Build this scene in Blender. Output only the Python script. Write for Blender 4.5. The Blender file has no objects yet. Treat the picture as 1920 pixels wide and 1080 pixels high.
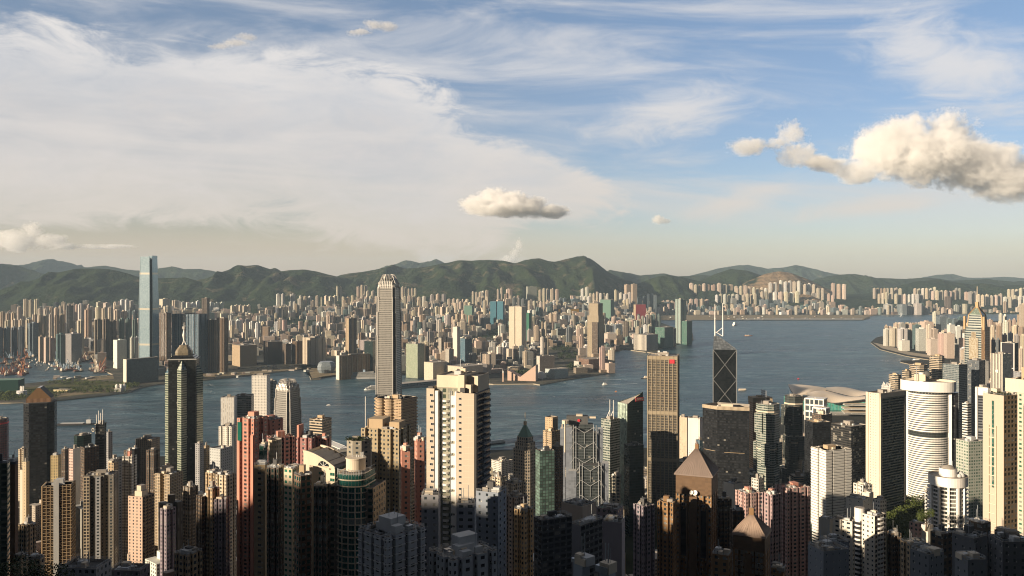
import bpy, math, random
from mathutils import Vector, Matrix, noise
R = math.radians
SC = bpy.context.scene
COL = SC.collection
# ------------------------------------------------------------------ camera, sun, sky, exposure
F, HX, HY, H = 1604.0, 960.0, 515.0, 411.0      # focal length (px of a 1920 frame), horizon column / row, eye height above the sea
cam = bpy.data.cameras.new('camera'); camo = bpy.data.objects.new('camera', cam); COL.objects.link(camo)
cam.sensor_width = 36.0; cam.lens = 36.0 * F / 1920.0
cam.shift_y = -(540.0 - HY) / 1920.0
cam.clip_start = 1.0; cam.clip_end = 200000.0
camo.location = (0, 0, H); camo.rotation_euler = (R(90), 0, 0)
SC.camera = camo
SUN_EL = R(14.0); SUN_H = Vector((-0.84, -0.54, 0)).normalized()
SUN_DIR = Vector((SUN_H.x * math.cos(SUN_EL), SUN_H.y * math.cos(SUN_EL), math.sin(SUN_EL)))
sl = bpy.data.lights.new('sun', 'SUN'); slo = bpy.data.objects.new('sun', sl); COL.objects.link(slo)
sl.energy = 5.0; sl.angle = R(0.5); sl.color = (1.0, 0.82, 0.60)
slo.rotation_euler = (-SUN_DIR).to_track_quat('-Z', 'Y').to_euler()
slo.location = (0, 0, 3000)
SC.view_settings.view_transform = 'Standard'; SC.view_settings.look = 'None'
SC.view_settings.exposure = 0.80; SC.view_settings.gamma = 1.0; SC.view_settings.use_curve_mapping = False
SC.cycles.max_bounces = 9; SC.cycles.diffuse_bounces = 2; SC.cycles.glossy_bounces = 2
SC.cycles.transmission_bounces = 2; SC.cycles.transparent_max_bounces = 6; SC.cycles.volume_bounces = 9
SC.cycles.volume_step_rate = 1.0; SC.cycles.volume_max_steps = 256
SC.cycles.use_denoising = True; SC.cycles.pixel_filter_type = 'BLACKMAN_HARRIS'; SC.cycles.filter_width = 1.1
SC.cycles.caustics_reflective = False; SC.cycles.caustics_refractive = False


class NT:
    """small helper that writes node expressions"""
    def __init__(s, tree):
        s.t = tree; s.n = tree.nodes; s.l = tree.links
    def node(s, kind, **kw):
        n = s.n.new(kind)
        for k, v in kw.items():
            setattr(n, k, v)
        return n
    def put(s, sock, v):
        if hasattr(v, 'is_linked') or isinstance(v, bpy.types.NodeSocket):
            s.l.new(v, sock)
        elif v is not None:
            if isinstance(v, (tuple, list)) and len(v) == 3 and sock.type == 'RGBA':
                v = (*v, 1.0)
            sock.default_value = v
    def m(s, op, a, b=None, c=None, clamp=False):
        n = s.node('ShaderNodeMath', operation=op); n.use_clamp = clamp
        s.put(n.inputs[0], a)
        if b is not None: s.put(n.inputs[1], b)
        if c is not None: s.put(n.inputs[2], c)
        return n.outputs[0]
    def vm(s, op, a, b=None):
        n = s.node('ShaderNodeVectorMath', operation=op)
        s.put(n.inputs[0], a)
        if b is not None: s.put(n.inputs[1], b)
        return n.outputs['Value'] if op in ('DOT_PRODUCT', 'LENGTH') else n.outputs[0]
    def mix(s, f, a, b, blend='MIX'):
        n = s.node('ShaderNodeMix', data_type='RGBA', blend_type=blend)
        n.clamp_factor = True
        s.put(n.inputs[0], f); s.put(n.inputs[6], a); s.put(n.inputs[7], b)
        return n.outputs[2]
    def sstep(s, v, lo, hi, a=0.0, b=1.0):
        n = s.node('ShaderNodeMapRange', interpolation_type='SMOOTHSTEP')
        for i, x in enumerate((v, lo, hi, a, b)): s.put(n.inputs[i], x)
        return n.outputs[0]
    def lin(s, v, lo, hi, a=0.0, b=1.0):
        n = s.node('ShaderNodeMapRange'); n.clamp = True
        for i, x in enumerate((v, lo, hi, a, b)): s.put(n.inputs[i], x)
        return n.outputs[0]
    def noise(s, vec, scale, detail=4.0, rough=0.55, dist=0.0):
        n = s.node('ShaderNodeTexNoise')
        if vec is not None: s.put(n.inputs['Vector'], vec)
        n.inputs['Scale'].default_value = scale; n.inputs['Detail'].default_value = detail
        n.inputs['Roughness'].default_value = rough; n.inputs['Distortion'].default_value = dist
        return n.outputs['Fac']
    def xyz(s, x, y, z=0.0):
        n = s.node('ShaderNodeCombineXYZ')
        for i, v in enumerate((x, y, z)): s.put(n.inputs[i], v)
        return n.outputs[0]
    def sep(s, v):
        n = s.node('ShaderNodeSeparateXYZ'); s.put(n.inputs[0], v); return n.outputs


def build_world():
    w = bpy.data.worlds.new('World'); SC.world = w; w.use_nodes = True
    q = NT(w.node_tree); q.n.clear()
    sky = q.node('ShaderNodeTexSky', sky_type='NISHITA')
    sky.sun_disc = False; sky.sun_elevation = SUN_EL
    sky.sun_rotation = math.atan2(SUN_H.x, SUN_H.y)
    sky.altitude = 400; sky.air_density = 1.0; sky.dust_density = 0.6; sky.ozone_density = 1.6
    d = q.node('ShaderNodeTexCoord').outputs['Generated']
    x, y, z = q.sep(d)
    az = q.m('MULTIPLY', q.m('ARCTAN2', x, y), 57.29578)           # degrees to the right of north
    el = q.m('MULTIPLY', q.m('ARCSINE', z), 57.29578)              # degrees above the horizon
    col = sky.outputs[0]
    # evening gradient: bluer overhead, warmer air low down
    col = q.mix(1.0, col, q.mix(q.sstep(el, 1.0, 24.0), q.mix(q.sstep(az, -22.0, 18.0), (1.05, 0.86, 0.88), (0.90, 0.86, 1.02)), (0.66, 0.88, 1.06)), 'MULTIPLY')
    col = q.mix(1.0, col, q.mix(q.sstep(el, 16.0, 42.0), (1, 1, 1), (0.065, 0.07, 0.085)), 'MULTIPLY')  # sky above the view dimmed hard to weaken fill light in the shade
    streak = q.noise(q.xyz(q.m('MULTIPLY', az, 0.05), q.m('MULTIPLY', el, 0.16), 1.7), 1.6, 8.0, 0.62, 0.6)
    fine = q.noise(q.xyz(q.m('MULTIPLY', az, 0.10), q.m('MULTIPLY', el, 0.26), 5.1), 2.2, 9.0, 0.66, 0.9)
    def blob(a0, e0, ra, re, tilt=0.0):
        ax = q.m('SUBTRACT', az, a0); ey = q.m('SUBTRACT', el, e0)
        c, s_ = math.cos(R(tilt)), math.sin(R(tilt))
        u = q.m('DIVIDE', q.m('ADD', q.m('MULTIPLY', ax, c), q.m('MULTIPLY', ey, s_)), ra)
        v = q.m('DIVIDE', q.m('SUBTRACT', q.m('MULTIPLY', ey, c), q.m('MULTIPLY', ax, s_)), re)
        return q.m('SUBTRACT', 1.0, q.m('SQRT', q.m('ADD', q.m('MULTIPLY', u, u), q.m('MULTIPLY', v, v))))
    def union(bs):
        r = bs[0]
        for b in bs[1:]: r = q.m('SMOOTH_MAX', r, b, 0.12)
        return r
    white = q.mix(q.sstep(el, 2.0, 14.0), (6.3, 5.6, 4.95), (7.1, 6.75, 6.5))
    # the wide anvil of high cloud over the left half of the view
    anv = union([blob(-20.5, 8.6, 14.5, 6.4, -4), blob(-9.5, 7.6, 12.5, 6.6, -20), blob(0.0, 6.2, 8.8, 2.6, -14), blob(-30, 8.2, 11, 6.6, 0)])
    f = q.m('ADD', anv, q.m('ADD', q.m('MULTIPLY', q.m('SUBTRACT', streak, 0.5), 0.60), q.m('MULTIPLY', q.m('SUBTRACT', fine, 0.5), 0.95)))
    dens = q.sstep(f, 0.0, 0.30, 0.0, 0.86)
    dens = q.m('MULTIPLY', dens, q.lin(q.m('ADD', q.m('MULTIPLY', streak, .5), q.m('MULTIPLY', fine, .5)), 0.34, 0.66, 0.60, 1.15), clamp=True)
    col = q.mix(dens, col, q.mix(q.sstep(f, 0.28, 0.95), white, (5.95, 5.6, 5.4)))
    # thin veils elsewhere
    veil = q.noise(q.xyz(q.m('MULTIPLY', q.m('ADD', az, q.m('MULTIPLY', el, 1.6)), 0.035), q.m('MULTIPLY', el, 0.20), 9.3), 1.5, 8.0, 0.6, 0.7)
    vmask = q.m('MULTIPLY', q.sstep(veil, 0.40, 0.70), q.sstep(el, 1.0, 6.0))
    col = q.mix(q.m('MULTIPLY', vmask, 0.62), col, white)
    col = q.mix(q.sstep(el, 3.0, 14.0, 0.02, 0.16), col, (5.2, 5.3, 5.6))
    wisp = union([blob(14.5, 4.6, 5.6, 1.3, 14), blob(10.5, 10.6, 7.5, 2.4, 10), blob(27, 12.5, 7, 3.2, -22), blob(23, 4.2, 7, 0.9, 4)])
    wf = q.m('ADD', wisp, q.m('MULTIPLY', q.m('SUBTRACT', fine, 0.5), 1.5))
    col = q.mix(q.sstep(wf, 0.05, 0.9, 0.0, 0.72), col, white)
    # warm low bank along the horizon on the left
    low = q.m('MULTIPLY', q.sstep(el, 3.6, 0.6), q.sstep(az, 14.0, -20.0, 0.25, 1.0))
    col = q.mix(q.m('MULTIPLY', low, 0.55), col, (5.6, 4.75, 3.95))
    # added dimming of the sky beside and behind the viewpoint, to weaken fill light
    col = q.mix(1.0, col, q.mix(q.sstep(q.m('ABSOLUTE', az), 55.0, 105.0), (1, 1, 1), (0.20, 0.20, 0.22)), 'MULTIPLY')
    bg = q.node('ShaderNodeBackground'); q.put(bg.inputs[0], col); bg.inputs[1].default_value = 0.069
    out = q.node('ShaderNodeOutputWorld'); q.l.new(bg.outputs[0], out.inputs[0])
build_world()


# ------------------------------------------------------------------ measuring: a point of the view at a known distance
def gx(px, Y): return (px - HX) * Y / F
def gz(py, Y): return H - (py - HY) * Y / F
def sea(px, py, z=0.0):
    Y = (H - z) * F / (py - HY)
    return Vector((gx(px, Y), Y))
def clampf(v, a, b): return max(a, min(b, v))
def interp(pts, x):
    if x <= pts[0][0]: return pts[0][1]
    for (a, b), (c, d) in zip(pts, pts[1:]):
        if x <= c: return b + (d - b) * (x - a) / (c - a)
    return pts[-1][1]
def smooth(a, b, x):
    t = clampf((x - a) / (b - a), 0, 1); return t * t * (3 - 2 * t)


def tag(o, label=None, cat=None, group=None, kind=None):
    if label: o['label'] = label
    if cat: o['category'] = cat
    if group: o['group'] = group
    if kind: o['kind'] = kind
    return o


class MB:
    """collects polygons (with facade coordinates and a tint) for ONE mesh object"""
    def __init__(s, *mats):
        s.v = []; s.f = []; s.m = []; s.uv = []; s.t = []; s.mats = list(mats); s.sm = []
    def mi(s, mat):
        if mat not in s.mats: s.mats.append(mat)
        return s.mats.index(mat)
    def face(s, pts, mat, uvs=None, tint=(.5, .5, .5), sm=False):
        b = len(s.v); s.v.extend([tuple(p) for p in pts]); s.f.append(tuple(range(b, b + len(pts))))
        s.m.append(s.mi(mat)); s.uv.append(uvs or [(0.5, 0.5)] * len(pts)); s.t.append(tint); s.sm.append(sm)
    def mesh(s, verts, faces, mat, tint=(.5, .5, .5), sm=False):
        b = len(s.v); s.v.extend([tuple(p) for p in verts]); k = s.mi(mat)
        for f in faces:
            s.f.append(tuple(i + b for i in f)); s.m.append(k); s.uv.append([(0.5, 0.5)] * len(f)); s.t.append(tint); s.sm.append(sm)
    def prism(s, poly, z0, z1, mat, top=None, bay=3.5, fl=3.2, tint=(.5, .5, .5), ttop=None, bottom=False, mats=None, poly1=None):
        """walls of a polygon (counter-clockwise) from z0 to z1; poly1 = outline at the top; mats = a material per side"""
        n = len(poly); p1 = poly1 or poly
        for i in range(n):
            a, b = poly[i], poly[(i + 1) % n]; c, d = p1[(i + 1) % n], p1[i]
            L = math.hypot(b[0] - a[0], b[1] - a[1])
            k = max(1, round(L / bay)); v0 = (z0 - z1) / fl
            s.face([(a[0], a[1], z0), (b[0], b[1], z0), (c[0], c[1], z1), (d[0], d[1], z1)],
                   mats[i % len(mats)] if mats else mat, [(0, v0), (k, v0), (k, 0), (0, 0)], tint)
        if top is not None: s.face([(p[0], p[1], z1) for p in p1], top, None, ttop or tint)
        if bottom: s.face([(p[0], p[1], z0) for p in reversed(poly)], top or mat, None, tint)
    def box(s, cx, cy, z0, sx, sy, h, mat, rot=0.0, tint=(.5, .5, .5), bottom=True):
        s.prism(rect(sx, sy, rot, cx, cy), z0, z0 + h, mat, mat, tint=tint, bottom=bottom)
    def bar(s, a, b, w, mat, d=None):
        a, b = Vector(a), Vector(b); ax = (b - a)
        if ax.length < 1e-6: return
        up = Vector((0, 0, 1)) if abs(ax.normalized().z) < .95 else Vector((1, 0, 0))
        u = ax.cross(up).normalized(); w2 = (d or w) / 2; t = u.cross(ax).normalized()
        c = [u * w / 2 + t * w2, -u * w / 2 + t * w2, -u * w / 2 - t * w2, u * w / 2 - t * w2]
        V = [a + k for k in c] + [b + k for k in c]
        s.mesh(V, [(0, 1, 2, 3), (7, 6, 5, 4), (0, 4, 5, 1), (1, 5, 6, 2), (2, 6, 7, 3), (3, 7, 4, 0)], mat)
    def tube(s, pts, r, mat, n=8, cap=True):
        rs = r if isinstance(r, (list, tuple)) else [r] * len(pts)
        V = []; P = [Vector(p) for p in pts]
        for i, p in enumerate(P):
            ax = (P[min(i + 1, len(P) - 1)] - P[max(i - 1, 0)]).normalized()
            up = Vector((0, 0, 1)) if abs(ax.z) < .9 else Vector((1, 0, 0))
            u = ax.cross(up).normalized(); t = ax.cross(u).normalized()
            for k in range(n):
                a = 2 * math.pi * k / n; V.append(p + (u * math.cos(a) + t * math.sin(a)) * rs[i])
        Fc = [(i * n + k, i * n + (k + 1) % n, (i + 1) * n + (k + 1) % n, (i + 1) * n + k) for i in range(len(P) - 1) for k in range(n)]
        if cap: Fc += [tuple(range(n)), tuple(range((len(P) - 1) * n, len(P) * n))]
        s.mesh(V, Fc, mat, sm=False)
    def lathe(s, prof, mat, n=20, cx=0, cy=0, sy=1.0, tint=(.5, .5, .5), sm=True, cap=True):
        V = [(cx + r * math.cos(2 * math.pi * k / n), cy + sy * r * math.sin(2 * math.pi * k / n), z) for r, z in prof for k in range(n)]
        Fc = [(i * n + k, i * n + (k + 1) % n, (i + 1) * n + (k + 1) % n, (i + 1) * n + k) for i in range(len(prof) - 1) for k in range(n)]
        s.mesh(V, Fc, mat, tint, sm)
        if cap: s.mesh([V[i] for i in range((len(prof) - 1) * n, len(prof) * n)], [tuple(range(n))], mat, tint)
    def build(s, name, parent=None, loc=None, rot=0.0):
        me = bpy.data.meshes.new(name); me.from_pydata(s.v, [], s.f)
        for m in s.mats: me.materials.append(m)
        me.polygons.foreach_set('material_index', s.m)
        me.polygons.foreach_set('use_smooth', s.sm)
        uv = me.uv_layers.new(name='facade')
        uv.data.foreach_set('uv', [c for f in s.uv for p in f for c in p])
        at = me.attributes.new('tint', 'FLOAT_COLOR', 'FACE')
        at.data.foreach_set('color', [c for t in s.t for c in (*t[:3], 1.0)])
        me.update()
        o = bpy.data.objects.new(name, me); COL.objects.link(o)
        if parent is not None: o.parent = parent
        if loc is not None: o.location = loc
        o.rotation_euler.z = rot
        return o


def rect(w, d, rot=0.0, cx=0.0, cy=0.0):
    c, s = math.cos(rot), math.sin(rot)
    return [(cx + x * c - y * s, cy + x * s + y * c) for x, y in ((-w / 2, -d / 2), (w / 2, -d / 2), (w / 2, d / 2), (-w / 2, d / 2))]
def turn(poly, rot, cx=0.0, cy=0.0):
    c, s = math.cos(rot), math.sin(rot)
    return [(cx + x * c - y * s, cy + x * s + y * c) for x, y in poly]
def scale(poly, k, cx=0, cy=0): return [(cx + (x - cx) * k, cy + (y - cy) * k) for x, y in poly]
def offset(poly, d):
    """outline moved outwards by d (mitred)"""
    n = len(poly); out = []
    for i in range(n):
        p0, p1, p2 = Vector(poly[i - 1]), Vector(poly[i]), Vector(poly[(i + 1) % n])
        e1 = (p1 - p0).normalized(); e2 = (p2 - p1).normalized()
        n1 = Vector((e1.y, -e1.x)); n2 = Vector((e2.y, -e2.x)); b = n1 + n2
        if b.length < 1e-5: b = n1
        b.normalize(); k = d / max(0.35, b.dot(n1)); q = p1 + b * k; out.append((q.x, q.y))
    return out
def ring(n, rx, ry=None, a0=0.0, a1=360.0, closed=True):
    ry = ry or rx
    return [(rx * math.cos(R(a0 + (a1 - a0) * i / (n if closed else n - 1))), ry * math.sin(R(a0 + (a1 - a0) * i / (n if closed else n - 1)))) for i in range(n)]


# ------------------------------------------------------------------ materials
MATS = {}
def newmat(name):
    m = bpy.data.materials.new(name); m.use_nodes = True
    q = NT(m.node_tree); q.n.clear()
    b = q.node('ShaderNodeBsdfPrincipled'); o = q.node('ShaderNodeOutputMaterial'); q.l.new(b.outputs[0], o.inputs[0])
    MATS[name] = m
    return m, q, b, o
def plain(name, col, rough=0.75, metal=0.0, var=0.18, scale=0.25, spec=0.4):
    if name in MATS: return MATS[name]
    m, q, b, o = newmat(name)
    P = q.node('ShaderNodeNewGeometry').outputs['Position']
    n = q.noise(q.vm('MULTIPLY', P, (1, 1, 0.35)), scale, 5.0, 0.62)
    c = q.mix(n, tuple(x * (1 - var) for x in col), tuple(min(1, x * (1 + var)) for x in col))
    q.put(b.inputs['Base Color'], c); b.inputs['Roughness'].default_value = rough
    b.inputs['Metallic'].default_value = metal; b.inputs['Specular IOR Level'].default_value = spec
    return m
def facade(name, wall, glass=(.03, .04, .05), wf=.6, hf=.55, rough=.85, grough=.12, gvar=.5, curtain=.14, metal=0.0, gmetal=0.0, joint=0.0,
           tinted=False, vo=0.0, bump=.0, wallvar=.27, spec=.5, band=None, second=None):
    """outer wall with a grid of windows; one unit of the facade coordinates is one bay by one storey"""
    if name in MATS: return MATS[name]
    m, q, b, o = newmat(name)
    u, v, _ = q.sep(q.node('ShaderNodeUVMap', uv_map='facade').outputs[0])
    fu = q.m('FRACT', u); fv = q.m('FRACT', q.m('ADD', v, vo))
    cell = q.xyz(q.m('FLOOR', u), q.m('FLOOR', q.m('ADD', v, vo)), 0.0)
    wn = q.node('ShaderNodeTexWhiteNoise', noise_dimensions='3D')
    oi = q.node('ShaderNodeObjectInfo').outputs['Random']
    q.put(wn.inputs[0], q.vm('ADD', cell, q.xyz(oi, q.m('MULTIPLY', oi, 7.3), 0.0)))
    r = wn.outputs['Value']
    homes = 0 < wf < 1 and 0 < hf < 1 and not tinted and curtain > 0
    if homes:
        c1, c2, c3 = q.sep(wn.outputs['Color'])
    du = q.m('ABSOLUTE', q.m('SUBTRACT', fu, .5)); dv = q.m('ABSOLUTE', q.m('SUBTRACT', fv, .5))
    mu = (q.m('LESS_THAN', du, q.m('MULTIPLY', wf / 2, q.m('ADD', .80, q.m('MULTIPLY', c2, .28)))) if homes else q.m('LESS_THAN', du, wf / 2)) if wf < 1 else None
    mv = q.m('LESS_THAN', dv, hf / 2) if hf < 1 else None
    mask = q.m('MULTIPLY', mu, mv) if (mu is not None and mv is not None) else (mu if mu is not None else mv if mv is not None else 1.0)
    if joint and wf >= 1:                                        # fine mullions inside a ribbon of glass
        mask = q.m('MULTIPLY', mask, q.m('GREATER_THAN', fu, joint))
    g = q.mix(q.m('MULTIPLY', r, gvar), glass, tuple(min(1, c * 3.0 + .012) for c in glass))
    if curtain:
        g = q.mix(q.m('MULTIPLY', q.m('GREATER_THAN', r, 1.0 - curtain), .55), g, (.36, .34, .30))
    P = q.node('ShaderNodeNewGeometry').outputs['Position']
    dn = q.m('ADD', q.m('MULTIPLY', q.noise(q.vm('MULTIPLY', P, (1, 1, .22)), .16, 5.0, .65), .55), q.m('MULTIPLY', q.noise(q.vm('MULTIPLY', P, (1, 1, .06)), .9, 3.0, .6), .45))
    if tinted:
        w = q.node('ShaderNodeAttribute', attribute_name='tint').outputs[0]
    else:
        w = wall
    if second:
        w = q.mix(q.m('LESS_THAN', q.m('FRACT', q.m('MULTIPLY', u, .5)), .5), w, second)
    wc = q.mix(1.0, w, q.mix(dn, (1 - wallvar,) * 3, (1 + wallvar * .55,) * 3), 'MULTIPLY')
    if homes:                                                    # air conditioners hung beside some of the windows
        ax = q.m('LESS_THAN', q.m('ABSOLUTE', q.m('SUBTRACT', fu, min(.93, .5 + wf / 2 + .08))), .065)
        ay = q.m('LESS_THAN', q.m('ABSOLUTE', q.m('SUBTRACT', fv, q.m('ADD', .22, q.m('MULTIPLY', c1, .2)))), .09)
        wc = q.mix(q.m('MULTIPLY', q.m('MULTIPLY', ax, ay), q.m('GREATER_THAN', c3, .45)), wc, (.46, .45, .42))
    if band:                                                     # service floors: every n storeys, at an offset, another colour
        every, at, bc = band
        wm = q.m('LESS_THAN', q.m('ABSOLUTE', q.m('SUBTRACT', q.m('FLOORED_MODULO', v, float(every)), float(at))), .9)
        wc = q.mix(wm, wc, bc); mask = q.m('MULTIPLY', mask, q.m('SUBTRACT', 1.0, q.m('MULTIPLY', wm, .8)))
    q.put(b.inputs['Base Color'], q.mix(mask, wc, g))
    q.put(b.inputs['Roughness'], q.m('ADD', rough, q.m('MULTIPLY', mask, grough - rough)))
    if metal or gmetal:
        q.put(b.inputs['Metallic'], q.m('ADD', metal, q.m('MULTIPLY', mask, gmetal - metal)))
    b.inputs['Specular IOR Level'].default_value = spec
    if bump:
        bp = q.node('ShaderNodeBump', invert=True); bp.inputs['Strength'].default_value = 1.0; bp.inputs['Distance'].default_value = bump
        q.put(bp.inputs['Height'], mask); q.l.new(bp.outputs[0], b.inputs['Normal'])
    return m


# ------------------------------------------------------------------ setting: sea, land, hills, air, clouds
def water_mat():
    m, q, b, o = newmat('sea_water')
    P = q.node('ShaderNodeNewGeometry').outputs['Position']
    big = q.noise(q.vm('MULTIPLY', P, (.0012, .0032, 0)), 1.0, 6.0, .6, 1.2)
    mid = q.noise(q.vm('MULTIPLY', P, (.006, .016, 0)), 1.0, 7.0, .62, 1.6)
    small = q.noise(q.vm('MULTIPLY', P, (.05, .09, 0)), 1.0, 5.0, .6, .5)
    k = q.m('ADD', q.m('MULTIPLY', big, .55), q.m('MULTIPLY', mid, .45))
    q.put(b.inputs['Base Color'], q.mix(q.sstep(k, .36, .66), (.014, .044, .066), (.048, .112, .150)))
    q.put(b.inputs['Roughness'], q.lin(k, .35, .65, .24, .42))
    b.inputs['IOR'].default_value = 1.33; b.inputs['Specular IOR Level'].default_value = .36
    run = q.noise(q.vm('MULTIPLY', P, (.0016, .0052, 0)), 1.0, 8.0, .66, 2.4)
    line = q.sstep(q.m('ABSOLUTE', q.m('SUBTRACT', run, .5)), .045, .0, 0.0, 1.0)
    bc = b.inputs['Base Color'].links[0].from_socket
    q.put(b.inputs['Base Color'], q.mix(q.m('MULTIPLY', line, q.sstep(big, .40, .58, .10, .75)), bc, (.17, .25, .29)))
    h = q.m('ADD', q.m('MULTIPLY', small, .55), q.m('ADD', q.m('MULTIPLY', mid, 3.5), q.m('MULTIPLY', big, 2.0)))
    bp = q.node('ShaderNodeBump'); bp.inputs['Strength'].default_value = .8; bp.inputs['Distance'].default_value = 6.0
    q.put(bp.inputs['Height'], h); q.l.new(bp.outputs[0], b.inputs['Normal'])
    return m
def ground_mat(name, a, b_, c, sc=.01):
    m, q, b, o = newmat(name)
    P = q.node('ShaderNodeNewGeometry').outputs['Position']
    n1 = q.noise(P, sc, 6.0, .62); n2 = q.noise(P, sc * 9, 4.0, .6)
    col = q.mix(q.sstep(n1, .42, .58), a, b_)
    col = q.mix(q.m('MULTIPLY', q.sstep(n2, .45, .7), .7), col, c)
    q.put(b.inputs['Base Color'], col); b.inputs['Roughness'].default_value = .95; b.inputs['Specular IOR Level'].default_value = .1
    return m
def hill_mat(name, rock=.10, bare=0.0):
    m, q, b, o = newmat(name)
    P = q.node('ShaderNodeNewGeometry').outputs['Position']
    n1 = q.noise(P, .0022, 7.0, .65); n2 = q.noise(P, .016, 5.0, .7); n3 = q.noise(q.vm('ADD', P, (900, 0, 0)), .0045, 6.0, .7, .6)
    c = q.mix(q.sstep(n1, .36, .64), (.013, .027, .013), (.030, .046, .018))
    c = q.mix(q.m('MULTIPLY', q.sstep(n2, .42, .66), .5), c, (.050, .064, .026))
    n4 = q.noise(P, .055, 3.0, .7)
    c = q.mix(1.0, c, q.mix(q.sstep(n4, .3, .7), (.62, .66, .62), (1.3, 1.28, 1.2)), 'MULTIPLY')
    c = q.mix(q.sstep(n3, .70 - rock, .80 - rock, 0, .75), c, (.17, .135, .09))
    if bare:
        z = q.sep(P)[2]
        st = q.m('FRACT', q.m('ADD', q.m('DIVIDE', z, 17.0), q.m('MULTIPLY', n1, 1.2)))
        c = q.mix(q.m('MULTIPLY', q.sstep(n1, .30, .42), bare), c, q.mix(q.m('GREATER_THAN', st, .55), (.30, .21, .13), (.17, .125, .075)))
    q.put(b.inputs['Base Color'], c); b.inputs['Roughness'].default_value = .95; b.inputs['Specular IOR Level'].default_value = .1
    bp = q.node('ShaderNodeBump'); bp.inputs['Strength'].default_value = .9; bp.inputs['Distance'].default_value = 60.0
    q.put(bp.inputs['Height'], q.m('ADD', n2, q.m('MULTIPLY', n1, 2.0))); q.l.new(bp.outputs[0], b.inputs['Normal'])
    return m
M_WATER = water_mat()
M_LAND = ground_mat('city_ground', (.13, .115, .095), (.06, .06, .055), (.05, .065, .03), .012)
M_ISLE = ground_mat('island_ground', (.035, .035, .033), (.05, .047, .042), (.02, .03, .014), .02)
M_GRASS = ground_mat('rough_grass', (.075, .085, .03), (.13, .12, .05), (.03, .045, .018), .02)
M_SAND = ground_mat('bare_earth', (.30, .235, .15), (.24, .19, .125), (.12, .12, .06), .02)
M_HILL = hill_mat('hill_scrub'); M_HILL_ROCK = hill_mat('hill_scrub_rocky', .17); M_QUARRY = hill_mat('quarry_slope', .1, 1.0)
M_STONE = plain('sea_wall_stone', (.34, .29, .22), .9)
M_CONC = plain('concrete', (.30, .29, .27), .9); M_DARK = plain('dark_metal', (.03, .03, .032), .5)
M_WHITE = plain('white_paint', (.78, .75, .70), .6, var=.08); M_LGREY = plain('pale_grey', (.50, .50, .49), .7)
M_ROOF = plain('roof_screed', (.30, .27, .235), .9, var=.35, scale=.2); M_ROOFD = plain('roof_dark', (.09, .09, .09), .9, var=.4, scale=.2)
M_CREAM = plain('cream_render', (.62, .53, .41), .85); M_TAN = plain('tan_render', (.44, .33, .21), .85)
M_PINK = plain('coral_render', (.56, .26, .19), .85); M_STEEL = plain('grey_steel', (.42, .44, .46), .45, .5)
M_RED = plain('red_panel', (.55, .035, .05), .5); M_GREEN = plain('green_copper', (.16, .27, .21), .7)
M_BROWN = plain('brown_tile', (.22, .125, .055), .7); M_LEAD = plain('seamed_roof', (.215, .165, .14), .6)


def sheet(name, pts, z, mat, skirt=None, sm=None, label=None):
    mb = MB(mat)
    mb.face([(p[0], p[1], z) for p in pts], mat)
    if skirt is not None:
        n = len(pts)
        for i in range(n):
            a, b = pts[i], pts[(i + 1) % n]
            mb.face([(b[0], b[1], z), (a[0], a[1], z), (a[0], a[1], skirt), (b[0], b[1], skirt)], sm or mat)
    o = mb.build(name); tag(o, label, None, None, 'structure')
    return o
def ccw(p):
    a = sum(p[i - 1][0] * p[i][1] - p[i][0] * p[i - 1][1] for i in range(len(p)))
    return p if a > 0 else p[::-1]

sheet('sea', [(-26000, -3000), (26000, -3000), (26000, 26000), (-26000, 26000)], 0.0, M_WATER)

K_PX = [(-500, 662), (-60, 660), (40, 656), (130, 660), (165, 668), (186, 682), (196, 697), (212, 704), (150, 709), (60, 720), (-10, 726), (-90, 728), (-110, 760),
        (20, 757), (100, 753), (180, 745), (240, 737), (262, 728), (295, 722), (365, 716), (430, 709), (500, 701), (575, 692), (583, 713), (600, 712),
        (604, 708), (690, 697), (705, 702), (765, 702), (835, 714), (925, 722), (1000, 721), (1012, 723), (1060, 714), (1150, 699), (1153, 692),
        (1145, 677), (1142, 662), (1170, 656), (1232, 664), (1236, 655), (1300, 639), (1299, 626), (1262, 614), (1232, 603), (1236, 600.5), (1620, 600.5), (1632, 596.5),
        (1627, 593), (1652, 591), (1760, 590), (1830, 588.5), (2500, 586)]
KPOLY = [tuple(sea(*p)) for p in K_PX] + [(16000, 9000), (16000, 24500), (-16000, 24500), (-16000, 5600)]
KPOLY = ccw(KPOLY)
kow = sheet('kowloon_land', KPOLY, 4.0, M_LAND, -1.0, M_STONE)
kow.name = 'land_across_the_water'
I_PX = [(-300, 862), (300, 858), (620, 852), (925, 846), (1210, 842), (1400, 836), (1440, 800), (1476, 774), (1560, 763), (1650, 770), (1668, 742), (1700, 712), (1752, 694),
        (1688, 680), (1690, 677), (1745, 676), (1700, 669), (1650, 656), (1632, 643), (1642, 634), (1672, 626), (1722, 618), (1752, 612), (1802, 604), (1960, 600), (2500, 599)]
IPOLY = [tuple(sea(*p)) for p in I_PX] + [(9000, -2000), (-4500, -2000), (-4500, 1850)]
IPOLY = ccw(IPOLY)
sheet('island_land', IPOLY, 3.0, M_ISLE, -1.0, M_STONE)
def inside(poly, x, y):
    c = False; n = len(poly); j = n - 1
    for i in range(n):
        xi, yi = poly[i]; xj, yj = poly[j]
        if (yi > y) != (yj > y) and x < (xj - xi) * (y - yi) / (yj - yi) + xi: c = not c
        j = i
    return c

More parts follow.
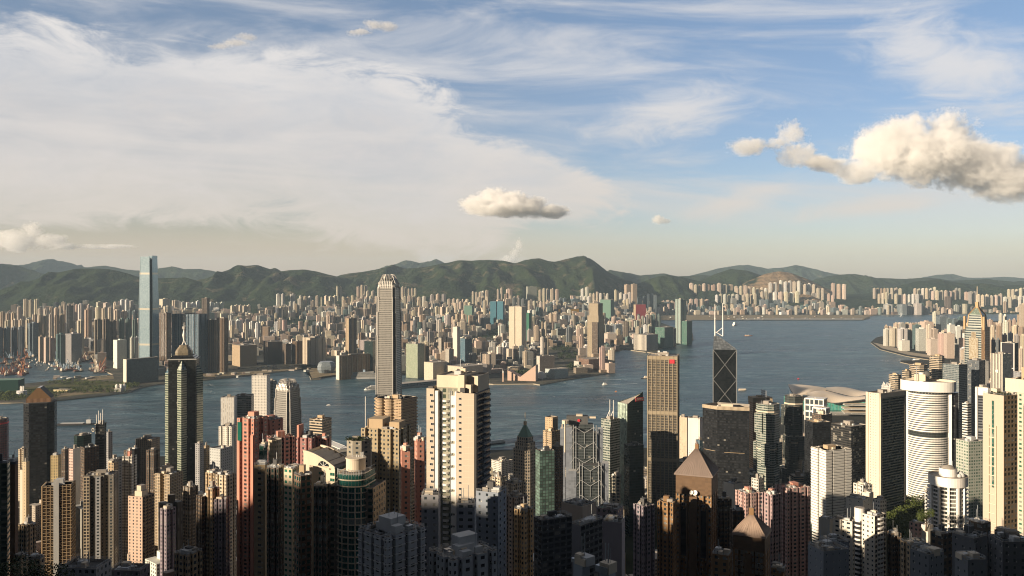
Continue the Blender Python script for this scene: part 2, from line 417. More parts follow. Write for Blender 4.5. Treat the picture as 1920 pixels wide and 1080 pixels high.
# grass and bare earth on the reclaimed point
def patch(name, px, mat, z=4.05):
    return sheet(name, ccw([tuple(sea(*p, z)) for p in px]), z, mat)
patch('grass_field', [(-80, 752), (20, 750), (100, 746), (180, 738), (240, 730), (258, 722), (230, 716), (150, 714), (60, 726), (-60, 733)], M_GRASS)
patch('bare_ground', [(150, 711), (170, 706), (212, 704), (214, 710), (165, 714)], M_SAND, 4.1)
patch('bare_ground', [(90, 739), (130, 735), (215, 726), (250, 722), (246, 727), (180, 737), (110, 744)], M_SAND, 4.11)
patch('quay_yard', [(368, 713), (430, 707), (500, 699), (572, 690), (700, 690), (700, 694), (604, 706), (585, 710), (577, 690), (560, 684), (470, 690), (370, 702)], M_SAND, 4.1)
patch('runway', [(1238, 600.1), (1618, 600.1), (1624, 595), (1640, 591), (1230, 591)], M_SAND, 4.1)
patch('runway_strip', [(1380, 599.2), (1616, 599.2), (1618, 597), (1380, 597)], M_CONC, 4.6)
patch('shore_road', [(1636, 642), (1654, 653), (1702, 665), (1745, 671), (1755, 667), (1705, 660), (1662, 647)], plain('pale_road', (.34, .29, .22), .9), 3.1)

# ground rising from the flat city towards the hills
def kz(X, Y):
    px = HX + X * F / max(Y, 1.0)
    if Y < 4800: return 0.0
    a = smooth(1060, 1260, px)
    y0 = 5400 + 3450 * a; y1 = 8400 + 1900 * a
    return 150.0 * smooth(y0, y1, Y) if Y > y0 else 0.0
# near slopes: the mountain that carries the viewpoint and shades the streets below it
RIDGE_S = [(-2200, 380), (-1200, 500), (-500, 550), (0, 560), (90, 570), (150, 578), (250, 576), (300, 548), (340, 532), (385, 529), (440, 517), (480, 519), (551, 524), (600, 500), (640, 474), (683, 429), (720, 395), (760, 360), (800, 335), (900, 275), (1100, 140), (1400, 20)]
SLOPE = [(-400, 430), (-60, 404), (0, 392), (60, 352), (100, 330), (200, 272), (300, 228), (450, 168), (600, 128), (800, 84), (1000, 54), (1300, 22), (1500, 6), (1620, -6)]
def terr(X, Y):
    z = interp(SLOPE, Y + 0.10 * abs(X))
    if Y > 150:
        g = math.exp(-((X - 560) / 260) ** 2 - ((Y - 1080) / 260) ** 2); z += 62 * g
        z += 40 * smooth(150, 500, X) * smooth(1500, 700, Y)
    t = 0.84 * X + 0.54 * Y; s = -0.54 * X + 0.84 * Y
    rz = interp(RIDGE_S, s) - abs(t + 700) * (0.42 if t > -700 else .25)
    rz = rz if rz > -50 else -50
    return max(z, rz)
def grid_surface(name, xs, ys, fz, mat):
    V = [(x, y, fz(x, y)) for y in ys for x in xs]; nx = len(xs)
    Fc = [(j * nx + i, j * nx + i + 1, (j + 1) * nx + i + 1, (j + 1) * nx + i) for j in range(len(ys) - 1) for i in range(nx - 1)]
    mb = MB(mat); mb.mesh(V, Fc, mat, sm=True); return mb.build(name)
M_SLOPE = ground_mat('wooded_slope', (.014, .020, .010), (.022, .030, .012), (.02, .02, .016), .03)
o = grid_surface('hillside', [-2600 + 50 * i for i in range(97)], [-2000 + 50 * i for i in range(78)],
                 lambda x, y: terr(x, y) + (3 * noise.noise(Vector((x * .02, y * .02, 0))) if abs(x) + abs(y) > 60 else 0), M_SLOPE)
tag(o, kind='structure')


def ridge(name, pts, Y, zb, front, back, mat, step=3.0, rough=1.0, seed=0.0):
    """a range of hills: the skyline given as view rows at distance Y, with spurs and gullies running down to zb"""
    x0, x1 = pts[0][0], pts[-1][0]; n = int((x1 - x0) / step) + 1
    nv = 36; V = []
    for j in range(nv):
        v = -1 + 2 * j / (nv - 1)                                 # -1 front foot, 0 skyline, 1 back foot
        v = math.copysign(abs(v) ** 1.25, v)
        for i in range(n):
            px = x0 + step * i; X = gx(px, Y)
            zr = max(gz(interp(pts, px), Y), zb - 8)
            h = zr - zb
            yy = Y + v * (front if v < 0 else back) * (0.55 + 0.45 * clampf(h / 380.0, 0, 1.4))
            a = abs(v)
            prof = (1 - a) ** 1.05
            k = noise.noise(Vector((X * .0011 + 0.35 * a, yy * .00030 + seed, seed)))
            k2 = noise.noise(Vector((X * .0035 + .5 * k, yy * .0011, seed + 4)))
            k3 = noise.noise(Vector((X * .010, yy * .006, seed + 9)))
            spur = (1 - abs(k) * 2.2) * .5 + (0.5 - abs(k2) * 1.6) * .42 + k3 * .22
            z = zb + h * (prof + rough * .62 * (spur - .25) * math.sin(math.pi * min(1, a)) ** .8 * (1 - .35 * a))
            sx = h * .35 * k * math.sin(math.pi * min(1, a))
            V.append((X + sx, yy, max(z, zb - 6 if a > .98 else zb - 2)))
    Fc = [(j * n + i, j * n + i + 1, (j + 1) * n + i + 1, (j + 1) * n + i) for j in range(nv - 1) for i in range(n - 1)]
    mb = MB(mat); mb.mesh(V, Fc, mat, sm=True)
    return tag(mb.build(name), kind='structure')

o = grid_surface('rising_ground', [-9000 + 200 * i for i in range(91)], [5200 + 150 * i for i in range(42)], lambda x, y: kz(x, y) + 2.0 if kz(x, y) > 0 else -8.0, M_HILL)
tag(o, kind='structure')
ridge('hill_range', [(-120, 556), (-40, 552), (0, 546), (40, 536), (80, 521), (110, 511), (140, 504), (170, 503), (205, 504), (235, 511), (262, 519), (300, 521), (345, 519), (372, 527), (420, 545), (460, 556)], 8900, 60, 1300, 1500, M_HILL, seed=1)
ridge('hill_range', [(255, 552), (300, 545), (340, 533), (375, 524), (392, 521), (420, 510), (447, 497), (462, 498), (482, 496), (505, 504), (522, 510), (540, 507), (566, 505), (592, 508), (625, 517), (680, 530), (740, 545), (790, 556)], 9600, 80, 1500, 1800, M_HILL_ROCK, seed=3)
ridge('hill_range', [(560, 552), (600, 530), (640, 515), (690, 508), (722, 502), (738, 497), (760, 504), (800, 500), (835, 492), (858, 487), (885, 488), (912, 487), (950, 490), (966, 493), (985, 487), (1012, 484), (1027, 489), (1042, 491),
                     (1066, 485), (1090, 480), (1106, 484), (1122, 495), (1140, 509), (1160, 519), (1185, 528), (1212, 540), (1240, 552)], 10500, 100, 1900, 2000, M_HILL_ROCK, seed=7)
ridge('hill_range', [(1160, 556), (1195, 532), (1222, 521), (1250, 516), (1280, 519), (1312, 527), (1345, 532), (1390, 545), (1420, 556)], 10300, 30, 1000, 1200, M_HILL, seed=11)
ridge('hill_range', [(1280, 552), (1310, 528), (1340, 513), (1372, 504), (1400, 507), (1432, 517), (1470, 530), (1520, 552)], 11300, 30, 1300, 1500, M_HILL, seed=12)
ridge('quarry_hill', [(1360, 556), (1400, 528), (1432, 514), (1460, 508), (1482, 511), (1512, 522), (1545, 538), (1590, 556)], 10600, 30, 1000, 1300, M_QUARRY, seed=15, rough=.4)
ridge('hill_range', [(1610, 556), (1680, 538), (1722, 528), (1755, 524), (1792, 529), (1822, 533), (1842, 530), (1882, 537), (1920, 534), (1990, 530), (2080, 556)], 10800, 25, 1300, 1600, M_HILL, seed=19)
ridge('far_hills', [(1480, 548), (1530, 524), (1572, 515), (1602, 513), (1642, 521), (1702, 523), (1742, 520), (1790, 526), (1850, 523), (1900, 528), (1990, 526), (2090, 548)], 13800, 25, 1600, 2000, M_HILL, seed=23)
ridge('far_hills', [(-160, 530), (-60, 496), (0, 495), (32, 497), (62, 507), (100, 517), (160, 540)], 12200, 25, 1500, 1500, M_HILL, seed=27)
ridge('far_hills', [(10, 540), (45, 500), (75, 489), (96, 486), (122, 491), (148, 502), (200, 520), (260, 545)], 17500, 25, 2000, 2000, M_HILL, seed=31)
ridge('far_hills', [(100, 535), (155, 503), (195, 497), (240, 505), (262, 507), (300, 502), (322, 498), (345, 503), (376, 503), (402, 508), (430, 524), (470, 545)], 15500, 25, 2000, 2000, M_HILL, seed=35)
ridge('far_hills', [(660, 535), (715, 502), (745, 494), (762, 487), (786, 492), (806, 490), (818, 485), (834, 493), (870, 515), (920, 545)], 17500, 25, 1600, 2000, M_HILL, seed=39)
ridge('far_hills', [(1090, 530), (1144, 506), (1172, 511), (1202, 516), (1242, 513), (1272, 518), (1320, 515), (1370, 520), (1440, 545)], 14500, 25, 1600, 2000, M_HILL, seed=43)
ridge('far_hills', [(1240, 535), (1292, 517), (1330, 508), (1346, 503), (1372, 499), (1402, 496), (1440, 503), (1470, 501), (1492, 497), (1522, 504), (1562, 513), (1640, 540)], 20500, 25, 2000, 2000, M_HILL, seed=47)
ridge('far_hills', [(1690, 535), (1732, 519), (1762, 515), (1786, 513), (1812, 520), (1842, 521), (1882, 519), (1930, 522), (2020, 518), (2090, 540)], 22000, 25, 1500, 1500, M_HILL, seed=51)


def build_haze():
    mb = MB(); m = bpy.data.materials.new('haze'); m.use_nodes = True
    q = NT(m.node_tree); q.n.clear(); o = q.node('ShaderNodeOutputMaterial')
    pv = q.node('ShaderNodeVolumePrincipled')
    pv.inputs['Color'].default_value = (.62, .81, 1.0, 1); pv.inputs['Density'].default_value = 2.1e-5; pv.inputs['Anisotropy'].default_value = 0.0
    q.l.new(pv.outputs[0], o.inputs['Volume'])
    mb.prism([(-25000, -2800), (25000, -2800), (25000, 25500), (-25000, 25500)], -1.5, 900.0, m, m, bottom=True)
    tag(mb.build('haze'), kind='stuff')
build_haze()


def cloud(name, label, Y, blobs, cell, amp, dens, seed):
    """a cumulus cloud: blobs are (view column, view row, radius across, radius up) at distance Y"""
    k = Y / F
    cx = sum(b[0] for b in blobs) / len(blobs); cy = sum(b[1] for b in blobs) / len(blobs)
    C = Vector((gx(cx, Y), Y, gz(cy, Y)))
    L = []
    rnd = random.Random(seed)
    for (px, py, rx, ry) in blobs:
        p = Vector((gx(px, Y), Y + rnd.uniform(-.25, .25) * rx * k, gz(py, Y))) - C
        L.append((p, Vector((rx * k, max(rx, ry) * .85 * k, ry * k))))
    m = bpy.data.materials.new(name + '_vapour'); m.use_nodes = True
    q = NT(m.node_tree); q.n.clear(); o = q.node('ShaderNodeOutputMaterial')
    P = q.node('ShaderNodeTexCoord').outputs['Object']
    S = q.vm('MULTIPLY', P, (1, 1, 1.15))
    w = q.node('ShaderNodeTexNoise'); q.put(w.inputs['Vector'], S); w.inputs['Scale'].default_value = 1.0 / (cell * 2.2); w.inputs['Detail'].default_value = 3
    P2 = q.vm('ADD', P, q.vm('MULTIPLY', q.vm('SUBTRACT', w.outputs['Color'], (.5, .5, .5)), (cell * .9,) * 3))
    f = None
    for p, r in L:
        d = q.vm('DIVIDE', q.vm('SUBTRACT', P2, tuple(p)), tuple(r))
        g = q.m('SUBTRACT', 1.0, q.vm('LENGTH', d))
        f = g if f is None else q.m('SMOOTH_MAX', f, g, .12)
    n = q.noise(S, 1.0 / cell, 7.0, .68)
    n2 = q.noise(S, 4.2 / cell, 5.0, .7)
    f = q.m('ADD', q.m('ADD', q.m('MULTIPLY', f, .8), q.m('MULTIPLY', q.m('SUBTRACT', n, .54), amp * 1.5)), q.m('MULTIPLY', q.m('SUBTRACT', n2, .52), amp * 1.15))
    f = q.sstep(f, 0.0, .22)
    pv = q.node('ShaderNodeVolumePrincipled')
    pv.inputs['Color'].default_value = (1.0, 1.0, 1.0, 1); pv.inputs['Anisotropy'].default_value = 0.0
    q.put(pv.inputs['Density'], q.m('MULTIPLY', f, dens))
    q.l.new(pv.outputs[0], o.inputs['Volume'])
    mb = MB(m)
    for p, r in L:
        V = []; Fc = []; nu, nvv = 14, 8
        for j in range(nvv + 1):
            for i in range(nu):
                th = math.pi * j / nvv; ph = 2 * math.pi * i / nu
                V.append((p.x + 1.16 * r.x * math.sin(th) * math.cos(ph), p.y + 1.16 * r.y * math.sin(th) * math.sin(ph), p.z + 1.16 * r.z * math.cos(th)))
        for j in range(nvv):
            for i in range(nu): Fc.append((j * nu + i, (j + 1) * nu + i, (j + 1) * nu + (i + 1) % nu, j * nu + (i + 1) % nu))
        mb.mesh(V, Fc, m)
    ob = mb.build(name, None, C)
    md = ob.modifiers.new('hull', 'REMESH'); md.mode = 'VOXEL'; md.voxel_size = cell * .25
    m.cycles.volume_step_rate = .06 if len(blobs) > 4 else .12
    return tag(ob, label, 'cloud', None, 'stuff')

cloud('cloud', 'large cream cumulus cloud with grey base', 9000,
      [(1650, 285, 72, 52), (1700, 262, 62, 52), (1780, 255, 66, 50), (1730, 300, 110, 48), (1830, 310, 90, 52), (1890, 340, 80, 44), (1610, 318, 50, 26), (1555, 308, 45, 15), (1960, 335, 90, 50)], 260, 1.0, .0085, 1)
cloud('cloud', 'ragged cream scrap of cloud beside the large cumulus', 9000,
      [(1487, 248, 34, 26), (1500, 290, 42, 22), (1400, 276, 44, 17), (1452, 272, 30, 12), (1530, 300, 40, 14)], 170, 1.05, .007, 2)
cloud('cloud', 'small flat based cumulus cloud above the middle of the hill range', 11500,
      [(890, 384, 34, 18), (925, 375, 36, 24), (960, 380, 44, 26), (995, 387, 40, 22), (1035, 396, 40, 13), (950, 394, 70, 14)], 190, .9, .012, 3)
cloud('cloud', 'bank of small cream cumulus low over the western hills', 27000, [(30, 452, 46, 20), (58, 436, 24, 22), (92, 452, 34, 16), (12, 440, 26, 12), (118, 461, 30, 7), (190, 462, 60, 4)], 380, 1.2, .0028, 5)
cloud('cloud', 'thin upright wisp of cloud over the middle hills', 27000, [(973, 458, 9, 13), (966, 474, 12, 10), (955, 486, 20, 7)], 260, 1.0, .0035, 6)
cloud('cloud', 'small pinkish scrap of cloud high in the sky', 9000, [(700, 48, 26, 9), (728, 52, 24, 9), (672, 60, 26, 6)], 120, 1.1, .006, 7)
cloud('cloud', 'thin pinkish scrap of cloud above the wide white sheet', 9000, [(462, 70, 22, 8), (440, 80, 26, 7), (412, 88, 24, 5)], 120, 1.1, .005, 8)
cloud('cloud', 'tiny puff of cumulus over the harbour mouth', 11500, [(1234, 412, 16, 9), (1246, 415, 12, 5)], 90, .9, .012, 4)


# ------------------------------------------------------------------ building kit
RND = random.Random(7)
OCC = []                                                          # (x0, x1, top row, distance) of everything placed by hand
def root(name, label, cat, X, Y, z0, rot=0.0, group=None):
    o = bpy.data.objects.new(name, None); COL.objects.link(o)
    o.location = (X, Y, z0); o.rotation_euler.z = rot; o.empty_display_size = 5
    return tag(o, label, cat, group)
def place(x0, xc, x1, Y, k=1.0, phi=None):
    """width, depth, turn and centre of a block whose left face spans columns x0..xc and right face xc..x1 at distance Y"""
    az = math.atan((xc - HX) / F); s = Y / F * math.cos(az)
    a, b = max(xc - x0, .01) * s, max(x1 - xc, .01) * s
    if phi is None:
        phi = clampf(math.atan2(b, a * k), R(3), R(87))
        w = a / math.cos(phi); d = b / math.sin(phi)
        if b < .05 * a: d = w * k
        if a < .05 * b: w = d / k
    else:
        phi = R(phi); w = a / math.cos(phi); d = b / math.sin(phi)
    rot = -az - phi
    c, s_ = math.cos(rot), math.sin(rot)
    return w, d, rot, gx(xc, Y) - (w / 2 * c + d / 2 * s_), Y - (w / 2 * s_ - d / 2 * c)
def notched(w, d, nw=2, nd=2, dep=1.6, fr=.3):
    pts = []
    def side(ax, ay, bx, by, n):
        L = math.hypot(bx - ax, by - ay); ux, uy = (bx - ax) / L, (by - ay) / L; nx, ny = -uy, ux
        pts.append((ax, ay))
        for i in range(n):
            c = L * (i + .5) / n; h = L / n * fr / 2
            for t, q in ((c - h, 0), (c - h, dep), (c + h, dep), (c + h, 0)):
                pts.append((ax + ux * t + nx * q, ay + uy * t + ny * q))
    side(-w / 2, -d / 2, w / 2, -d / 2, nw); side(w / 2, -d / 2, w / 2, d / 2, nd)
    side(w / 2, d / 2, -w / 2, d / 2, nw); side(-w / 2, d / 2, -w / 2, -d / 2, nd)
    return pts
def chamf(w, d, c): return [(-w / 2 + c, -d / 2), (w / 2 - c, -d / 2), (w / 2, -d / 2 + c), (w / 2, d / 2 - c), (w / 2 - c, d / 2), (-w / 2 + c, d / 2), (-w / 2, d / 2 - c), (-w / 2, -d / 2 + c)]
def cross(w, d, f=.42):
    a, b = w / 2, d / 2; p, q = a * f, b * f
    return [(-p, -b), (p, -b), (p, -q), (a, -q), (a, q), (p, q), (p, b), (-p, b), (-p, q), (-a, q), (-a, -q), (-p, -q)]
def aitch(w, d, f=.3, g=.34):
    a, b = w / 2, d / 2; p, q = a * f, b * g
    return [(-a, -b), (-p, -b), (-p, -q), (p, -q), (p, -b), (a, -b), (a, b), (p, b), (p, q), (-p, q), (-p, b), (-a, b)]
def plan_of(plan, w, d):
    if plan is None: return rect(w, d)
    if callable(plan): return plan(w, d)
    k, *a = plan
    return {'n': notched, 'c': chamf, 'x': cross, 'h': aitch}[k](w, d, *a)
def walls(mb, poly, z0, z1, mat, bay, fl, par=1.2, mats=None, inner=None):
    mb.prism(poly, z0, z1, mat, None, bay, fl, mats=mats)
    if par:
        p2 = offset(poly, -.35); n = len(poly)
        for i in range(n):
            a, b, c, d = poly[i], poly[(i + 1) % n], p2[(i + 1) % n], p2[i]
            mb.face([(a[0], a[1], z1), (b[0], b[1], z1), (c[0], c[1], z1), (d[0], d[1], z1)], inner or M_ROOF)
            mb.face([(c[0], c[1], z1 - par), (d[0], d[1], z1 - par), (d[0], d[1], z1), (c[0], c[1], z1)], inner or M_ROOF)
def roofplane(poly, z, mat):
    mb = MB(mat); p = offset(poly, -.3); mb.face([(a, b, z) for a, b in p], mat); return mb
def part(r, name, mb, label=None, rot=0.0):
    o = mb.build(name, r, None, rot)
    if label: o['label'] = label
    return o
def pbox(r, name, cx, cy, z, sx, sy, h, mat, label=None, rot=0.0):
    mb = MB(mat); mb.box(cx, cy, z, sx, sy, h, mat, rot); return part(r, name, mb, label)
def clutter(r, poly, z, n=4, mat=None, seed=0, big=True, h=4.5):
    """lift house, tanks and vents standing on a roof"""
    rn = random.Random(seed); xs = [p[0] for p in poly]; ys = [p[1] for p in poly]
    w, d = max(xs) - min(xs), max(ys) - min(ys); cx, cy = sum(xs) / len(xs), sum(ys) / len(ys)
    mat = mat or M_ROOF
    if big:
        pbox(r, 'plant_room', cx + rn.uniform(-.08, .08) * w, cy + rn.uniform(-.05, .1) * d, z, w * rn.uniform(.3, .5), d * rn.uniform(.3, .45), h * rn.uniform(.8, 1.3), mat)
    for i in range(n):
        t = rn.random(); x, y = cx + rn.uniform(-.36, .36) * w, cy + rn.uniform(-.36, .36) * d
        if t < .35: pbox(r, 'water_tank', x, y, z, rn.uniform(2, 4.5), rn.uniform(2, 4), rn.uniform(1.8, 3.2), rn.choice((M_LGREY, M_CREAM, M_ROOF)))
        elif t < .75: pbox(r, 'cooling_unit', x, y, z, rn.uniform(1.5, 5), rn.uniform(1.2, 3), rn.uniform(1, 2), rn.choice((M_LGREY, M_ROOFD, M_STEEL)))
        elif t < .9:
            mb = MB(M_STEEL); mb.tube([(x, y, z), (x, y, z + rn.uniform(5, 9))], .14, M_STEEL, 5); part(r, 'aerial', mb)
        else:
            mb = MB(M_WHITE); mb.lathe([(0.0, 0), (1.0, .12), (1.5, .5)], M_WHITE, 12, cap=False); o = part(r, 'satellite_dish', mb)
            o.location = (x, y, z + 1.2); o.rotation_euler = (R(55), 0, rn.uniform(0, 6))
def side_frame(w, d, side):
    """origin, direction along and outward normal of a side of a block"""
    return {'F': ((-w / 2, -d / 2), (1, 0), (0, -1), w), 'R': ((w / 2, -d / 2), (0, 1), (1, 0), d),
            'B': ((w / 2, d / 2), (-1, 0), (0, 1), w), 'L': ((-w / 2, d / 2), (0, -1), (-1, 0), d)}[side]
def on_side(w, d, side, u, out=0.0):
    o, t, n, L = side_frame(w, d, side)
    return o[0] + t[0] * u + n[0] * out, o[1] + t[1] * u + n[1] * out, math.atan2(t[1], t[0])
_MESH = {}
def repeat(r, name, key, make, spots):
    """copies of one part mesh at (x, y, z, turn); only the first hundred are parts of their own"""
    if key not in _MESH:
        mb = make(); o = mb.build(name, r); _MESH[key] = o; first = True
    else:
        o = _MESH[key]; first = False
    for i, (x, y, z, a) in enumerate(spots[:100]):
        c = o if (first and i == 0) else o.copy()
        if c is not o: COL.objects.link(c)
        c.parent = r; c.location = (x, y, z); c.rotation_euler.z = a
    rest = spots[100:]
    if rest:
        src = o.data; mb = MB()
        for (x, y, z, a) in rest:
            ca, sa = math.cos(a), math.sin(a)
            V = [(v.co.x * ca - v.co.y * sa + x, v.co.x * sa + v.co.y * ca + y, v.co.z + z) for v in src.vertices]
            for p in src.polygons: mb.face([V[i] for i in p.vertices], src.materials[p.material_index])
        mb.build(name, r)['kind'] = 'stuff'
G_WIN = plain('window_glass', (.018, .024, .03), .12, var=.5, scale=.6, spec=.6)
G_GREEN = plain('green_glass', (.012, .10, .075), .12, var=.4, scale=.5, spec=.6)
def mk_window(w, h, frame, glass=None, dep=.12):
    def f():
        mb = MB(frame, glass or G_WIN)
        mb.box(0, -dep / 2 + .02, 0, w, dep, h, frame)
        mb.face([(-w / 2 + .1, -dep - .01, .1), (w / 2 - .1, -dep - .01, .1), (w / 2 - .1, -dep - .01, h - .1), (-w / 2 + .1, -dep - .01, h - .1)], glass or G_WIN)
        mb.box(0, -dep - .06, .1, .07, .05, h - .2, frame)
        return mb
    return f
def mk_balcony(w, dep, mat, rail=1.0, rounded=False):
    def f():
        mb = MB(mat)
        if rounded:
            p = [(-w / 2, 0.02)] + [(w / 2 * math.cos(R(180 + 180 * i / 8)), dep * math.sin(R(180 + 180 * i / 8))) for i in range(9)] + [(w / 2, 0.02)]
            mb.prism(p, 0, .18 + rail, mat, mat, bottom=True)
        else:
            mb.box(0, -dep / 2 + .01, 0, w, dep, .18, mat)
            mb.box(0, -dep + .06, .18, w, .1, rail, mat)
            mb.box(-w / 2 + .05, -dep / 2, .18, .1, dep - .2, rail, mat); mb.box(w / 2 - .05, -dep / 2, .18, .1, dep - .2, rail, mat)
        return mb
    return f
def grid_spots(w, d, side, us, z_top, z_bot, step, out=0.0, skip=None):
    s = []; z = z_top; j = 0
    while z > z_bot:
        for i, u in enumerate(us):
            if skip and skip(i, j): continue
            x, y, a = on_side(w, d, side, u, out); s.append((x, y, z, a))
        z -= step; j += 1
    return s
def base_z(X, Y): return max(3.0, terr(X, Y) if Y < 2600 else 0, kz(X, Y)) - 2.0

def tower(name, label, cat, x0, xc, x1, yt, Y, mat, k=1.0, plan=None, bay=3.4, fl=3.2, roof=None, par=1.2, n=4, slabs=None, ribs=None, group=None,
          mats=None, phi=None, seed=None, top=None, plant=True, yb=None, fill=None):
    """a block of flats or offices; returns its root and local frame"""
    w, d, rot, X, Yc = place(x0, xc, x1, Y, k, phi)
    zt = gz(yt, Y); z0 = base_z(X, Yc) if yb is None else max(3.0, gz(yb, Y)) - 1
    r = root(name, label, cat, X, Yc, z0, rot, group); z = zt - z0
    poly = plan_of(plan, w, d)
    mb = MB(mat); walls(mb, poly, 0, z, mat, bay, fl, par, mats); part(r, 'facade', mb)
    part(r, 'roof', roofplane(poly, z - par, roof or M_ROOF))
    seed = seed if seed is not None else int(x0 * 7 + yt)
    if n and Y < 800: n = int(n * 1.8) + 4
    if n or plant: clutter(r, rect(w * .8, d * .8), z - par, n, roof, seed, plant)
    if par and Y < 560:
        mb = MB(M_STEEL); q = offset(poly, -.18)
        for a, b in zip(q, q[1:] + q[:1]):
            L = math.dist(a, b); m = max(1, int(L / 2.2)); mb.bar((a[0], a[1], z + 1.0), (b[0], b[1], z + 1.0), .09, M_STEEL); mb.bar((a[0], a[1], z + .55), (b[0], b[1], z + .55), .06, M_STEEL)
            for i in range(m): mb.bar((a[0] + (b[0] - a[0]) * i / m, a[1] + (b[1] - a[1]) * i / m, z - .1), (a[0] + (b[0] - a[0]) * i / m, a[1] + (b[1] - a[1]) * i / m, z + 1.0), .07, M_STEEL)
        part(r, 'roof_railing_lattice', mb)
    if slabs:
        out, h, sm = slabs[:3]; mb = MB(sm); p2 = offset(poly, out); zz = z - par - h
        zlow = max(0, z - (slabs[3] if len(slabs) > 3 else 130))
        while zz > zlow: mb.prism(p2, zz, zz + h, sm, sm, bottom=True); zz -= fl
        part(r, 'floor_edging', mb)
    if ribs:
        sp, rw, ro, rm = ribs; mb = MB(rm)
        for i in range(len(poly)):
            a, b = Vector(poly[i]), Vector(poly[(i + 1) % len(poly)]); L = (b - a).length
            if L < sp * .8: continue
            t = (b - a) / L; nrm = Vector((t.y, -t.x)); m = max(1, round(L / sp))
            for j in range(m + 1):
                c = a + t * (L * j / m) + nrm * (ro / 2 - .02)
                mb.prism(rect(rw, ro, math.atan2(t.y, t.x), c.x, c.y), 0, z + .02, rm, rm)
        part(r, 'facade_rib', mb)
    OCC.append((x0, x1, yt, Y))
    return r, w, d, z, poly

# ------------------------------------------------------------------ facade materials
GL = (.022, .030, .036)
F_CREAM = facade('flats_cream', (.60, .50, .37), GL, .46, .46, bump=.25)
F_WHITE = facade('flats_white', (.72, .68, .60), GL, .46, .46, bump=.25)
F_PALE = facade('wall_pale', (.66, .60, .50), GL, .0, .0)
F_TAN = facade('flats_tan', (.44, .33, .21), GL, .5, .5, bump=.25)
F_YELLOW = facade('flats_ochre', (.39, .315, .20), GL, .42, .45, bump=.25)
F_PINK = facade('flats_coral', (.50, .235, .175), GL, .42, .5, bump=.25)
F_ROSE = facade('flats_rose', (.52, .34, .31), GL, .48, .5, bump=.25)
F_GREY = facade('flats_grey', (.36, .36, .37), GL, .48, .46, bump=.25)
F_MAUVE = facade('flats_mauve', (.25, .21, .24), GL, .46, .48, bump=.25)
F_DKBROWN = facade('flats_dark_brown', (.11, .075, .05), GL, .55, .5, bump=.2)
F_BROWN = facade('brown_tile_windows', (.27, .155, .07), GL, .44, .5, bump=.25, curtain=.3)
F_BALC = facade('balcony_grid', (.50, .41, .29), (.012, .012, .014), .74, .66, grough=.5, bump=.6, curtain=.05)  # near-black cells paint in the shade of deep balconies
F_BALCD = facade('balcony_grid_dark', (.26, .21, .16), (.012, .012, .014), .72, .62, grough=.5, bump=.5, curtain=.05)  # same painted balcony shade, on a darker wall
F_OFFW = facade('offices_white_grid', (.66, .62, .55), GL, .6, .55, bump=.2)
F_BANDW = facade('offices_white_bands', (.74, .71, .65), (.02, .026, .03), 1, .5, bump=.3, curtain=.05)
F_BANDT = facade('offices_tan_bands', (.50, .41, .30), (.015, .018, .02), 1, .52, bump=.3)
F_BANDG = facade('offices_grey_green_bands', (.33, .35, .31), (.03, .045, .042), 1, .55, joint=.1, curtain=.1)
F_BLACK = facade('black_glass', (.006, .006, .0065), (.010, .011, .013), 1, .6, rough=.45, grough=.09, joint=.05, curtain=.012, gvar=.8, spec=.22)
F_DKGREEN = facade('dark_green_glass', (.018, .030, .028), (.010, .021, .020), 1, .68, rough=.4, grough=.08, joint=.05, curtain=.02, spec=.22)
F_GREEN = facade('green_glass_wall', (.10, .15, .12), (.02, .075, .06), .86, .72, rough=.5, grough=.1, curtain=.12)
F_BLUE = facade('blue_glass_wall', (.13, .19, .23), (.03, .065, .09), .8, .74, rough=.4, grough=.1, curtain=.08)
F_GREYGL = facade('grey_glass_wall', (.22, .24, .24), (.055, .07, .075), .9, .6, rough=.4, grough=.12, curtain=.06)
F_COPPER = facade('copper_glass', (.46, .27, .14), (.20, .10, .045), 1, .5, rough=.5, grough=.12, joint=.12, curtain=.0)
F_STRIPE = facade('vertical_stripes', (.68, .62, .52), (.03, .03, .035), .48, 1, bump=.4, curtain=.0)
F_STRIPED = facade('brown_stripes', (.24, .16, .10), (.02, .018, .018), .5, 1, bump=.4, curtain=.0)
M_RIBG = plain('gold_grey_rib', (.35, .29, .205), .5, .3); M_SILVER = plain('silver_cladding', (.50, .47, .43), .35, .45, var=.08)


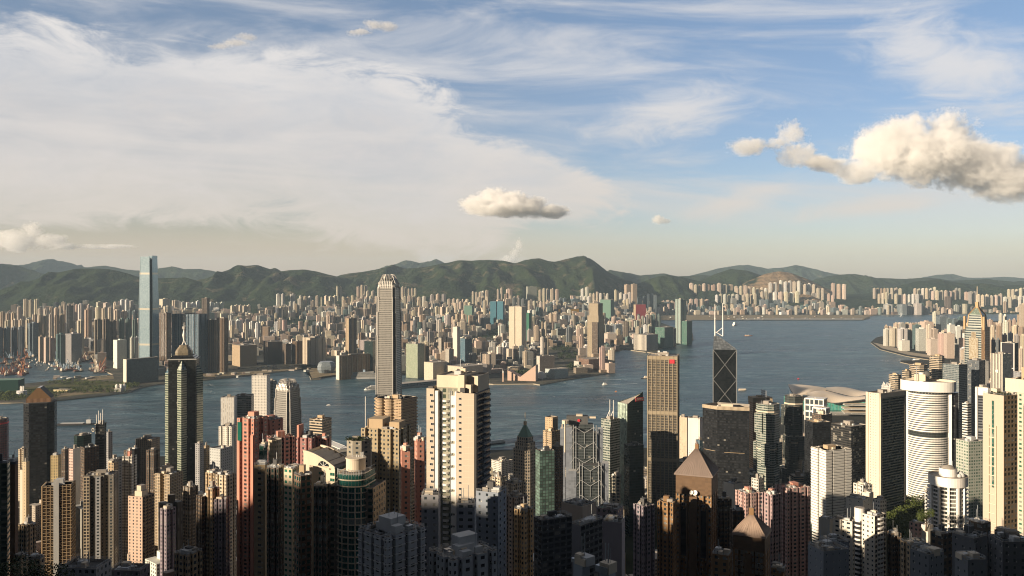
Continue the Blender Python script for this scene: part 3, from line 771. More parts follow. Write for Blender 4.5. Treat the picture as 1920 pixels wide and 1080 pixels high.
# ------------------------------------------------------------------ landmark towers
def harbour_giant():
    """tall blue white glass tower across the water: four sloping glass sheets round a recessed core"""
    Y = 3440; az = math.atan((278 - HX) / F)
    w, d, rot, X, Yc = place(259.5, 284, 298.5, Y, 1.0, 31)
    w = d = 62.0
    r = root('skyscraper', 'tallest pale blue glass skyscraper with banded storeys standing alone beside the basin of barges', 'skyscraper', X, Yc, 4, rot)
    fs = facade('ice_glass', (.36, .46, .52), (.27, .37, .43), 1, .70, rough=.25, grough=.16, joint=.0, curtain=.0, gvar=.25, gmetal=.35, metal=.2, band=(34, 30, (.62, .56, .44)))
    fc = facade('ice_core', (.035, .045, .05), (.05, .06, .065), 1, .6, rough=.3, grough=.15, curtain=0)
    zt = gz(481, Y) - 4
    lev = [(0, 1.16), (26, 1.04), (60, 1.0), (300, .985), (zt - 90, .92), (zt - 14, .85)]
    mb = MB(fc)
    for (za, ka), (zb, kb) in zip(lev, lev[1:]): mb.prism(scale(chamf(54, 54, 9), ka), za, zb, fc, M_ROOFD if zb == lev[-1][0] else None, 3, 4.2, poly1=scale(chamf(54, 54, 9), kb))
    part(r, 'core', mb)
    for i in range(4):
        a = i * math.pi / 2; mb = MB(fs); top = zt + (4 if i in (1, 2) else 0)
        L2 = lev[:-1] + [(lev[-1][0], lev[-1][1]), (top, .84)]
        for j, ((za, ka), (zb, kb)) in enumerate(zip(L2, L2[1:])):
            def pl(k): return turn([(-22 * k, -31 * k), (22 * k, -31 * k), (22 * k, -31 * k + 2.2), (-22 * k, -31 * k + 2.2)], a)
            p, p1 = pl(ka), pl(kb); n = 4
            for s_ in range(4):
                A, B, C, D = p[s_], p[(s_ + 1) % 4], p1[(s_ + 1) % 4], p1[s_]
                mb.face([(A[0], A[1], za), (B[0], B[1], za), (C[0], C[1], zb), (D[0], D[1], zb)], fs, [(0, za / 4.2), (15, za / 4.2), (15, zb / 4.2), (0, zb / 4.2)])
            if zb == top: mb.face([(q[0], q[1], zb) for q in p1], fs)
        part(r, 'glass_sheet', mb)
    pbox(r, 'podium', 4, 6, 0, 90, 84, 24, M_CONC)
    OCC.append((258, 300, 480, Y))
harbour_giant()

def claw_tower(name, label, x0, xc, x1, yt, Y, k, steps, crown, fs, nrib, zb=5):
    w, d, rot, X, Yc = place(x0, xc, x1, Y, k)
    r = root(name, label, 'skyscraper', X, Yc, zb, rot)
    fd = facade('claw_glass', (.075, .078, .08), (.025, .03, .034), 1, .6, rough=.35, grough=.12, joint=.06, curtain=0)
    mb = MB(fs)
    c0 = .12 * w; z = 0; prev = None
    for (y, kk) in steps:
        zt = gz(y, Y) - zb; p = chamf(w * kk, d * kk, c0 * kk)
        mats = [fs, fd] * 4
        mb.prism(p, z, zt, fs, M_ROOFD, 3.0, 4.0, mats=mats, poly1=scale(p, .985)); z = zt
    part(r, 'facade', mb)
    # silver corner fins running up past each setback, and the claw-like crown
    mbf = MB(M_SILVER); zc = gz(steps[-1][0], Y) - zb; ztop = gz(yt, Y) - zb
    zz = 0
    for (y, kk) in steps:
        zt = gz(y, Y) - zb + 3; p = chamf(w * kk, d * kk, c0 * kk)
        for q in p: mbf.prism(rect(1.5, 1.5, 0, q[0], q[1]), zz, zt, M_SILVER, M_SILVER)
        zz = zt - 6
    part(r, 'corner_fin', mbf)
    kk = steps[-1][1]; W, D = w * kk, d * kk
    for sgn, ax in ((-1, 0), (1, 0), (-1, 1), (1, 1)):
        mb = MB(M_SILVER); L = (W if ax == 0 else D); O = (D if ax == 0 else W)
        for i in range(nrib):
            t = -.5 + (i + .5) / nrib
            edge = 1 - .55 * (abs(t) * 2) ** 3
            P = []
            for j in range(7):
                u = j / 6; zh = zc - 10 + (ztop - zc + 10) * u * (1 if abs(t) < .36 else edge + .12)
                inw = .5 - .26 * u ** 2.2 * crown
                a = t * L * (1 - .25 * u * u); b = sgn * O * inw
                P.append((a, b, zh) if ax == 0 else (b, a, zh))
            for A, B in zip(P, P[1:]): mb.bar(A, B, 1.0 if L > 40 else .9, M_SILVER, 1.5)
        part(r, 'crown_rib', mb)
    mb = MB(M_ROOF); mb.prism(chamf(W * .72, D * .72, 4), zc - 2, zc + (ztop - zc) * .55, F_GREYGL, M_ROOF); part(r, 'plant_room', mb)
    OCC.append((x0, x1, yt, Y))
    return r
f_claw = facade('claw_banded', (.30, .285, .26), (.165, .16, .15), 1, .5, rough=.35, grough=.16, joint=.1, curtain=.0, gvar=.3, metal=.3, gmetal=.4)
claw_tower('skyscraper', 'tall tapering skyscraper with banded silver front and ring of white claw fins on top', 703, 741, 754.5, 514.5, 1830, .95,
           [(690, 1.0), (632, .985), (588, .955), (560, .91), (541, .855), (532, .80)], 1.0, f_claw, 9)
claw_tower('office_tower', 'short banded tower with curved shoulders and a crown of pale fins beside the water', 510, 541, 569, 714, 1700, 1.0,
           [(800, 1.0), (775, .97), (752, .92), (735, .85), (727, .80)], .7, f_claw, 9)

def star_tower():
    Y = 1470
    X, Yc = gx(331, Y), Y + 34
    az = math.atan((331 - HX) / F)
    r = root('skyscraper', 'dark star shaped glass tower with pale green corner prisms and a white needle spire', 'skyscraper', X, Yc, 6, -az)
    fd = facade('star_dark', (.009, .010, .010), (.014, .015, .015), 1, .62, rough=.4, grough=.06, joint=.04, curtain=.01, gvar=.8, spec=.24)
    fg = facade('star_green', (.33, .36, .28), (.05, .065, .055), 1, .5, rough=.25, grough=.06, joint=.0, curtain=.1, gmetal=.2)
    zt = gz(676, Y) - 6; Rr = 32.5
    # dark square shaft whose corners point between the prisms
    a0 = R(-90 - 14)
    sq = [(Rr * math.cos(a0 + R(45 + 90 * i)), Rr * math.sin(a0 + R(45 + 90 * i))) for i in range(4)]
    sq = turn(rect(45, 45), R(-9))
    mb = MB(fd); mb.prism(sq, 0, zt, fd, None, 3.2, 4.0); part(r, 'shaft', mb)
    for i in range(4):
        a = R(-90 - 9 + 90 * i)
        ax = Vector((math.cos(a), math.sin(a))); t = Vector((-ax.y, ax.x))
        # prism standing proud of the middle of each side
        p0 = ax * 21.5 - t * 8.8; p1 = ax * 31.5; p2 = ax * 21.5 + t * 8.8
        ztp = zt - (16 if i != 0 else 8); q = 9.0
        mb = MB(fg); pr = [tuple(p0), tuple(p1), tuple(p2)]
        mb.prism(pr, 0, ztp - q, fg, None, 3.2, 4.0)
        top = ax * 21.6
        mb.face([(p0.x, p0.y, ztp - q), (p1.x, p1.y, ztp - q), (top.x, top.y, ztp + q)], fg, [(0, 0), (4, 0), (2, 4)])
        mb.face([(p1.x, p1.y, ztp - q), (p2.x, p2.y, ztp - q), (top.x, top.y, ztp + q)], F_BLUE, [(0, 0), (4, 0), (2, 4)])
        part(r, 'corner_prism', mb)
    mb = MB(M_LGREY); mb.prism(offset(sq, 1.2), zt, zt + 1.6, M_LGREY, M_ROOFD, bottom=True); part(r, 'parapet', mb)
    mb = MB(F_BLACK); mb.prism(scale(sq, .93), zt + 1.6, zt + 7, F_BLACK, None, 3, 3, poly1=scale(sq, .74)); mb.face([(x, y, zt + 7) for x, y in scale(sq, .74)], M_ROOFD); part(r, 'setback', mb)
    fr = facade('crown_louvre', (.30, .25, .17), (.12, .10, .07), .5, 1, rough=.4, grough=.3, curtain=0)
    zc = zt + 7; prof = [(0, .58), (4, .60), (8, .56), (12, .44), (15, .34), (17, .32)]
    mb = MB(fr)
    for (za, ka), (zb_, kb) in zip(prof, prof[1:]): mb.prism(chamf(45 * ka, 45 * ka, 8 * ka), zc + za, zc + zb_, fr, M_ROOFD if zb_ == 17 else None, 2.0, 3, poly1=chamf(45 * kb, 45 * kb, 8 * kb))
    part(r, 'crown', mb, rot=R(-9))
    mb = MB(M_WHITE); zs = zc + 17
    for i in range(4):
        a = R(45 + 90 * i); mb.bar((6 * math.cos(a), 6 * math.sin(a), zs - 2), (0, 0, zs + 9), .9, M_WHITE)
    ztop = gz(611, Y) - 6
    mb.tube([(0, 0, zs + 4), (0, 0, zs + 10), (0, 0, zs + 17), (0, 0, zs + 26), (0, 0, zs + 31)], [.7, 1.6, 3.0, 1.1, .8], M_WHITE, 8)
    mb.box(0, 0, zs + 28, 7, 2, 4.5, M_WHITE); mb.box(0, 0, zs + 28, 2, 7, 4.5, M_WHITE)
    mb.tube([(0, 0, zs + 30), (0, 0, max(ztop, zs + 40))], [.8, .45], M_WHITE, 6); part(r, 'spire', mb)
    OCC.append((295, 366, 650, Y))
star_tower()

def pediment_tower():
    Y = 1313
    w, d, rot, X, Yc = place(42, 100, 109, Y, .9)
    r = root('office_tower', 'black glass octagonal tower with a brown gabled roof frame beside the water', 'office tower', X, Yc, 8, rot)
    z = gz(756, Y) - 8; poly = chamf(w, d, 9)
    mb = MB(F_BLACK); mb.prism(poly, 0, z, F_BLACK, None, 3.2, 3.9); part(r, 'facade', mb)
    mb = MB(M_DARK); mb.prism(offset(poly, .8), z, z + 1.5, M_DARK, M_ROOFD, bottom=True); part(r, 'parapet', mb)
    fb = facade('gable_slats', (.40, .23, .13), (.05, .03, .02), .45, 1, rough=.6, curtain=0)
    za, zb_ = z + 1.5, gz(727, Y) - 8
    hw, hd = w * .40, d * .36
    mb = MB(fb); e = [(-hw, -hd), (hw, -hd), (hw, hd), (-hw, hd)]
    mb.prism(e, za, za + 6, fb, None, 1.6, 3)
    t0, t1 = (-hw * .12, -hd * .95), (-hw * .12, hd * .95)
    mb.face([(-hw, -hd, za + 6), (-hw * .12, -hd, zb_), (-hw * .12, hd, zb_), (-hw, hd, za + 6)][::-1], fb, [(0, 0), (0, 3), (14, 3), (14, 0)])
    mb.face([(hw, -hd, za + 6), (hw, hd, za + 6), (hw * .12, hd, zb_), (hw * .12, -hd, zb_)], M_ROOFD)
    mb.face([(-hw * .12, -hd, zb_), (hw * .12, -hd, zb_), (hw * .12, hd, zb_), (-hw * .12, hd, zb_)], fb)
    mb.face([(-hw, -hd, za + 6), (hw, -hd, za + 6), (hw * .12, -hd, zb_), (-hw * .12, -hd, zb_)], M_BROWN)
    mb.face([(hw, hd, za + 6), (-hw, hd, za + 6), (-hw * .12, hd, zb_), (hw * .12, hd, zb_)], M_BROWN)
    part(r, 'gable_roof', mb)
    mb = MB(M_STEEL)
    for i in range(22): mb.prism(rect(w * .16, .5, 0, -w / 2 + w * .09, -d / 2 + 8.8 - .1), z - 60 - i * 3.9, z - 59.2 - i * 3.9, M_STEEL, M_STEEL)
    part(r, 'facade_slat', mb)
    OCC.append((40, 108, 727, Y))
pediment_tower()

def prism_tower():
    """dark faceted tower with crossed braces and two masts"""
    Y = 1480; X = gx(1365, Y); az = math.atan((1365 - HX) / F); k = Y / F * math.cos(az)
    r = root('skyscraper', 'dark faceted glass tower with pale crossed bracing and two white masts', 'skyscraper', X, Y + 22, 12, -az)
    zo = lambda y: gz(y, Y) - 12
    xl, xr = (1343 - 1365) * k, (1387 - 1365) * k
    fg = facade('facet_glass', (.005, .006, .007), (.008, .010, .012), 1, .7, rough=.4, grough=.06, joint=.05, curtain=.0, gvar=.5, spec=.2)
    yf, yb = -22, 20
    poly = [(xl, yf), (xr, yf + 2), (xr - 2, yb), (xl + 1.5, yb)]
    zf = zo(656)
    mb = MB(fg); mb.prism(poly, 0, zf, fg, None, 3.0, 3.9); part(r, 'facade', mb)
    A, B, C, D = [(p[0], p[1], zf) for p in poly]; ap = (xl + 3, yb - 3, zo(630))
    fr = facade('roof_glass', (.05, .055, .06), (.09, .10, .11), .85, .85, rough=.3, grough=.12, curtain=0)
    mb = MB(fr)
    mb.face([A, B, (xl + 8, yb - 10, zo(632)), (xl + .6, yb - 12, zo(632))], fr, [(0, 0), (8, 0), (3, 8), (0, 8)])
    mb.face([B, C, (xl + 8, yb - 10, zo(632))], fr); mb.face([C, D, (xl + .6, yb - 12, zo(632)), (xl + 8, yb - 10, zo(632))], fg); mb.face([D, A, (xl + .6, yb - 12, zo(632))], fg)
    part(r, 'sloping_roof', mb)
    mats = plain('brace_metal', (.22, .23, .235), .5, .3)
    zr = [656, 712, 766, 820, 874]
    for ya, yb_ in zip(zr, zr[1:]):
        for s_ in (0, 1):
            mb = MB(mats)
            a = (poly[0][0], poly[0][1] - .5, zo(ya)); b = (poly[1][0], poly[1][1] - .5, zo(yb_)); c = (poly[1][0], poly[1][1] - .5, zo(ya)); e = (poly[0][0], poly[0][1] - .5, zo(yb_))
            mb.bar(a, b, 1.35, mats, .8) if s_ else mb.bar(c, e, 1.35, mats, .7)
            part(r, 'cross_brace', mb)
    for q in poly[:3]:
        mb = MB(mats); mb.bar((q[0], q[1] - .2, 0), (q[0], q[1] - .2, zf), 1.4, mats); part(r, 'edge_trim', mb)
    for mx, yt in ((1346, 571), (1361, 569)):
        mb = MB(M_WHITE); x = (mx - 1365) * k
        mb.tube([(x, yb - 11, zo(632)), (x, yb - 11, zo(605)), (x, yb - 11, zo(yt))], [1.2, .95, .55], M_WHITE, 6); part(r, 'mast', mb)
    mb = MB(M_WHITE); x0, x1 = (1346 - 1365) * k, (1361 - 1365) * k
    mb.bar((x0, yb - 11, zo(628)), (x1, yb - 11, zo(616)), .9, M_WHITE); mb.bar((x0, yb - 11, zo(624)), (x1, yb - 11, zo(633)), .9, M_WHITE); part(r, 'mast_brace', mb)
    OCC.append((1342, 1388, 630, Y))
prism_tower()

def grid_tower():
    """plain tall office slab covered by a gold-grey grid"""
    Y = 1290
    fg = facade('grid_dark', (.20, .165, .115), (.022, .022, .022), .84, .62, rough=.5, grough=.1, curtain=.04, gvar=.8)
    r, w, d, z, poly = tower('office_tower', 'tall slab of dark glass behind a gold grey grid with two pale service bands', 'office tower', 1214, 1269.5, 1273, 668, Y, fg, .95,
                             bay=1.5, fl=3.9, n=9, roof=M_ROOF, phi=4, ribs=(6.2, 1.15, .9, M_RIBG))
    for y in (672, 775, 863):
        mb = MB(M_RIBG); zz = gz(y, Y) - gz(668, Y) + z; mb.prism(offset(poly, .6), zz - 2.6, zz + 2.6, M_RIBG, M_RIBG, bottom=True); part(r, 'service_band', mb)
    x, y, a = on_side(w, d, 'F', w * .83, 1.1)
    mb = MB(M_RED); mb.prism(rect(7.5, .5, 0, x, y), z - 11, z - 5, M_RED, M_RED, bottom=True); part(r, 'red_emblem', mb)
    mb = MB(M_WHITE)
    for xx in (-7, -3, 1, 4): mb.box(xx, 1, z - 1, 3, 5, 5 + (xx % 3), M_WHITE)
    part(r, 'roof_plant_louvre', mb)
grid_tower()

def concave_black():
    Y = 1240; az = math.atan((1345 - HX) / F); k = Y / F * math.cos(az)
    X = gx(1345, Y)
    r = root('office_tower', 'black angular glass tower with a pale parapet and folded front', 'office tower', X, Y, 10, -az)
    z = gz(768, Y) - 10
    P = [((1317 - 1345) * k, 16), (0, 0), ((1404 - 1345) * k, -1.5), ((1406 - 1345) * k, 30), (0, 40)]
    mb = MB(F_BLACK); mb.prism(P, 0, z, F_BLACK, None, 3.0, 3.8); part(r, 'facade', mb)
    mb = MB(M_TAN); walls(mb, offset(P, .5), z, z + 5.0, facade('parapet_fins', (.55, .45, .32), (.10, .08, .06), .4, 1, curtain=0), 1.6, 3, 3.5); part(r, 'parapet', mb)
    part(r, 'roof', roofplane(P, z + .9, M_ROOF))
    clutter(r, scale(P, .55, 12, 16), z + .9, 9, M_CREAM, 5, True, 5)
    mb = MB(M_TAN); zz = z - (846 - 768) * Y / F
    mb.bar((P[0][0] * .85, 13.5 - .3, zz), (-3, 1.4, zz), 2.0, M_TAN, .4); part(r, 'pale_strip', mb)
    mb = MB(M_TAN); mb.bar((10, -.55, zz - 1), (38, -1.25, zz - 1), 1.6, M_TAN, .4); part(r, 'pale_strip', mb)
    OCC.append((1317, 1406, 758, Y))
concave_black()

def hanger_bank():
    """grey modular building hung from white trusses between masts, in stepped bays"""
    Y = 1180; az = math.atan((1095 - HX) / F); k = Y / F * math.cos(az); X = gx(1095, Y)
    r = root('bank_building', 'grey steel building hung from white trusses and masts in stepped bays', 'bank building', X, Y, 12, -az)
    M_TRUSS = plain('truss_grey', (.36, .37, .38), .6)
    zo = lambda y: gz(y, Y) - 12; xo = lambda px: (px - 1095) * k
    fd = facade('hung_glass', (.07, .08, .085), (.025, .03, .03), 1, .6, rough=.4, grough=.1, joint=.06, curtain=.06)
    fgr = facade('grey_module', (.22, .24, .27), (.14, .155, .18), .9, .9, rough=.5, grough=.4, curtain=0, gvar=.2)
    for nm, x0, x1, y0, dep, yt, m in (('front_bay', 1082, 1128, -14, 16, 868, fd), ('middle_bay', 1073, 1120, 2, 16, 812, fd), ('rear_bay', 1066, 1112, 18, 16, 800, fd)):
        mb = MB(m); p = [(xo(x0), y0), (xo(x1), y0), (xo(x1), y0 + dep - .2), (xo(x0), y0 + dep - .2)]
        mb.prism(p, 0, zo(yt), m, M_ROOFD, 3, 3.9); part(r, nm, mb)
    for x0, x1, y0, dep, yt in ((1050, 1060, 8, 14, 806), (1061, 1073, 4, 20, 803), (1066, 1081, -12, 15, 880), (1121, 1131, 4, 18, 806), (1129, 1141, -12, 18, 865)):
        mb = MB(fgr); p = [(xo(x0), y0), (xo(x1) - .2, y0), (xo(x1) - .2, y0 + dep), (xo(x0), y0 + dep)]
        mb.prism(p, 0, zo(yt), fgr, M_LGREY, 4, 3.9); part(r, 'service_tower', mb)
    def truss(x0, x1, y, yt, yb):
        mb = MB(M_TRUSS)
        xm = (x0 + x1) / 2
        mb.bar((xo(x0), y, zo(yt)), (xo(xm), y, zo(yb)), .55, M_TRUSS); mb.bar((xo(x1), y, zo(yt)), (xo(xm), y, zo(yb)), .55, M_TRUSS)
        mb.bar((xo(xm), y, zo(yb)), (xo(xm), y, zo(yb + 20)), .45, M_TRUSS)
        mb.bar((xo(x0), y, zo(yt)), (xo(x0 - 9), y, zo(yb + 2)), .45, M_TRUSS); mb.bar((xo(x1), y, zo(yt)), (xo(x1 + 8), y, zo(yb + 2)), .45, M_TRUSS)
        part(r, 'hanging_truss', mb)
    for yt, yb in ((801, 812), (829, 840), (857, 868)): truss(1078, 1114, .8, yt, yb)
    for yt, yb in ((867, 878), (895, 906), (923, 934)): truss(1089, 1124, -15.2, yt, yb)
    for px, y, yt, yb in ((1075, .8, 797, 940), (1080, .8, 799, 940), (1113, .8, 796, 940), (1118, .8, 797, 940), (1087, -15.2, 862, 1000), (1092, -15.2, 864, 1000), (1122, -15.2, 860, 1000), (1127, -15.2, 863, 1000)):
        mb = MB(M_WHITE); mb.tube([(xo(px), y, zo(yb)), (xo(px), y, zo(yt))], .5, M_TRUSS, 6); part(r, 'mast', mb)
    for px, y, yt in ((1054, 9, 798), (1059, 5, 790)):
        mb = MB(M_CREAM); mb.tube([(xo(px), y, zo(850)), (xo(px), y, zo(yt))], 1.0, M_CREAM, 6); part(r, 'mast', mb)
    mb = MB(M_CREAM); mb.lathe([(5, zo(797)), (5, zo(790.5))], M_CREAM, 16, xo(1060), 10); part(r, 'round_plant_room', mb)
    pbox(r, 'plant_room', xo(1082), 26, zo(800), 30, 14, 11, M_ROOFD); pbox(r, 'plant_room', xo(1086), 24, zo(790), 9, 8, 6, M_CREAM); pbox(r, 'plant_room', xo(1074), 24, zo(790), 8, 6, 3, M_CREAM)
    pbox(r, 'crane_jib', xo(1108), 22, zo(789), 14, 2.5, 2.5, M_CREAM)
    mb = MB(M_RED); mb.lathe([(2.2, 0), (2.2, .6)], M_RED, 6); o = part(r, 'red_emblem', mb); o.location = (xo(1085), 18, zo(792.5)); o.rotation_euler.x = R(90)
    OCC.append((1050, 1141, 784, Y))
hanger_bank()

def text_part(r, name, s, size, loc, rotx, rotz, mat, ext=.15):
    c = bpy.data.curves.new(name, 'FONT'); c.body = s; c.size = size; c.extrude = ext; c.align_x = 'CENTER'; c.align_y = 'CENTER'
    c.materials.append(mat); o = bpy.data.objects.new(name, c); COL.objects.link(o); o.parent = r
    o.location = loc; o.rotation_euler = (rotx, 0, rotz)
    bpy.context.view_layer.update()
    me = bpy.data.meshes.new_from_object(o.evaluated_get(bpy.context.evaluated_depsgraph_get()))
    bpy.data.objects.remove(o); o = bpy.data.objects.new(name, me); COL.objects.link(o); o.parent = r
    o.location = loc; o.rotation_euler = (rotx, 0, rotz); return o

def slanted_green():
    Y = 1350; w, d, rot, X, Yc = place(1158, 1176, 1206, Y, 1.3)
    r = root('office_tower', 'dark green glass tower with a roof rising to one corner above a red lettered sign', 'office tower', X, Yc, 10, rot)
    z0 = gz(757, Y) - 10; z1 = gz(743, Y) - 10
    p = rect(w, d); zs = [z0, z0 - 1, z1 + 5, z0 + 6]
    mb = MB(F_DKGREEN)
    fl = facade('pale_green_glass', (.30, .34, .28), (.22, .27, .23), .9, .85, rough=.3, grough=.15, curtain=0)
    for i in range(4):
        a, b = p[i], p[(i + 1) % 4]; L = math.dist(a, b); n = round(L / 3); m = fl if i in (0, 3) else F_DKGREEN
        mb.face([(a[0], a[1], 0), (b[0], b[1], 0), (b[0], b[1], zs[(i + 1) % 4]), (a[0], a[1], zs[i])], m, [(0, -z0 / 3.9), (n, -z0 / 3.9), (n, (zs[(i + 1) % 4] - z0) / 3.9), (0, (zs[i] - z0) / 3.9)])
    part(r, 'facade', mb)
    mb = MB(M_ROOF); mb.face([(x, y, z - 2) for (x, y), z in zip(p, zs)], M_ROOF); part(r, 'roof', mb)
    mb = MB(M_CREAM)
    for i in range(7): x, y, a = on_side(w, d, 'R', d * (.55 + .06 * i), -1.2); mb.box(x, y, z0, .8, .8, 10 + i * .7, M_CREAM)
    part(r, 'roof_louvre', mb)
    x, y, a = on_side(w, d, 'R', d * .78, .3); zz = zs[1] + (zs[2] - zs[1]) * .72 - 6.5
    s_ = root_child(r, 'sign', x, y, zz, a); mb = MB(M_RED); mb.prism(rect(17, .5), -3, 3, M_RED, M_RED, bottom=True); part(s_, 'sign_panel', mb)
    text_part(s_, 'lettering', 'LONGE', 5.0, (0, -.3, 0), R(90), 0, M_CREAM)
    OCC.append((1158, 1207, 742, Y))
def root_child(r, name, x, y, z, a):
    o = bpy.data.objects.new(name, None); COL.objects.link(o); o.parent = r; o.location = (x, y, z); o.rotation_euler.z = a; return o
slanted_green()
r, w, d, z, p = tower('office_tower', 'grey green banded block with white tripod masts on its roof', 'office tower', 1127, 1145, 1162, 787, 1330, F_BANDG, 1.2, n=5, fl=3.9)
for sx in (-.05, .32):
    mb = MB(M_WHITE); mb.tube([(sx * w, 0, z - 1), (sx * w, 0, z + 29)], .5, M_WHITE, 6); mb.bar((sx * w - 6, -1, z), (sx * w, 0, z + 13), .6, M_WHITE); part(r, 'mast', mb)

def ellipse_tower():
    Y = 1150; X = gx(1752, Y); az = math.atan((1752 - HX) / F); k = Y / F * math.cos(az)
    r = root('hotel_tower', 'white curved hotel tower with level white bands under a broad white drum rim', 'hotel tower', X, Y + 18, 60, -az)
    zo = lambda y: gz(y, Y) - 60
    fb = facade('drum_glass', (.10, .10, .09), (.022, .026, .026), .95, .9, rough=.4, grough=.1, curtain=.04)
    ra = 39 * k; ym = -4.0
    arc = [(ra * math.sin(R(t)) / math.sin(R(62)), ym - 17 * (math.cos(R(t)) - math.cos(R(62))) / (1 - math.cos(R(62)))) for t in range(-62, 63, 8)]
    bk = [(-x, 9 - (y - ym) * .8) for x, y in arc]
    body = arc + bk
    mb = MB(fb); mb.prism(body, 0, zo(735), fb, None, 3.2, 3.05); part(r, 'facade', mb)
    mb = MB(M_WHITE); z = zo(742); i = 0
    while z > 2:
        i += 1
        if i not in (18, 19): 
            p2 = [(x * 1.0, y - .75) for x, y in arc] + [(x, y + .75) for x, y in bk]
            mb.prism(p2, z, z + 1.65, M_WHITE, M_WHITE, bottom=True)
        z -= 3.05
    part(r, 'floor_band_cladding', mb)
    for sx in (-1, 1):
        mb = MB(M_WHITE); mb.prism(rect(5.2, 15, 0, sx * (ra + 1.3), 2.5), 0, zo(734), M_WHITE, M_WHITE); part(r, 'end_pier', mb)
    pbox(r, 'side_wing', -(ra + 6.5), 5, 0, 6.5, 12, zo(736), facade('wing_blue', (.14, .17, .20), GL, 1, .6)); pbox(r, 'side_wing', ra + 8, 6, 0, 8, 14, zo(737), F_BLACK)
    rim = [(53.5 * k * math.cos(R(a)), 1 + 23 * math.sin(R(a))) for a in range(0, 360, 8)]
    mb = MB(M_WHITE); walls(mb, rim, zo(735), zo(716), M_WHITE, 4, 4, 3.0, inner=M_CREAM); mb.face([(x, y, zo(735)) for x, y in reversed(rim)], M_WHITE); part(r, 'drum_rim', mb)
    part(r, 'roof', roofplane(rim, zo(716) - 3, M_ROOF)); 
    pbox(r, 'plant_room', -10, 4, zo(718), 14, 9, 9, M_CREAM); mb = MB(M_WHITE); mb.lathe([(3.5, zo(720)), (3.5, zo(702))], M_WHITE, 14, -8, 3); part(r, 'flue', mb)
    mb = MB(M_ROOFD); mb.lathe([(0, zo(712)), (5, zo(709)), (5.6, zo(705)), (4, zo(701)), (0, zo(699))], M_ROOFD, 14, -1, 6); part(r, 'radome', mb)
    mb = MB(M_STEEL); mb.tube([(-14, -4, zo(718)), (-14, -4, zo(690))], .4, M_STEEL, 5); part(r, 'mast', mb)
    OCC.append((1699, 1810, 705, Y))
ellipse_tower()

def stripe_office():
    r, w, d, z, p = tower('office_tower', 'cream office block with green glass bands between plain corner piers and an aerial rack', 'office tower', 1624, 1650, 1699, 738, 1030, F_BANDW, 1.5, n=3, fl=3.3,
        mats=[facade('pier_slots', (.66, .58, .46), GL, .18, .4), facade('office_bands_olive', (.36, .345, .26), (.02, .024, .022), 1, .56, curtain=.08, bump=.3), F_BANDW, F_PALE], phi=34)
    for s_, u in (('R', 1.6), ('R', d - 1.6), ('F', w - 1.5), ('F', 1.5)):
        x, y, a = on_side(w, d, s_, u, .4); mb = MB(M_CREAM); mb.prism(rect(3.2, 1.2, a, x, y), 0, z + .3, M_CREAM, M_CREAM); part(r, 'corner_pier', mb)
    x, y, a = on_side(w, d, 'R', d / 2, .5); mb = MB(M_CREAM); mb.prism(rect(d, 1.3, a, x, y), z - 5.5, z + .4, M_CREAM, M_CREAM, bottom=True); part(r, 'fascia', mb)
    mb = MB(M_WHITE)
    for i in range(13):
        x = -w * .3 + i * w * .05; mb.tube([(x, -1, z - 1), (x + .8, -1, z + 7 + (i * 37 % 5))], .22, M_WHITE, 5); mb.tube([(x, 3, z - 1), (x - .5, 3, z + 6 + (i * 23 % 6))], .22, M_WHITE, 5)
    for zz in (3, 6): mb.bar((-w * .32, -1, z + zz), (w * .34, -1, z + zz), .3, M_WHITE)
    part(r, 'aerial_rack_lattice', mb)
stripe_office()

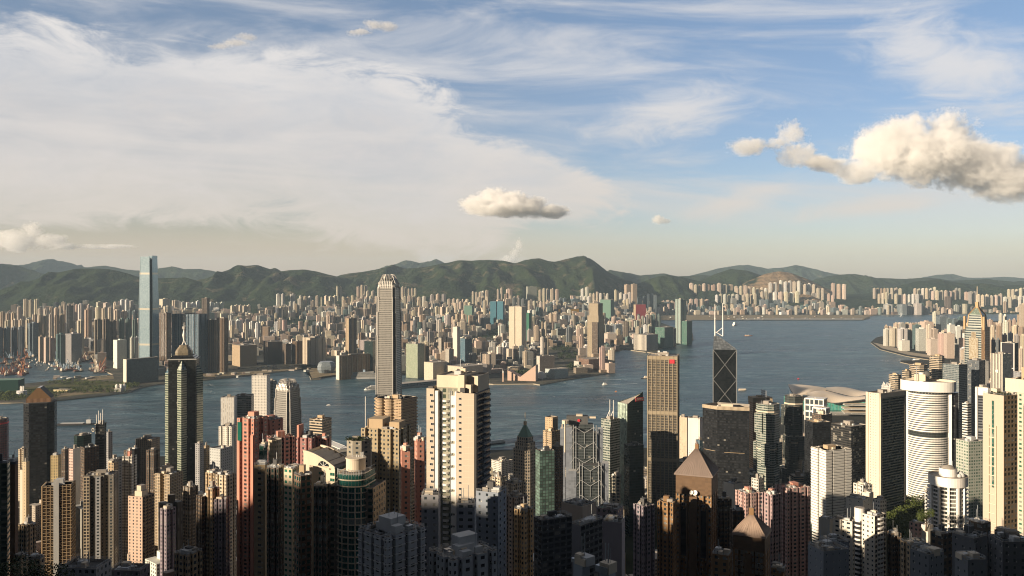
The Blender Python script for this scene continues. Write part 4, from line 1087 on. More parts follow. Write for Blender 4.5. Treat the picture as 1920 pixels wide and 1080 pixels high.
def spire_tower():
    """tall office tower across the bay to the east: banded body, gold edged pyramid and needle"""
    Y = 2750; zo = lambda y: gz(y, Y) - 4
    w, d, rot, X, Yc = place(1806, 1845, 1858, Y, .9)
    r = root('skyscraper', 'banded skyscraper with a gold edged glass pyramid top and a needle spire', 'skyscraper', X, Yc, 4, rot)
    fb = facade('gold_bands', (.34, .36, .32), (.03, .04, .042), 1, .55, curtain=0, rough=.4)
    fg = facade('gold_glass', (.27, .17, .09), (.22, .14, .08), .8, .7, rough=.4, grough=.2, curtain=0, gvar=.4)
    MG = plain('gold_trim', (.36, .24, .12), .55, .2)
    zb = zo(614)
    mb = MB(fb); p = chamf(w, d, 8); mb.prism(p, 0, zb, fb, M_ROOF, 3, 7.6, mats=[fb, fg, fg, fg, fb, fb, fb, fb]); part(r, 'facade', mb)
    mb = MB(fb); zc = zo(591); q = scale(rect(w, d), .72); mb.prism(q, zb, zc, fb, None, 3, 7.6, poly1=scale(rect(w, d), .62)); part(r, 'crown_base', mb)
    fp = facade('pyramid_glass', (.10, .125, .105), (.13, .16, .13), .9, .8, rough=.3, grough=.2, curtain=0)
    zn = zo(577); mb = MB(fp); q = scale(rect(w, d), .62); mb.prism(q, zc, zn, fp, None, 4, 5, poly1=scale(q, .16)); part(r, 'pyramid', mb)
    mb = MB(MG)
    for a, b in zip(scale(rect(w, d), .72), scale(rect(w, d), .10)): mb.bar((a[0], a[1], zb), (a[0] * .86, a[1] * .86, zc), 2.8, MG); mb.bar((a[0] * .86, a[1] * .86, zc), (b[0], b[1], zn + 2), 2.8, MG)
    part(r, 'edge_trim', mb)
    mb = MB(MG); mb.prism(rect(9, 9), zn - 3, zo(567), MG, MG); part(r, 'neck', mb)
    mb = MB(M_CREAM); mb.tube([(0, 0, zo(568)), (0, 0, zo(552)), (0, 0, zo(537))], [1.9, 1.4, .7], M_CREAM, 6); part(r, 'spire', mb)
    fx = facade('brown_fins', (.14, .09, .05), (.50, .42, .28), .35, 1, curtain=0)
    x, y, a = on_side(w, d, 'F', w * .50, .6); mb = MB(fx); mb.prism(rect(w * .46, 1.4, a, x, y), zo(720), zo(634), fx, M_ROOFD, 3.2, 4); mb.prism(rect(w * .22, 1.2, a, x, y), zo(634), zo(623), fx, M_ROOFD, 3.2, 4); part(r, 'entrance_bay', mb)
    for sx in (-1, 1):
        mb = MB(MG); mb.prism(rect(6, 8, 0, sx * w * .47, -d * .42), zb - 8, zo(594), MG, MG); part(r, 'shoulder_pylon', mb)
    OCC.append((1806, 1858, 538, Y))
spire_tower()

def wing_hall():
    """low exhibition hall by the water under overlapping winged roofs"""
    Y = 2520; X = gx(1550, Y); az = math.atan((1550 - HX) / F)
    r = root('exhibition_hall', 'low waterside hall under overlapping pale winged roofs with green glass below', 'exhibition hall', X, Y, 3, 0)
    kk = Y / F; m = plain('wing_roof', (.80, .68, .54), .6, 0, var=.06)
    def pt(px, py, dy): 
        Yq = Y + dy; return Vector((gx(px, Yq) - X, dy, gz(py, Yq) - 3))
    def shell(name, top, bot, da, db, th=2.5):
        """ruled shell between a far edge and a near edge given in view columns and rows"""
        n = len(top); mb = MB(m); G = []
        N = 18; Mv = 6
        def samp(L, t):
            f = t * (len(L) - 1); i = min(int(f), len(L) - 2); u = f - i; p0, p1 = L[i], L[i + 1]
            a = L[max(i - 1, 0)]; b = L[min(i + 2, len(L) - 1)]
            return tuple(.5 * (2 * p0[c] + (p1[c] - a[c]) * u + (2 * a[c] - 5 * p0[c] + 4 * p1[c] - b[c]) * u * u + (3 * p0[c] - a[c] - 3 * p1[c] + b[c]) * u ** 3) for c in (0, 1))
        for j in range(Mv + 1):
            v = j / Mv
            for i in range(N + 1):
                t = i / N; A = pt(*samp(bot, t), db); B = pt(*samp(top, t), da)
                P = A.lerp(B, v); P.z += 4.5 * math.sin(math.pi * v); G.append(P)
        Fc = [(j * (N + 1) + i, j * (N + 1) + i + 1, (j + 1) * (N + 1) + i + 1, (j + 1) * (N + 1) + i) for j in range(Mv) for i in range(N)]
        mb.mesh(G, Fc, m, sm=True); mb.mesh([g - Vector((0, 0, th)) for g in G], [f[::-1] for f in Fc], m, sm=True)
        e = [i for i in range(N + 1)]; mb.mesh([G[i] for i in e] + [G[i] - Vector((0, 0, th)) for i in e], [(i + 1, i, i + N + 1, i + N + 2) for i in range(N)], M_ROOFD)
        part(r, name, mb)
    shell('winged_roof', [(1478, 721), (1500, 721), (1530, 724), (1552, 728), (1580, 735)], [(1479, 724), (1490, 740), (1512, 740), (1532, 748), (1560, 752)], 120, 20)
    shell('winged_roof', [(1512, 739), (1530, 733), (1556, 735), (1590, 743), (1622, 744)], [(1514, 741), (1536, 747), (1560, 755), (1592, 752), (1622, 748)], 40, -30)
    shell('winged_roof', [(1550, 727), (1568, 725), (1590, 727), (1612, 732), (1634, 737)], [(1548, 731), (1572, 737), (1598, 743), (1615, 742), (1633, 738)], 150, 50)
    fgl = facade('hall_glass', (.30, .34, .28), (.03, .17, .14), .85, 1, curtain=0, grough=.15)
    mb = MB(fgl); xa, xb = gx(1492, Y) - X, gx(1628, Y) - X
    mb.prism([(xa, 6), (xb, -20), (xb, 110), (xa, 110)], 0, gz(752, Y) - 3, fgl, M_ROOF, 4, 5); part(r, 'glass_wall', mb)
    mb = MB(M_WHITE)
    for i, y in enumerate((757, 764, 771, 779)): mb.prism([(gx(1575 - i * 3, Y) - X, -40 - i * 10), (gx(1640, Y) - X, -46 - i * 10), (gx(1640, Y) - X, -10), (gx(1575, Y) - X, -10)], gz(y, Y) - 3, gz(y, Y) + 2, F_BANDW, M_CREAM, bottom=True)
    part(r, 'terrace_edging', mb)
    pbox(r, 'podium', gx(1575, Y) - X, 60, 0, 230, 190, 10, F_BANDW)
    OCC.append((1478, 1635, 720, Y))
wing_hall()


# ------------------------------------------------------------------ near slopes: towers of flats with their own shapes
AT = 'apartment_tower'; OT = 'office_tower'
def white_tower():
    Y = 425; w, d, rot, X, Yc = place(798, 889, 920, Y, .9)
    z0 = base_z(X, Yc); r = root(AT, 'tall cream tower with a recessed balcony bay and stepped roof blocks', 'apartment tower', X, Yc, z0, rot)
    s = Y / F; zo = lambda y: gz(y, Y) - z0; W = w / 2; D = d / 2
    u = lambda px: -W + (px - 798) / 91.0 * w
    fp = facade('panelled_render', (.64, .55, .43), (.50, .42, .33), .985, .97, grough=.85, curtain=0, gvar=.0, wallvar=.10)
    fs = facade('flank_painted_shade', (.10, .11, .13), (.02, .02, .025), .8, .6, curtain=.05)  # shade of the sunless side painted into the flank colour
    b0, b1 = u(813), u(856)
    zw = zo(733)
    for nm, p, zt in (('wall', [(-W, -D), (b0, -D), (b0, D), (-W, D)], zo(732)), ('wall', [(b1, -D), (W, -D), (W, D), (b1, D)], zo(738)), ('bay_wall', [(b0, -D + 2.4), (b1, -D + 2.4), (b1, D - .2), (b0, D - .2)], zo(730))):
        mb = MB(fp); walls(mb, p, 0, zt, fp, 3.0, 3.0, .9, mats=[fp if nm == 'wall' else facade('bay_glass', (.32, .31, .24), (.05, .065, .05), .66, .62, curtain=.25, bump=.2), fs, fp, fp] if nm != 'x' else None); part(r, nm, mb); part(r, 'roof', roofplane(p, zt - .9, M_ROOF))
    # upper blocks
    for p, za, zt in (([(b0 + .1, -D + 3), (b1, -D + 3), (b1, D - 1), (b0 + .1, D - 1)], zo(731), zo(707)), ([(b1 - .2, -D + 2.0), (b1 + 3.3, -D + 2.0), (b1 + 3.3, D - 3), (b1 - .2, D - 3)], zo(739), zo(705)),
                      ([(b1 + 3.4, -D + 6.5), (W - .4, -D + 6.5), (W - .4, D - .5), (b1 + 3.4, D - .5)], zo(738), zo(708)), ([(b1 + 3.4, -D + 2.6), (b1 + 6.6, -D + 2.6), (b1 + 6.6, -D + 6.4), (b1 + 3.4, -D + 6.4)], zo(739), zo(723))):
        mb = MB(M_CREAM); walls(mb, p, za, zt, M_CREAM, 3, 3, .8); part(r, 'penthouse_block', mb); part(r, 'roof', roofplane(p, zt - .7, M_CREAM))
    # recessed windows of the two plain wings
    zt = zo(751); step = 3.0
    sp = [];  z = zt; j = 0
    while z > 4 and j < 62: x, y, a = on_side(w, d, 'F', u(862.5) + W, .02); sp.append((x, y, z, a)); z -= step; j += 1
    sp = sp[:36]; repeat(r, 'window', 'w_wing', mk_window(1.5, 1.15, M_LGREY), sp)
    sp = []; z = zo(747); j = 0
    while z > 4 and j < 30: x, y, a = on_side(w, d, 'F', u(807.5 + (2 if j % 2 else 0)) + W, .02); sp.append((x, y, z, a)); z -= step * .97; j += 1
    repeat(r, 'window', 'w_wing2', mk_window(1.7, 1.3, M_LGREY), sp)
    # bay: stacked white boxes, rounded balconies and piers
    yb = -D + 2.4
    for px, ww in ((817, 1.6), (853.5, .9)):
        mb = MB(M_WHITE); mb.prism(rect(ww, 2.2, 0, u(px), yb - 1.1), 0, zo(736), M_WHITE, M_WHITE); part(r, 'pier', mb)
    z = zo(744)
    while z > 20: pbox(r, 'bay_window_box', u(848.5), yb - 1.0, z - 4.6, 2.3, 2.0, 4.6, M_WHITE); z -= 6.05
    def bal():
        mb = mk_balcony(3.3, 1.7, M_WHITE, .75, True)(); return mb
    sp = []; z = zo(757)
    while z > 20: sp.append((u(832), yb, z, 0)); z -= 3.02
    repeat(r, 'balcony', 'bal_round', bal, sp)
    mb = MB(M_STEEL)
    for px in (825, 840.5, 844): mb.prism(rect(.25, .3, 0, u(px), yb - .2), 0, zo(736), M_STEEL, M_STEEL)
    part(r, 'facade_rib', mb)
    # shaded flank: deep balconies
    msh = plain('flank_shade_render', (.16, .175, .19), .8)  # balconies share the flank's painted shade
    sp = []; z = zo(750)
    while z > 30: x, y, a = on_side(w, d, 'R', d * .62, 0); sp.append((x, y, z, a)); z -= 3.02
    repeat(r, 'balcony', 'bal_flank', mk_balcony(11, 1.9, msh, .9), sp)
    mb = MB(M_DARK); x, y, a = on_side(w, d, 'R', 1.0, .5); mb.prism(rect(1.6, 1.2, a, x, y), 0, zo(739), M_DARK, M_DARK); part(r, 'edge_trim', mb)
    for i, (px, h) in enumerate(((805, 2.4), (802, 1.6), (866, 2.2))): pbox(r, 'roof_planter', u(px), -D + 1.5, zo(735) - .6, 2.6, 1.6, h, M_ROOFD)
    clutter(r, rect(w * .5, d * .5), zo(708), 5, M_ROOF, 3, False)
    OCC.append((798, 920, 705, Y))
white_tower()

def coral_block():
    """coral coloured complex of towers with dark windows"""
    Y = 640
    r, w, d, z, p = tower(AT, 'coral red tower with columns of dark square windows and sunlit rounded corner', 'apartment tower', 444, 476, 503, 786, Y, F_PINK, 1.0, ('n', 2, 1, 2.0, .3), bay=4.2, fl=3.0, n=3, seed=5, roof=M_PINK)
    x, y, a = on_side(w, d, 'F', w * .18, .3); mb = MB(G_GREEN); mb.prism(rect(w * .24, .8, a, x, y), z - 17, z - 3, G_GREEN, G_GREEN); part(r, 'green_glazing', mb)
    for u in (w * .1, w * .9): x, y, a = on_side(w, d, 'F', u, .1); mb = MB(M_PINK); mb.prism(rect(2.4, 1.0, a, x, y), 0, z - 12, M_PINK, M_PINK); part(r, 'pilaster', mb)
    r, w, d, z, p = tower(AT, 'coral tower with rounded plain wall beside the coral window columns', 'apartment tower', 478, 500, 536, 789, 655, facade('coral_plain', (.50, .245, .185), GL, .22, .42, bump=.2), 1.1, ('c', 3), bay=5, fl=3.0, n=8, seed=9, roof=M_PINK)
    tower(AT, 'dark shaded coral tower with stepped windows behind the cream drum', 'apartment tower', 500, 508, 554, 822, 620, facade('coral_painted_shade', (.36, .17, .15), GL, .5, .5, bump=.2), 1.3, ('n', 1, 3, 1.5, .3), fl=3.0, n=3, roof=M_PINK)  # coral darkened so the wall colour carries the shade
    r, w, d, z, p = tower(AT, 'shaded coral tower with a slanting wing wall and flat dark roof', 'apartment tower', 553, 584, 602, 822, 625, facade('coral_painted_shade2', (.34, .165, .15), GL, .3, .45, bump=.2), 1.0, ('n', 2, 1, 1.5, .25), fl=3.0, n=3, roof=M_ROOFD)  # another coral with shade mixed into its colour
    mb = MB(M_PINK); mb.prism(rect(1.5, 7, 0, -w / 2 + 2, -d / 2 + 4), z - 5, z + 9, M_PINK, M_PINK); part(r, 'wing_wall', mb)
    tower(AT, 'narrow shaded coral tower nearest the ferry pier', 'apartment tower', 596, 612, 620, 822, 632, F_PINK, 1.2, ('n', 1, 1, 1.2, .3), fl=3.0, n=2, roof=M_PINK)
coral_block()

def curved_roof_block():
    Y = 470; w, d, rot, X, Yc = place(568, 628, 660, Y, .8)
    z0 = base_z(X, Yc); zo = lambda y: gz(y, Y) - z0
    r = root(AT, 'cream block with a sweeping arched parapet and a fan window under its rooftop', 'apartment tower', X, Yc, z0, rot)
    zt = zo(852); W, D = w / 2, d / 2
    n = 12; prof = [(-W + w * i / n, zo(852 + 26 * (i / n) ** 1.7)) for i in range(n + 1)]
    mb = MB(M_CREAM)
    mb.face([(-W, -D, 0), (W, -D, 0)] + [(x, -D, z) for x, z in reversed(prof)], M_CREAM)
    mb.face([(W, -D, 0), (W, D, 0), (W, D, prof[-1][1]), (W, -D, prof[-1][1])], F_GREEN, [(0, 0), (5, 0), (5, 40), (0, 40)])
    mb.face([(-W, D, 0), (-W, -D, 0), (-W, -D, prof[0][1]), (-W, D, prof[0][1])], M_CREAM)
    mb.face([(W, D, 0), (-W, D, 0)] + [(x, D, z) for x, z in prof], M_CREAM)
    part(r, 'wall', mb)
    for ya in (-D - .4, D - .4):
        mb = MB(M_CREAM)
        for (xa, za), (xb, zb) in zip(prof, prof[1:]): mb.mesh([(xa, ya, za - .4), (xb, ya, zb - .4), (xb, ya + .9, zb - .4), (xa, ya + .9, za - .4), (xa, ya, za + .8), (xb, ya, zb + .8), (xb, ya + .9, zb + .8), (xa, ya + .9, za + .8)],
                                              [(0, 1, 5, 4), (1, 2, 6, 5), (2, 3, 7, 6), (3, 0, 4, 7), (4, 5, 6, 7), (3, 2, 1, 0)], M_CREAM)
        part(r, 'parapet_edging', mb)
    mb = MB(M_ROOF)
    for (xa, za), (xb, zb) in zip(prof, prof[1:]): mb.face([(xa, -D, za - 1.5), (xb, -D, zb - 1.5), (xb, D, zb - 1.5), (xa, D, za - 1.5)], M_ROOF)
    part(r, 'roof', mb)
    for i in range(4):
        x = -W + w * (.25 + .18 * i); z = interp(prof, x) - 1.4
        mb = MB(M_CREAM); mb.mesh([(x - 2, -D + 1, z), (x + 2, -D + 1, z), (x, -D + 1, z + 2.2), (x - 2, D - 1, z), (x + 2, D - 1, z), (x, D - 1, z + 2.2)], [(0, 1, 2), (5, 4, 3), (0, 2, 5, 3), (1, 4, 5, 2)], M_CREAM); part(r, 'roof_ridge', mb)
    # fan window with its sill
    cx, cz, rr = w * .14, zo(876), 3.6
    mb = MB(G_WIN); mb.face([(cx + rr * math.cos(R(t)), -D - .05, cz + rr * .8 * math.sin(R(t))) for t in range(0, 181, 12)][::-1], G_WIN); part(r, 'fan_window', mb)
    mb = MB(M_WHITE)
    for t in (45, 90, 135): mb.bar((cx, -D - .1, cz), (cx + rr * math.cos(R(t)), -D - .1, cz + rr * .8 * math.sin(R(t))), .18, M_WHITE)
    mb.bar((cx - 4.2, -D - .4, cz - .1), (cx + 4.2, -D - .4, cz - 1.2), .5, M_CREAM, .8); part(r, 'window_tracery', mb)
    sp = []; 
    for j in range(4): sp += [(w * .06, -D, zo(886) - 2 - j * 3.1, 0), (w * .42, -D, zo(886) - 2 - j * 3.1, 0)]
    repeat(r, 'window', 'w_green', mk_window(3.0, 1.8, M_CREAM, G_GREEN), sp)
    OCC.append((568, 660, 852, Y))
    # drum crowned block with curved glass front
    Y = 430; w, d, rot, X, Yc = place(616, 700, 724, Y, .7)
    z0 = base_z(X, Yc); zo = lambda y: gz(y, Y) - z0
    r = root(AT, 'dark block with a rounded green glass front and a pale drum on its roof', 'apartment tower', X, Yc, z0, rot); W, D = w / 2, d / 2
    fb = facade('shaded_flats_glass', (.20, .16, .12), (.012, .035, .032), .62, .55, bump=.3, curtain=.06)  # wall colour darkened to carry the foreground shade
    mb = MB(fb); walls(mb, [(-W, -D), (W, -D), (W, D), (-W, D)], 0, zo(915), fb, 3.6, 3.2, 1.0, mats=[fb, F_TAN, fb, F_TAN]); part(r, 'facade', mb); part(r, 'roof', roofplane(rect(w, d), zo(915) - .9, M_ROOFD))
    fgc = facade('curved_green', (.16, .17, .14), (.010, .06, .052), .93, .80, curtain=.03, bump=.1)
    bow = [(-W * .62, -D + .2)] + [(W * .62 * math.sin(R(t)), -D - 4.2 * math.cos(R(t)) + .8) for t in range(-70, 71, 14)] + [(W * .62, -D + .2), (W * .62, D * .6), (-W * .62, D * .6)]
    mb = MB(fgc); walls(mb, bow, 0, zo(889), fgc, 2.2, 3.2, 1.0, inner=M_CREAM); part(r, 'bow_front', mb); part(r, 'roof', roofplane(bow, zo(889) - .9, M_ROOF))
    mb = MB(M_CREAM); z = zo(889) - 3.2
    while z > zo(1085): mb.prism(offset(bow, .45), z, z + .5, M_CREAM, M_CREAM, bottom=True); z -= 3.2
    part(r, 'floor_edging', mb)
    mb = MB(M_CREAM)
    for i in range(2, len(bow) - 4, 2): mb.prism(rect(.5, .6, 0, bow[i][0], bow[i][1] - .2), 0, zo(915), M_CREAM, M_CREAM)
    part(r, 'facade_rib', mb)
    mb = MB(M_STEEL); z = zo(884)
    for i in range(len(bow) - 2):
        a, b = bow[i], bow[i + 1]; mb.bar((a[0], a[1], z + .7), (b[0], b[1], z + .7), .12, M_STEEL)
        for t in (0, .5): mb.bar((a[0] + (b[0] - a[0]) * t, a[1] + (b[1] - a[1]) * t, z - 2.2), (a[0] + (b[0] - a[0]) * t, a[1] + (b[1] - a[1]) * t, z + .7), .12, M_STEEL)
    part(r, 'roof_railing_lattice', mb)
    mb = MB(M_CREAM); dr = ring(28, 5.0); walls(mb, [(x - 1, y) for x, y in dr], zo(890), zo(866), M_CREAM, 3, 3, .8, inner=M_TAN); mb.prism([(x * 1.06 - 1, y * 1.06) for x, y in dr], zo(866) - .5, zo(866) + .1, M_CREAM, M_CREAM, bottom=True); part(r, 'roof_drum', mb)
    for x, h in ((-3, 6.5), (2.0, 3), (3.0, 3.2), (-.5, 1.6), (.6, 1.4)):
        mb = MB(M_LGREY); mb.tube([(x, 0, zo(867)), (x, 0, zo(867) + h)], .16 if h > 5 else .3, M_LGREY, 6); part(r, 'aerial', mb)
    OCC.append((616, 724, 862, Y))
    tower(AT, 'cream drum ended tower with a green glass corner beside the coral towers', 'apartment tower', 497, 516, 534, 826, 560, facade('cream_slots', (.60, .49, .35), (.02, .06, .04), .3, .5, bump=.2), 1.0, lambda w, d: ring(20, w / 2, d / 2), bay=5, fl=3, n=0, plant=False, roof=M_TAN)
    tower(AT, 'shaded tan tower with a green planted roof edge below the coral windows', 'apartment tower', 476, 497, 506, 872, 480, facade('tan_slots', (.42, .32, .20), GL, .3, .4, bump=.2), 1.0, None, bay=5, fl=3.1, n=1, plant=False)
    tower(AT, 'narrow green glazed tower beside the cream drum', 'apartment tower', 486, 494, 502, 836, 555, F_GREEN, 1.0, None, n=1)
    tower(AT, 'dark tower of recessed flats with green balcony glass', 'apartment tower', 500, 522, 534, 878, 470, facade('shaded_flats2', (.14, .11, .09), (.012, .03, .028), .6, .6, bump=.4), 1.0, ('n', 2, 2, 2, .35), fl=3.1, n=4, roof=M_ROOFD)  # shade put into the dark wall colour
    tower(AT, 'brown shaded tower with a rounded green glass corner and planted roof', 'apartment tower', 546, 578, 590, 893, 440, facade('shaded_flats3', (.20, .13, .09), (.010, .05, .045), .6, .6, bump=.4), 1.0, ('c', 4), fl=3.1, n=2, roof=M_TAN)  # brown deepened with painted shade
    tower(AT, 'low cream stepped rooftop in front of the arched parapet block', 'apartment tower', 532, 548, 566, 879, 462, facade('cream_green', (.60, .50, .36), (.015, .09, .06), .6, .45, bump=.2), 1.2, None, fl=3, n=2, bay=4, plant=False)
    tower(AT, 'dark block of flats with green glass bays below the arched roof', 'apartment tower', 588, 612, 620, 912, 425, facade('shaded_flats4', (.17, .13, .10), (.010, .04, .036), .55, .6, bump=.4), 1.0, ('n', 2, 1, 1.5, .4), fl=3.1, n=3, roof=M_ROOFD)  # wall tone includes the shade below the arched roof
curved_roof_block()

def pyramid_block(label, xl, xc, xr, yeave, yapex, Y, mroof, spire, seed, k=1.0, ybody=None, small=False):
    w, d, rot, X, Yc = place(xl, xc, xr, Y, k)
    z0 = base_z(X, Yc); zo = lambda y: gz(y, Y) - z0
    r = root(AT, label, 'apartment tower', X, Yc, z0, rot); W, D = w / 2, d / 2
    zt = zo(yeave)
    fb = facade('brown_tile_plain', (.155, .092, .044), (.105, .06, .03), .985, .96, grough=.7, curtain=0, gvar=.15)
    zs = zo(ybody)
    mb = MB(fb); mb.prism(rect(w, d), zs - 1, zt, fb, None, 2.4, 1.6); part(r, 'upper_wall', mb)
    mb = MB(F_BROWN); p = notched(w, d, 3 if not small else 2, 3, 1.8, .34); mb.prism(p, 0, zs, F_BROWN, M_ROOFD, 3.0, 3.3, mats=None); part(r, 'wall', mb)
    e = scale(rect(w, d), 1.09); zp = zo(yapex)
    mb = MB(mroof); mb.prism(e, zt - .6, zt + .3, mroof, None, bottom=True)
    t = scale(rect(w, d), .07)
    for i in range(4):
        a, b = e[i], e[(i + 1) % 4]; c, dd = t[(i + 1) % 4], t[i]
        mb.face([(a[0], a[1], zt + .3), (b[0], b[1], zt + .3), (c[0], c[1], zp), (dd[0], dd[1], zp)], mroof)
    part(r, 'pyramid_roof', mb)
    mb = MB(M_LEAD)
    for i in range(4):
        a, b = Vector(e[i]), Vector(e[(i + 1) % 4]); c, dd = Vector(t[(i + 1) % 4]), Vector(t[i]); n = 16 if not small else 12
        for j in range(n + 1):
            q = a.lerp(b, j / n); pk = dd.lerp(c, j / n)
            mb.bar((q.x, q.y, zt + .45), (pk.x, pk.y, zp + .1), .12, mroof, .14)
    part(r, 'roof_seam', mb)
    mb = MB(M_BROWN if not small else M_LEAD); mb.prism(rect(2.6, 2.6), zp - 1.2, zp + 3.2, M_BROWN, M_LEAD); part(r, 'finial_base', mb)
    mb = MB(M_LEAD); mb.tube([(0, 0, zp + 3), (0, 0, zp + 5), (0, 0, spire(zo))], [1.0, .3, .1], M_LEAD, 8); part(r, 'spire', mb)
    # tall dark glazed slots with tile piers between them
    for sd, us in (('F', (.22, .78)),):
        for u in us:
            x, y, a = on_side(w, d, sd, w * u, .35); mb = MB(G_WIN); mb.prism(rect(w * .17, .6, a, x, y), zs - 46, zs - 12, F_BLACK, M_DARK, bottom=True); part(r, 'glazed_slot', mb)
            for q in (-.1, .1): x, y, a = on_side(w, d, sd, w * (u + q), .6); mb = MB(fb); mb.prism(rect(w * .045, 1.4, a, x, y), 0, zs - 8, fb, M_BROWN, 1, 1.6); part(r, 'tile_pier', mb)
            x, y, a = on_side(w, d, sd, w * u - 1.2, .1); repeat(r, 'window', 'w_brown', mk_window(2.5, 2.4, M_WHITE), [(x + 1.2 * math.cos(a), y + 1.2 * math.sin(a), zs - 9.5, a)])
    x, y, a = on_side(w, d, 'F', w * .5, .9); mb = MB(fb); mb.prism(rect(w * .22, 2.0, a, x, y), 0, zs - 2, fb, M_BROWN, 1.5, 1.6); part(r, 'tile_pier', mb)
    OCC.append((xl, xr, yapex, Y))
    return r, w, d, zs, zo
r, w, d, zs, zo = pyramid_block('brown tiled tower under a large seamed pyramid roof with roof dishes', 1266, 1334, 1346, 894, 849, 620, M_LEAD, lambda zo: zo(835), 1, 1.0, 929)
for i, (u, rr) in enumerate(((.46, 1.5), (.56, 2.0))):
    mb = MB(M_WHITE); mb.lathe([(0, 0), (rr * .6, .15), (rr, .7)], M_WHITE, 16, cap=False); mb.tube([(0, 0, 0), (0, 0, 1.4)], .08, M_STEEL, 5)
    o = part(r, 'satellite_dish', mb); x, y, a = on_side(w, d, 'F', w * u, 1.2); o.location = (x, y, zs + .8); o.rotation_euler = (R(62), 0, R(-20))
tower(AT, 'brown tiled wing with pairs of white framed windows below the larger pyramid roof', 'apartment tower', 1232, 1262, 1270, 943, 598, F_BROWN, 1.0, ('n', 2, 2, 1.5, .3), bay=3.1, fl=3.3, n=3, seed=14, roof=M_BROWN)
tower(AT, 'shaded brown wing with planted roof behind the larger pyramid roof', 'apartment tower', 1344, 1350, 1372, 936, 640, F_DKBROWN, 1.2, ('n', 1, 2, 1.5, .3), fl=3.3, n=5, seed=15, roof=M_ROOFD)
tower(AT, 'dark brown slab wedged behind the smaller pyramid roof', 'apartment tower', 1368, 1374, 1396, 958, 560, F_DKBROWN, 1.1, ('n', 1, 2, 1.5, .3), fl=3.3, n=3, roof=M_ROOFD)
r, w, d, zs, zo = pyramid_block('brown tiled tower under a small tan pyramid roof with a thin spire', 1374, 1434, 1444, 1008, 972, 480, plain('tan_seamed', (.34, .25, .195), .6), lambda zo: zo(936), 2, .9, 1034, True)
sp = []
for j in range(5):
    for u in (.12, .30, .42, .62, .76, .90): x, y, a = on_side(w, d, 'F', w * u, 1.4); sp.append((x, y, zs - 3.0 - 3.4 * j, a))
repeat(r, 'window', 'w_big', mk_window(1.9, 2.5, M_BROWN, plain('curtained_glass', (.20, .19, .16), .25, var=.7, scale=.9)), sp)
r2, w, d, z, p = tower(AT, 'low brown tiled wing with large pale windows left of the tan pyramid roof', 'apartment tower', 1335, 1366, 1372, 1042, 470, F_BROWN, .9, None, bay=5, fl=3.4, n=2, plant=False, roof=M_ROOFD)
tower(AT, 'small ochre tiled wing right of the tan pyramid roof', 'apartment tower', 1446, 1468, 1474, 1068, 470, F_BROWN, 1, None, n=6, plant=False)

def round_white():
    """round white tower of curved balconies with a drum on top"""
    Y = 640; X = gx(1798, Y); az = math.atan((1798 - HX) / F); k = Y / F * math.cos(az)
    z0 = base_z(X, Y + 14); r = root(AT, 'round white tower with a drum roof and scalloped balconies beside the wooded slope', 'apartment tower', X, Y + 16, z0, -az)
    zo = lambda y: gz(y, Y) - z0
    rr = 33 * k
    fb = facade('round_dark', (.16, .15, .13), (.03, .035, .033), .8, .75, bump=.2, curtain=.15)
    mb = MB(fb); mb.prism(ring(32, rr), 0, zo(916), fb, None, 2.5, 3.05); part(r, 'facade', mb)
    mb = MB(M_WHITE); z = zo(925); 
    while z > 0:
        mb.prism(ring(32, rr + .9), z, z + .9, M_WHITE, M_WHITE, bottom=True); z -= 3.05
    part(r, 'floor_edging', mb)
    for a in (-118, -88, -58, -30, -150):
        mb = MB(M_WHITE); mb.prism(rect(1.5, 2.4, R(a + 90), (rr + .6) * math.cos(R(a)), (rr + .6) * math.sin(R(a))), 0, zo(915), M_WHITE, M_WHITE); part(r, 'pier', mb)
    sp = []
    for a in (-165, -182, -12, 4):
        z = zo(925)
        while z > 4 and len(sp) < 100: sp.append(((rr + .5) * math.cos(R(a)), (rr + .5) * math.sin(R(a)), z, R(a + 90))); z -= 3.05
    repeat(r, 'balcony', 'bal_white', mk_balcony(5.2, 2.4, M_WHITE, .9, True), sp)
    mb = MB(M_WHITE); rm = ring(40, 39 * k); walls(mb, rm, zo(917), zo(899), M_WHITE, 3, 3, 2.2, inner=M_CREAM); mb.face([(x, y, zo(917)) for x, y in reversed(rm)], M_WHITE); part(r, 'drum_rim', mb)
    part(r, 'roof', roofplane(rm, zo(901), M_ROOF))
    mb = MB(M_WHITE); mb.prism(ring(28, 18 * k), zo(903), zo(886), M_WHITE, M_ROOF); part(r, 'roof_drum', mb)
    mb = MB(M_ROOF); mb.lathe([(14 * k, zo(886)), (10 * k, zo(882)), (0, zo(880))], M_ROOF, 18); part(r, 'roof_cap', mb)
    for x, y, s_ in ((22, -8, 1.8), (27, -4, 2.2), (24, 6, 2.4)):
        mb = MB(M_LGREY); mb.lathe([(0, 0), (s_, s_ * .5), (s_ * .7, s_ * 1.5), (0, s_ * 1.8)], M_LGREY, 10, x * k, y * k); o = part(r, 'roof_tank', mb); o.location.z = zo(902)
    for x in (-10, 9, 30): mb = MB(M_STEEL); mb.tube([(x * k, 0, zo(890)), (x * k, 0, zo(872))], .18, M_STEEL, 5); part(r, 'aerial', mb)
    OCC.append((1755, 1840, 880, Y))
    tower(AT, 'curved white wing of balconies left of the round white tower', 'apartment tower', 1728, 1744, 1762, 922, 720, F_BANDW, 1.2, ('c', 5), fl=3.0, n=2, slabs=(1.2, 1.0, M_WHITE, 60), roof=M_ROOF)
round_white()

